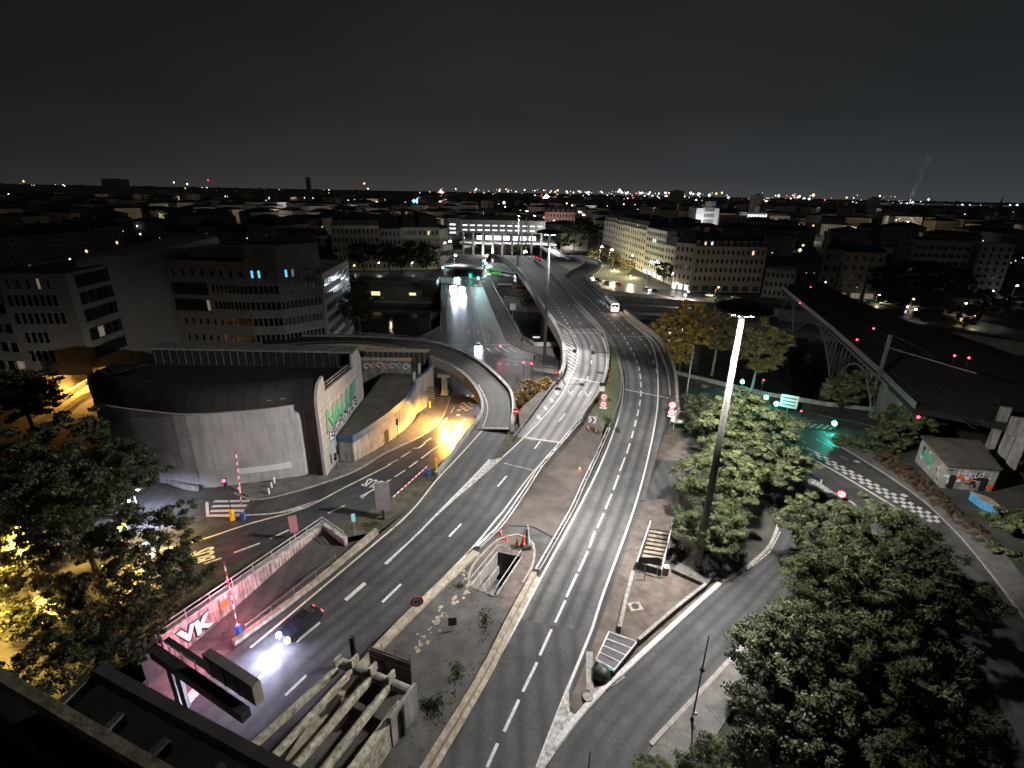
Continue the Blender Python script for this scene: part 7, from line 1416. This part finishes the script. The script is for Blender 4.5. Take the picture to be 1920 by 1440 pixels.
# ---------------------------------------------------------------- signs
def disc(mb, c, n_, r, th=.03, k=20): return mb.tube(c - n_ * th, c + n_ * th, r, n=k)
def sign_post(px, py, label, plates, fn=hg, name='road_sign', face=(0, -1, 0), h=None, cat='road sign', posts=1, pw=.05):
    """plates: list of (kind, px, py centre in picture, size m ...) put on the vertical through the foot"""
    b = on(px, py, fn); t = thing(name, label, cat, b); f = V(face).normalized(); s = V((-f.y, f.x, 0)); zmax = b.z
    for pl_ in plates:
        kind, cy_, w_, h_ = pl_[:4]; z = topz(b, cy_); c = V((b.x, b.y, z)) + f * .08; zmax = max(zmax, z)
        if kind in ('speed', 'nopass'):
            o = disc(MB(), c, f, w_ / 2).build('sign_disc', MT['sign_red'], t); disc(MB(), c + f * .035, f, w_ * .38, .01).build('sign_face', MT['sign_white'], o)
            if kind == 'speed' and len(pl_) > 4: put_text(pl_[4], c + f * .05 - s * w_ * .25 * (1) - V((0, 0, w_ * .17)), s, (0, 0, 1), w_ * .34, 'sign_black', o, w_ * .5, .01, off=.0)
            if kind == 'nopass':
                MB().obox(c + f * .05 - s * w_ * .2 - V((0, 0, w_ * .07)), s * w_ * .18, f * .01, V((0, 0, w_ * .15))).build('symbol', MT['sign_red'], o); MB().obox(c + f * .05 + s * w_ * .02 - V((0, 0, w_ * .07)), s * w_ * .18, f * .01, V((0, 0, w_ * .15))).build('symbol', MT['sign_black'], o)
        elif kind == 'noentry':
            o = disc(MB(), c, f, w_ / 2).build('sign_disc', MT['sign_red'], t); MB().obox(c + f * .04 - s * w_ * .36 - V((0, 0, w_ * .08)), s * w_ * .72, f * .02, V((0, 0, w_ * .16))).build('bar', MT['sign_white'], o)
        else:
            m_ = pl_[4] if len(pl_) > 4 else 'sign_white'; o = MB().obox(c - s * w_ / 2 - V((0, 0, h_ / 2)) - f * .03, s * w_, f * .05, V((0, 0, h_))).build('sign_plate', MT[m_], t)
            if kind == 'chevron':
                q = MB()
                for k in (-1, 1): q.obox(c + f * .03 - s * w_ * .12 + V((0, 0, 0)), s * w_ * .22, f * .01, V((0, 0, .001))) if False else None
                q.poly([c + f * .035 + s * (w_ * a) + V((0, 0, h_ * b_)) for a, b_ in ((-.25, .45), (.0, .45), (.28, 0), (.0, -.45), (-.25, -.45), (.03, 0))]); q.build('chevron', MT['sign_black'], o)
            if kind == 'board': MB().obox(c + f * .03 - s * w_ / 2 + V((0, 0, h_ * .12)), s * w_, f * .01, V((0, 0, h_ * .05))).build('divider', MT['sign_black'], o); MB().poly([c + f * .045 + s * (w_ * a) + V((0, 0, h_ * b_)) for a, b_ in ((.34, .42), (.44, .42), (.44, .24), (.38, .3), (.32, .36))]).build('arrow', MT['sign_black'], o); MB().obox(c + f * .04 - s * w_ * .25 - V((0, 0, h_ * .15)), s * w_ * .1, f * .01, V((0, 0, h_ * .08))).build('pictogram', MT['sign_black'], o); MB().obox(c + f * .04 + s * w_ * .05 - V((0, 0, h_ * .15)), s * w_ * .12, f * .01, V((0, 0, h_ * .05))).build('pictogram', MT['sign_black'], o)
            if kind == 'lines':
                for k in range(3): MB().obox(c + f * .03 - s * w_ * .4 + V((0, 0, h_ * (-.36 + k * .28))), s * w_ * .8, f * .01, V((0, 0, h_ * .1))).build('text_line', MT['sign_back'], o)
    ps_ = [0] if posts == 1 else [-.32, .32]; w0 = plates[0][2]
    for q in ps_: c = b + s * w0 * q; MB().tube(V((c.x, c.y, b.z)), V((c.x, c.y, zmax)), pw, n=6).build('post', MT['galvanised'], t)
    return t
fcam = lambda px, py: (lambda p: (-p.x, -p.y, 0))(on(px, py, hg))
sign_post(1130, 775 + 0, 'pair of red ringed signs between the carriageways', [('speed', 744, 1.35, 0, '70'), ('plate', 750.5, .7, .45), ('nopass', 757.5, 1.35, 0), ('plate', 764.5, 1.3, .35)], hd, face=fcam(1130, 775))
sign_post(1256, 795, 'pair of red ringed signs at the end of the right parapet', [('speed', 759, 1.4, 0, '70'), ('plate', 766, .7, .4), ('nopass', 773, 1.35, 0), ('plate', 780, 1.2, .3)], hd, face=fcam(1256, 795))
sign_post(1273, 806, 'white direction board on two posts behind the parapet end', [('board', 782, 3.2, 2.4)], hg, name='direction_board', cat='sign board', posts=2, face=fcam(1273, 800))
sign_post(1474, 778, 'small lined direction board by the green traffic lights', [('lines', 752, 3.2, 2.6), ('plate', 762, 3.0, .5)], hg, name='direction_board', cat='sign board', face=fcam(1474, 778))
sign_post(967, 790, 'no entry sign on the outer ramp parapet', [('noentry', 771, 1.25, 0)], hr, face=fcam(967, 790))
sign_post(1042, 712, 'no entry sign with red lamp at the left viaduct end', [('noentry', 698, 1.1, 0), ('plate', 680, 1.0, .9, 'sign_black')], hd, face=fcam(1042, 712))
sign_post(783, 1148, 'red ringed sign on the edge wall of the tunnel road', [('speed', 1127, 1.25, 0, '45')], lambda x, y: hd(x, y) + .35, face=fcam(783, 1148))
sign_post(849, 1183, 'back of a small square sign on the cracked island', [('plate', 1164, .8, .95, 'sign_back')], hg, face=fcam(849, 1183))
sign_post(1170, 1094, 'dark arrow shaped sign seen from behind at the stair opening', [('plate', 1050, 2.9, .95, 'sign_back')], hg, face=(.1, -1, 0)) if False else None
b = on(1208, 1087, hg); t = thing('arrow_sign', 'dark arrow shaped sign back above the stair opening', 'road sign', b); zc_ = topz(b, 1050)
MB().tube(b, V((b.x, b.y, zc_)), .05, n=6).build('post', MT['metal_dark'], t); q = MB(); sh_ = [(-1.2, .42), (.9, .42), (1.35, 0), (.9, -.42), (-1.2, -.42)]
q.v = [V((b.x + .3 + x, b.y - .1, zc_ + z)) for x, z in sh_] + [V((b.x + .3 + x, b.y - .05, zc_ + z)) for x, z in sh_]; q.f = [[0, 1, 2, 3, 4], [9, 8, 7, 6, 5]] + [[i, (i + 1) % 5, 5 + (i + 1) % 5, 5 + i] for i in range(5)]; q.build('sign_plate', MT['sign_back'], t)
sign_post(1110, 797, 'chevron board at the head of the brown island', [('chevron', 787, 1.3, 1.2)], hd, face=fcam(1110, 797)); 
sign_post(1118, 790, 'slim sign on a tall post left of the ringed signs', [('plate', 767, .6, .9, 'sign_back')], hd, face=fcam(1118, 790))
sign_post(1128, 738, 'black and white plate sign at the right edge of the pale carriageway', [('plate', 721, 1.1, .8, 'sign_black'), ('plate', 728, 1.1, 1.2, 'sign_white')], hd, face=fcam(1128, 738))
sign_post(554, 1010, 'pinkish chevron plates above the sunken lane', [('plate', 972, .9, .8, 'sign_rose'), ('plate', 982, .9, .8, 'sign_rose'), ('plate', 992, .9, .8, 'sign_rose')], hg, face=fcam(554, 1010))
sign_post(666, 1003, 'tiny teal sign on the verge beside the tunnel road', [('plate', 970, .45, 1.1, 'gr_teal')], hg, face=fcam(666, 1003), pw=.03)
sign_post(1574, 940, 'red ringed sign at the tip of the white traffic island', [('speed', 926, 1.2, 0, '50')], hg, face=fcam(1574, 940))
sign_post(371, 905, 'no entry sign with a blue plate before the round hall', [('noentry', 897, .9, 0), ('plate', 889, .8, .7, 'sign_blue')], hg, face=fcam(371, 905))
b = on(720, 975, hg); t = thing('advert_board', 'dark advertising board seen from behind on the verge', 'sign board', b); zc_ = topz(b, 908); MB().obox(V((b.x - .85, b.y, b.z + 1.0)), (1.7, .5, 0), (-.06, .2, 0), (0, 0, zc_ - b.z - 1.0)).build('board', MT['sign_back'], t); MB().box(b + V((0, 0, .7)), (.3, .3, 1.4)).build('post', MT['metal_dark'], t)
for x, y, cy_, w_, lab in [(961, 603, 575, 3.6, 'white navigation board on a pole at the bridge railing'),]:
    b = on(x, y, flat(0)); t = thing('navigation_board', lab, 'sign board', b); zc_ = topz(b, cy_); MB().tube(b + V((0, 0, -1)), V((b.x, b.y, zc_)), .12, n=6).build('post', MT['metal_grey'], t); MB().box((b.x, b.y - .15, zc_), (w_ * .55, .1, w_ * .62)).build('board', MT['sign_white'], t)
b = on(1005, 650, flat(0)); t = thing('navigation_board', 'small white plate on a post at the near quay parapet', 'sign board', b); zc_ = topz(b, 632); MB().tube(b, V((b.x, b.y, zc_)), .08, n=6).build('post', MT['metal_dark'], t); MB().box((b.x, b.y - .12, zc_), (2.0, .08, .55)).build('board', MT['sign_white'], t)
# signal gantries over the pale carriageway
for (x, y, tx, ty, lab) in [(1050, 700, 1077, 658, 'signal arm reaching right over the hatched lane'), (1143, 690, 1112, 661, 'signal arm reaching left over the pale carriageway')]:
    b = on(x, y, hd); e_ = atY(tx, ty, b.y); t = thing('signal_gantry', lab, 'signal gantry', b); MB().tube(b, V((b.x, b.y, e_.z)), .12, n=7).build('post', MT['metal_dark'], t); MB().tube(V((b.x, b.y, e_.z)), e_, .07, n=6).build('arm', MT['metal_dark'], t); MB().box(e_, (.75, .2, .75)).build('signal_box', MT['metal_dark'], t)
# ---------------------------------------------------------------- cones and work gear
def cone(px, py, label, fn=hd, s=1.0, m_='orange_plastic', grp='traffic cones on the brown island', off=.06):
    s *= .8; b = on(px, py, fn, off); t = thing('traffic_cone', label, 'traffic cone', b, grp); MB().box(b + V((0, 0, .03)), (.42 * s, .42 * s, .06)).build('cone_base', MT[m_], t)
    MB().lathe(b, [(.17 * s, .05), (.12 * s, .32 * s)], 12).build('cone_lower', MT[m_], t); MB().lathe(b, [(.12 * s, .32 * s), (.085 * s, .52 * s)], 12).build('cone_band', MT['sign_white'], t); MB().lathe(b, [(.085 * s, .52 * s), (.03 * s, .8 * s), (.0, .8 * s)], 12).build('cone_tip', MT[m_], t)
cone(938, 1003, 'cone beside the pale guard rail end', s=1.5); cone(949, 1014, 'cone on the kerb of the island nose', s=1.4); cone(970, 1022, 'cone standing left of the work trailer', s=1.2); cone(981, 1018, 'cone with a white band next to the work trailer', s=1.2); cone(980, 1029, 'cone in the shadow of the work trailer', s=1.2); cone(1086, 884, 'lone cone by the long guard rail', s=1.5); cone(1101, 804, 'cone under the chevron board', s=1.3)
cone(1117, 809, 'yellow lit work cone right of the chevron board', s=1.3, m_='sign_yellow'); cone(772, 771 - 2, 'tiny cone on the pavement under the ramp', hg, 1.2, grp=None) if False else None
for i in range(7): cone(1141 - .3 * i, 715 - i * 11, f'striped marker post at the median barrier, {["nearest", "second", "third", "fourth", "fifth", "sixth", "farthest"][i]} of the row', s=1.2, grp='marker posts along the median barrier')
b = on(985, 1030, hd, .06); t = thing('work_trailer', 'folded red and black road work signal on the island nose', 'work trailer', b)
MB().box(b + V((0, 0, .35)), (1.0, .8, .4), .4).build('chassis', MT['metal_dark'], t); MB().box(b + V((.1, .1, 1.5)), (.25, .25, 2.2), .2).build('mast', MT['metal_dark'], t); MB().tube(b + V((.5, .2, .5)), b + V((.2, .5, 2.9)), .07, n=6).build('strut', MT['sign_white'], t); MB().tube(b + V((-.5, 0, .3)), b + V((-.1, .2, 2.8)), .05, n=6).build('strut', MT['metal_dark'], t)
for z in (.8, 1.3, 1.8): MB().sphere(b + V((-.2, -.2, z)), .2, 8).build('warning_ball', MT['orange_plastic'], t)
for s_ in (-1, 1): MB().tube(b + V((s_ * .5, -.1, .22)), b + V((s_ * .6, -.1, .22)), .22, n=12).build('wheel', MT['tyre'], t)
# ---------------------------------------------------------------- vehicles
def loft(mb, secs):
    k = len(mb.v); n = len(secs[0])
    for s_ in secs: mb.v += [V(p) for p in s_]
    for i in range(len(secs) - 1):
        for j in range(n): j2 = (j + 1) % n; mb.f.append([k + i * n + j, k + i * n + j2, k + (i + 1) * n + j2, k + (i + 1) * n + j])
    mb.f.append([k + j for j in range(n)][::-1]); mb.f.append([k + (len(secs) - 1) * n + j for j in range(n)]); return mb
def car(loc, rz, label, paint='car_dark', lights=True, tail=True, beam=0, group=None, glare=1.0):
    t = thing('car', label, 'car', loc, group, 0); M_ = Matrix.Rotation(rz, 3, 'Z'); P = V(loc)
    T = lambda x, y, z: P + M_ @ V((x, y, z))
    sec = lambda y, w_, z0, z1: [T(-w_, y, z0), T(w_, y, z0), T(w_ * 1.02, y, (z0 + z1) / 2), T(w_ * .93, y, z1), T(-w_ * .93, y, z1), T(-w_ * 1.02, y, (z0 + z1) / 2)]
    body = MB(); loft(body, [sec(-2.15, .72, .35, .62), sec(-2.0, .82, .25, .78), sec(-1.0, .88, .22, .92), sec(0, .9, .22, .95), sec(1.4, .88, .22, .98), sec(2.0, .82, .3, .92), sec(2.12, .74, .4, .8)]); body.build('body', MT[paint], t, smooth=False)
    cab = MB(); loft(cab, [sec(-1.05, .72, .9, .94), sec(-.35, .68, .9, 1.42), sec(.9, .68, .9, 1.45), sec(1.65, .7, .9, .98)]); cab.build('windows', MT['glass_dark'], t); rf_ = MB(); loft(rf_, [sec(-.3, .6, 1.40, 1.46), sec(.85, .6, 1.42, 1.49)]); rf_.build('roof', MT[paint], t)
    for x in (-.84, .84):
        for y in (-1.35, 1.3): MB().tube(T(x - .1, y, .32), T(x + .1, y, .32), .32, n=12).build('wheel', MT['tyre'], t)
    for x in (-.6, .6):
        MB().sphere(T(x, -2.1, .62), .13 * glare, 8).build('headlight', MT['head_light' if lights else 'glass_mid'], t); MB().box(T(x, 2.1, .74), (.3, .08, .14), rz).build('taillight', MT['tail_light' if tail else 'sign_red'], t)
    if beam:
        for sx in (-.6, .6): lamp(T(sx, -2.35, .7), beam * .5, (.66, .70, 1), .12, spot=95, aim=T(sx * 1.6, -9, .0), parent=t, blend=1.0)
        lamp(T(0, -3.2, 1.0), beam * .05, (.6, .62, 1), .3, parent=t)
    return t
def yaw(a, b): d = V((b.x - a.x, b.y - a.y, 0)); return math.atan2(d.y, d.x) + pi / 2     # nose (-Y local) from a towards b
def put_car(px, py, qx, qy, fn, label, **k):
    a, b = on(px, py, fn, .07), on(qx, qy, fn, .07); return car(a, yaw(a, b), label, **k)
put_car(566, 1178, 520, 1222, hl, 'dark car driving down the tunnel road with dazzling headlights', paint='car_dark', beam=30000, glare=2.2)
put_car(540, 1196, 500, 1235, hl, 'x', paint='car_dark') if False else None
put_car(985, 474, 987, 486, hd, 'car with bright headlights at the far end of the viaduct', beam=7000, glare=3.0)
put_car(1004, 484, 1000, 474, hd, 'first red car driving away on the far viaduct', paint='car_red'); put_car(1012, 487, 1006, 478, hd, 'second red car driving away on the far viaduct', paint='car_red')
put_car(896, 652, 899, 668, flat(.07), 'car coming off the low bridge with glaring headlights', paint='car_silver', beam=7000, glare=3.4)
for i, (x, y) in enumerate([(849, 540), (866, 542), (853, 560), (868, 556), (857, 525)]):
    put_car(x, y, x + 1, y + 14, flat(.03), ['front left car of the glaring cluster on the bridge', 'front right car of the glaring cluster on the bridge', 'nearest car of the cluster on the bridge, left lane', 'nearest car of the cluster on the bridge, right lane', 'rear car of the glaring cluster on the bridge'][i], paint=['car_dark', 'car_silver', 'car_dark', 'car_white', 'car_dark'][i], beam=7000, glare=5.5)
put_car(1330, 556, 1345, 556, flat(.05), 'white car parked before the long mansard house', paint='car_white', lights=False, tail=False)
put_car(1380, 560, 1395, 561, flat(.05), 'pale car parked near the dark tree trunk', paint='car_silver', lights=False, tail=False)
for i, (x, y) in enumerate([(1105, 522), (1122, 527), (1140, 533), (1160, 536), (1212, 545), (1228, 548)]): put_car(x, y, x + 12, y + 3, flat(.05), ['red car below the lit trees', 'dark car below the lit trees', 'silver car on the hotel street', 'red car on the hotel street', 'white car before the corner house', 'dark car before the corner house'][i], paint=['car_red', 'car_dark', 'car_silver', 'car_red', 'car_white', 'car_dark'][i], lights=i % 2 == 0)
for i, (x, y) in enumerate([(1600, 567), (1622, 568), (1660, 572), (1690, 576), (1730, 580), (1760, 584), (1850, 575), (1880, 578)]): put_car(x, y, x + 12, y + 2, flat(.05), ['silver', 'dark', 'white', 'dark', 'silver', 'red', 'white', 'dark'][i] + ' parked car on the right far quay, ' + ['first from the bridge', 'second from the bridge', 'third from the bridge', 'fourth from the bridge', 'fifth from the bridge', 'sixth from the bridge', 'near the right edge', 'last at the right edge'][i], paint=['car_silver', 'car_dark', 'car_white', 'car_dark', 'car_silver', 'car_red', 'car_white', 'car_dark'][i], lights=i % 3 == 0, tail=False)
def coach(px, py, qx, qy, fn, label, paint='car_white', L_=11.5, hh=3.2, beam=0, roofm='car_silver', face=False):
    a, b = on(px, py, fn, .07), on(qx, qy, fn, .07); rz = yaw(a, b); t = thing('coach', label, 'bus', a); M_ = Matrix.Rotation(rz, 3, 'Z'); T = lambda x, y, z: a + M_ @ V((x, y, z)); hl_ = L_ / 2
    s_ = lambda y, w_, z0, z1: [T(-w_, y, z0), T(w_, y, z0), T(w_, y, z1 - .3), T(w_ * .9, y, z1), T(-w_ * .9, y, z1), T(-w_, y, z1 - .3)]
    q = MB(); loft(q, [s_(-hl_, 1.2, .4, hh - .3), s_(-hl_ + .4, 1.25, .3, hh), s_(hl_ - .3, 1.25, .3, hh), s_(hl_, 1.2, .4, hh - .15)]); q.build('body', MT[paint], t)
    for sx in (-1.27, 1.27):
        for k in range(7): c = T(sx, -hl_ + 1.3 + k * (L_ - 2) / 7, hh * .62); MB().box(c, (.05, (L_ - 2) / 7 * .92, hh * .32), rz).build('side_window', MT['glass_dark'], t)
        for y in (-hl_ + 2.4, hl_ - 2.8): MB().tube(T(sx - .12, y, .5), T(sx + .12, y, .5), .5, n=12).build('wheel', MT['tyre'], t)
    MB().box(T(0, hl_ + .02, hh * .66), (1.9, .06, hh * .3), rz).build('rear_window', MT['glass_dark'], t); MB().box(T(0, -hl_ - .02, hh * .6), (2.1, .06, hh * .42), rz).build('windscreen', MT['glass_dark'], t)
    MB().box(T(0, hl_ * .3, hh + .12), (1.6, 3.0, .25), rz).build('air_unit', MT[roofm], t); MB().box(T(0, -hl_ * .45, hh + .06), (1.2, 1.2, .14), rz).build('roof_hatch', MT['metal_dark'], t)
    for sx in (-.95, .95): MB().box(T(sx, hl_ + .03, .95), (.3, .08, .5), rz).build('taillight', MT['tail_light'], t); MB().sphere(T(sx, -hl_, .8), .16, 8).build('headlight', MT['head_light'], t)
    if beam: lamp(T(0, -hl_ - .5, 1.0), beam, (.5, .7, 1), .2, spot=70, aim=T(0, -hl_ - 14, 0), parent=t, blend=.8); lamp(T(0, hl_ + .8, 1.6), beam * .05, (1, .75, .7), .3, parent=t)
    return t
coach(1146, 580, 1120, 550, hd, 'white coach driving away along the right viaduct lane', beam=9000)
coach(932, 515, 945, 516, flat(.05), 'bus with a green destination side behind the crossroads', 'bus_green'); coach(953, 519, 965, 521, flat(.05), 'white bus right of the green one', 'car_white')
# BUS lettering on the roads
def road_text(txt, a, b, up_, height, fn, parent, off, m_='paint_white'):
    A_, B_, C_ = on(*a, fn), on(*b, fn), on(*up_, fn); ux = (B_ - A_); wd = ux.length; uz = (C_ - A_); uz = uz - ux.normalized() * uz.dot(ux.normalized())
    o = put_text(txt, V((0, 0, 0)), (ux.x, ux.y, 0), (uz.x, uz.y, 0), height, m_, None, wd, .02, off=0)
    for v in o.data.vertices: w_ = V((v.co.x + A_.x, v.co.y + A_.y)); v.co = (w_.x, w_.y, fn(w_.x, w_.y) + off)
    o.name = 'road_lettering'; o.parent = parent; return o
road_text('BUS', (720, 903), (693, 897), (715, 911), 2.2, hg, r_low, OL)
road_text('BUS', (404, 1047), (402, 1024), (376, 1052), 2.4, hg, r_low, OL, 'paint_yellowed')
road_text('BUS', (845, 826), (826, 823), (843, 832), 1.8, hg, r_low, OL, 'paint_yellowed')
road_text('BUS', (1836, 1163), (1880, 1172), (1838, 1150), 1.9, hg, quay_road, OL)

# crumbled kerb pieces, weeds and stains on the island
rr_ = random.Random(11)
for i in range(46):
    t_ = .3 + .7 * i / 45; px = 952 - (952 - 778) * t_ + rr_.gauss(0, 5); py = 1010 + 205 * t_ + rr_.gauss(0, 7)
    if 880 < px < 980 and py < 1122: px = 872 + rr_.gauss(0, 4)
    p = on(px, py, hg, .05); k = rr_.randint(5, 8); r_ = rr_.uniform(.06, .26); q = MB(); q.prism([(p.x + cos(2 * pi * j / k) * r_ * rr_.uniform(.5, 1.4), p.y + sin(2 * pi * j / k) * r_ * rr_.uniform(.5, 1.6)) for j in range(k)], p.z, p.z + .03); q.build('broken_paving', MT['concrete_beige'], isl)
def weeds(cx, cy_, rx, ry, n, label, lf='leaf_pine'):
    q = MB()
    for i in range(n):
        a = rr_.uniform(0, 6.28); r_ = abs(rr_.gauss(0, .55)) * (1 + .5 * sin(3 * a + cx)); p = on(cx + cos(a) * rx * r_, cy_ + sin(a) * ry * r_, hg, .05)
        for j in range(5): b_ = rr_.uniform(0, 6.28); h_ = rr_.uniform(.04, .16); d_ = V((cos(b_), sin(b_), 0)) * .10; q.poly([p - d_ * .5, p + d_ * .5, p + d_ * rr_.uniform(-1, 1) + V((rr_.uniform(-.1, .1), rr_.uniform(-.1, .1), h_))])
    stuff(tag(q.build('weeds', MT[lf]), label, 'weeds', kind='stuff'))
weeds(808, 1325, 34, 26, 420, 'green weeds beside the tunnel portal wall'); weeds(856, 1262, 18, 26, 220, 'weeds and pale rubble in a crack of the island'); weeds(908, 1165, 16, 34, 200, 'dry weeds along the right edge of the cracked island', 'leaf_plane')
weeds(1278, 1040, 16, 22, 420, 'bright green grass beside the stair opening'); weeds(1135, 785, 16, 26, 420, 'grass around the ringed signs in the median'); weeds(1150, 700, 8, 60, 500, 'grass strip in the median between the carriageways'); weeds(1380, 1010, 40, 40, 500, 'thin grass under the pines', 'leaf_plane')
weeds(690, 985, 60, 18, 500, 'dry grass on the verge above the sunken lane', 'leaf_plane'); weeds(860, 1100, 16, 10, 90, 'moss and weeds at the edge wall joint')
# stair signs and extra posts
for x, y, lab in [(300, 905, 'far'), (345, 922, 'near')]: pass
bar([(250, 872), (300, 900), (350, 917), (372, 920)], hg, [(-.15, 0), (-.15, .7), (.15, .7), (.15, 0)], 'curved low barrier in front of the round hall', 'barrier', 'concrete', 'barrier', 1.0)
for x in range(3): 
    p = on(1490 + x * 24, 884 + x * 13, hg, .15); t = thing('bollard', ['first', 'second', 'third'][x] + ' white flexible post on the white traffic island', 'bollard', p, 'white posts on the traffic island'); MB().tube(p, p + V((0, 0, .8)), .07, n=8).build('shaft', MT['sign_white'], t); MB().tube(p, p + V((0, 0, .06)), .16, n=8).build('base', MT['sign_black'], t)

for x, y in ((1118, 492), (1150, 502), (1180, 514)):      # fill lights added to brighten the street trees
    p = at(x, y, 1.0); t = thing('tree_fill_light', {1118: 'left', 1150: 'middle', 1180: 'right'}[x] + ' added fill light brightening the yellow lit street trees', 'floodlight', (p.x, p.y - 4, 0)); MB().box((p.x, p.y - 4, .4), (.6, .5, .6)).build('housing', MT['metal_dark'], t); MB().box((p.x, p.y - 4, .75), (.4, .3, .06)).build('lens', MT['lamp_warm'], t)
    lamp((p.x, p.y - 5.5, 2.2), 9000, (1, .92, .45), .4, parent=t)
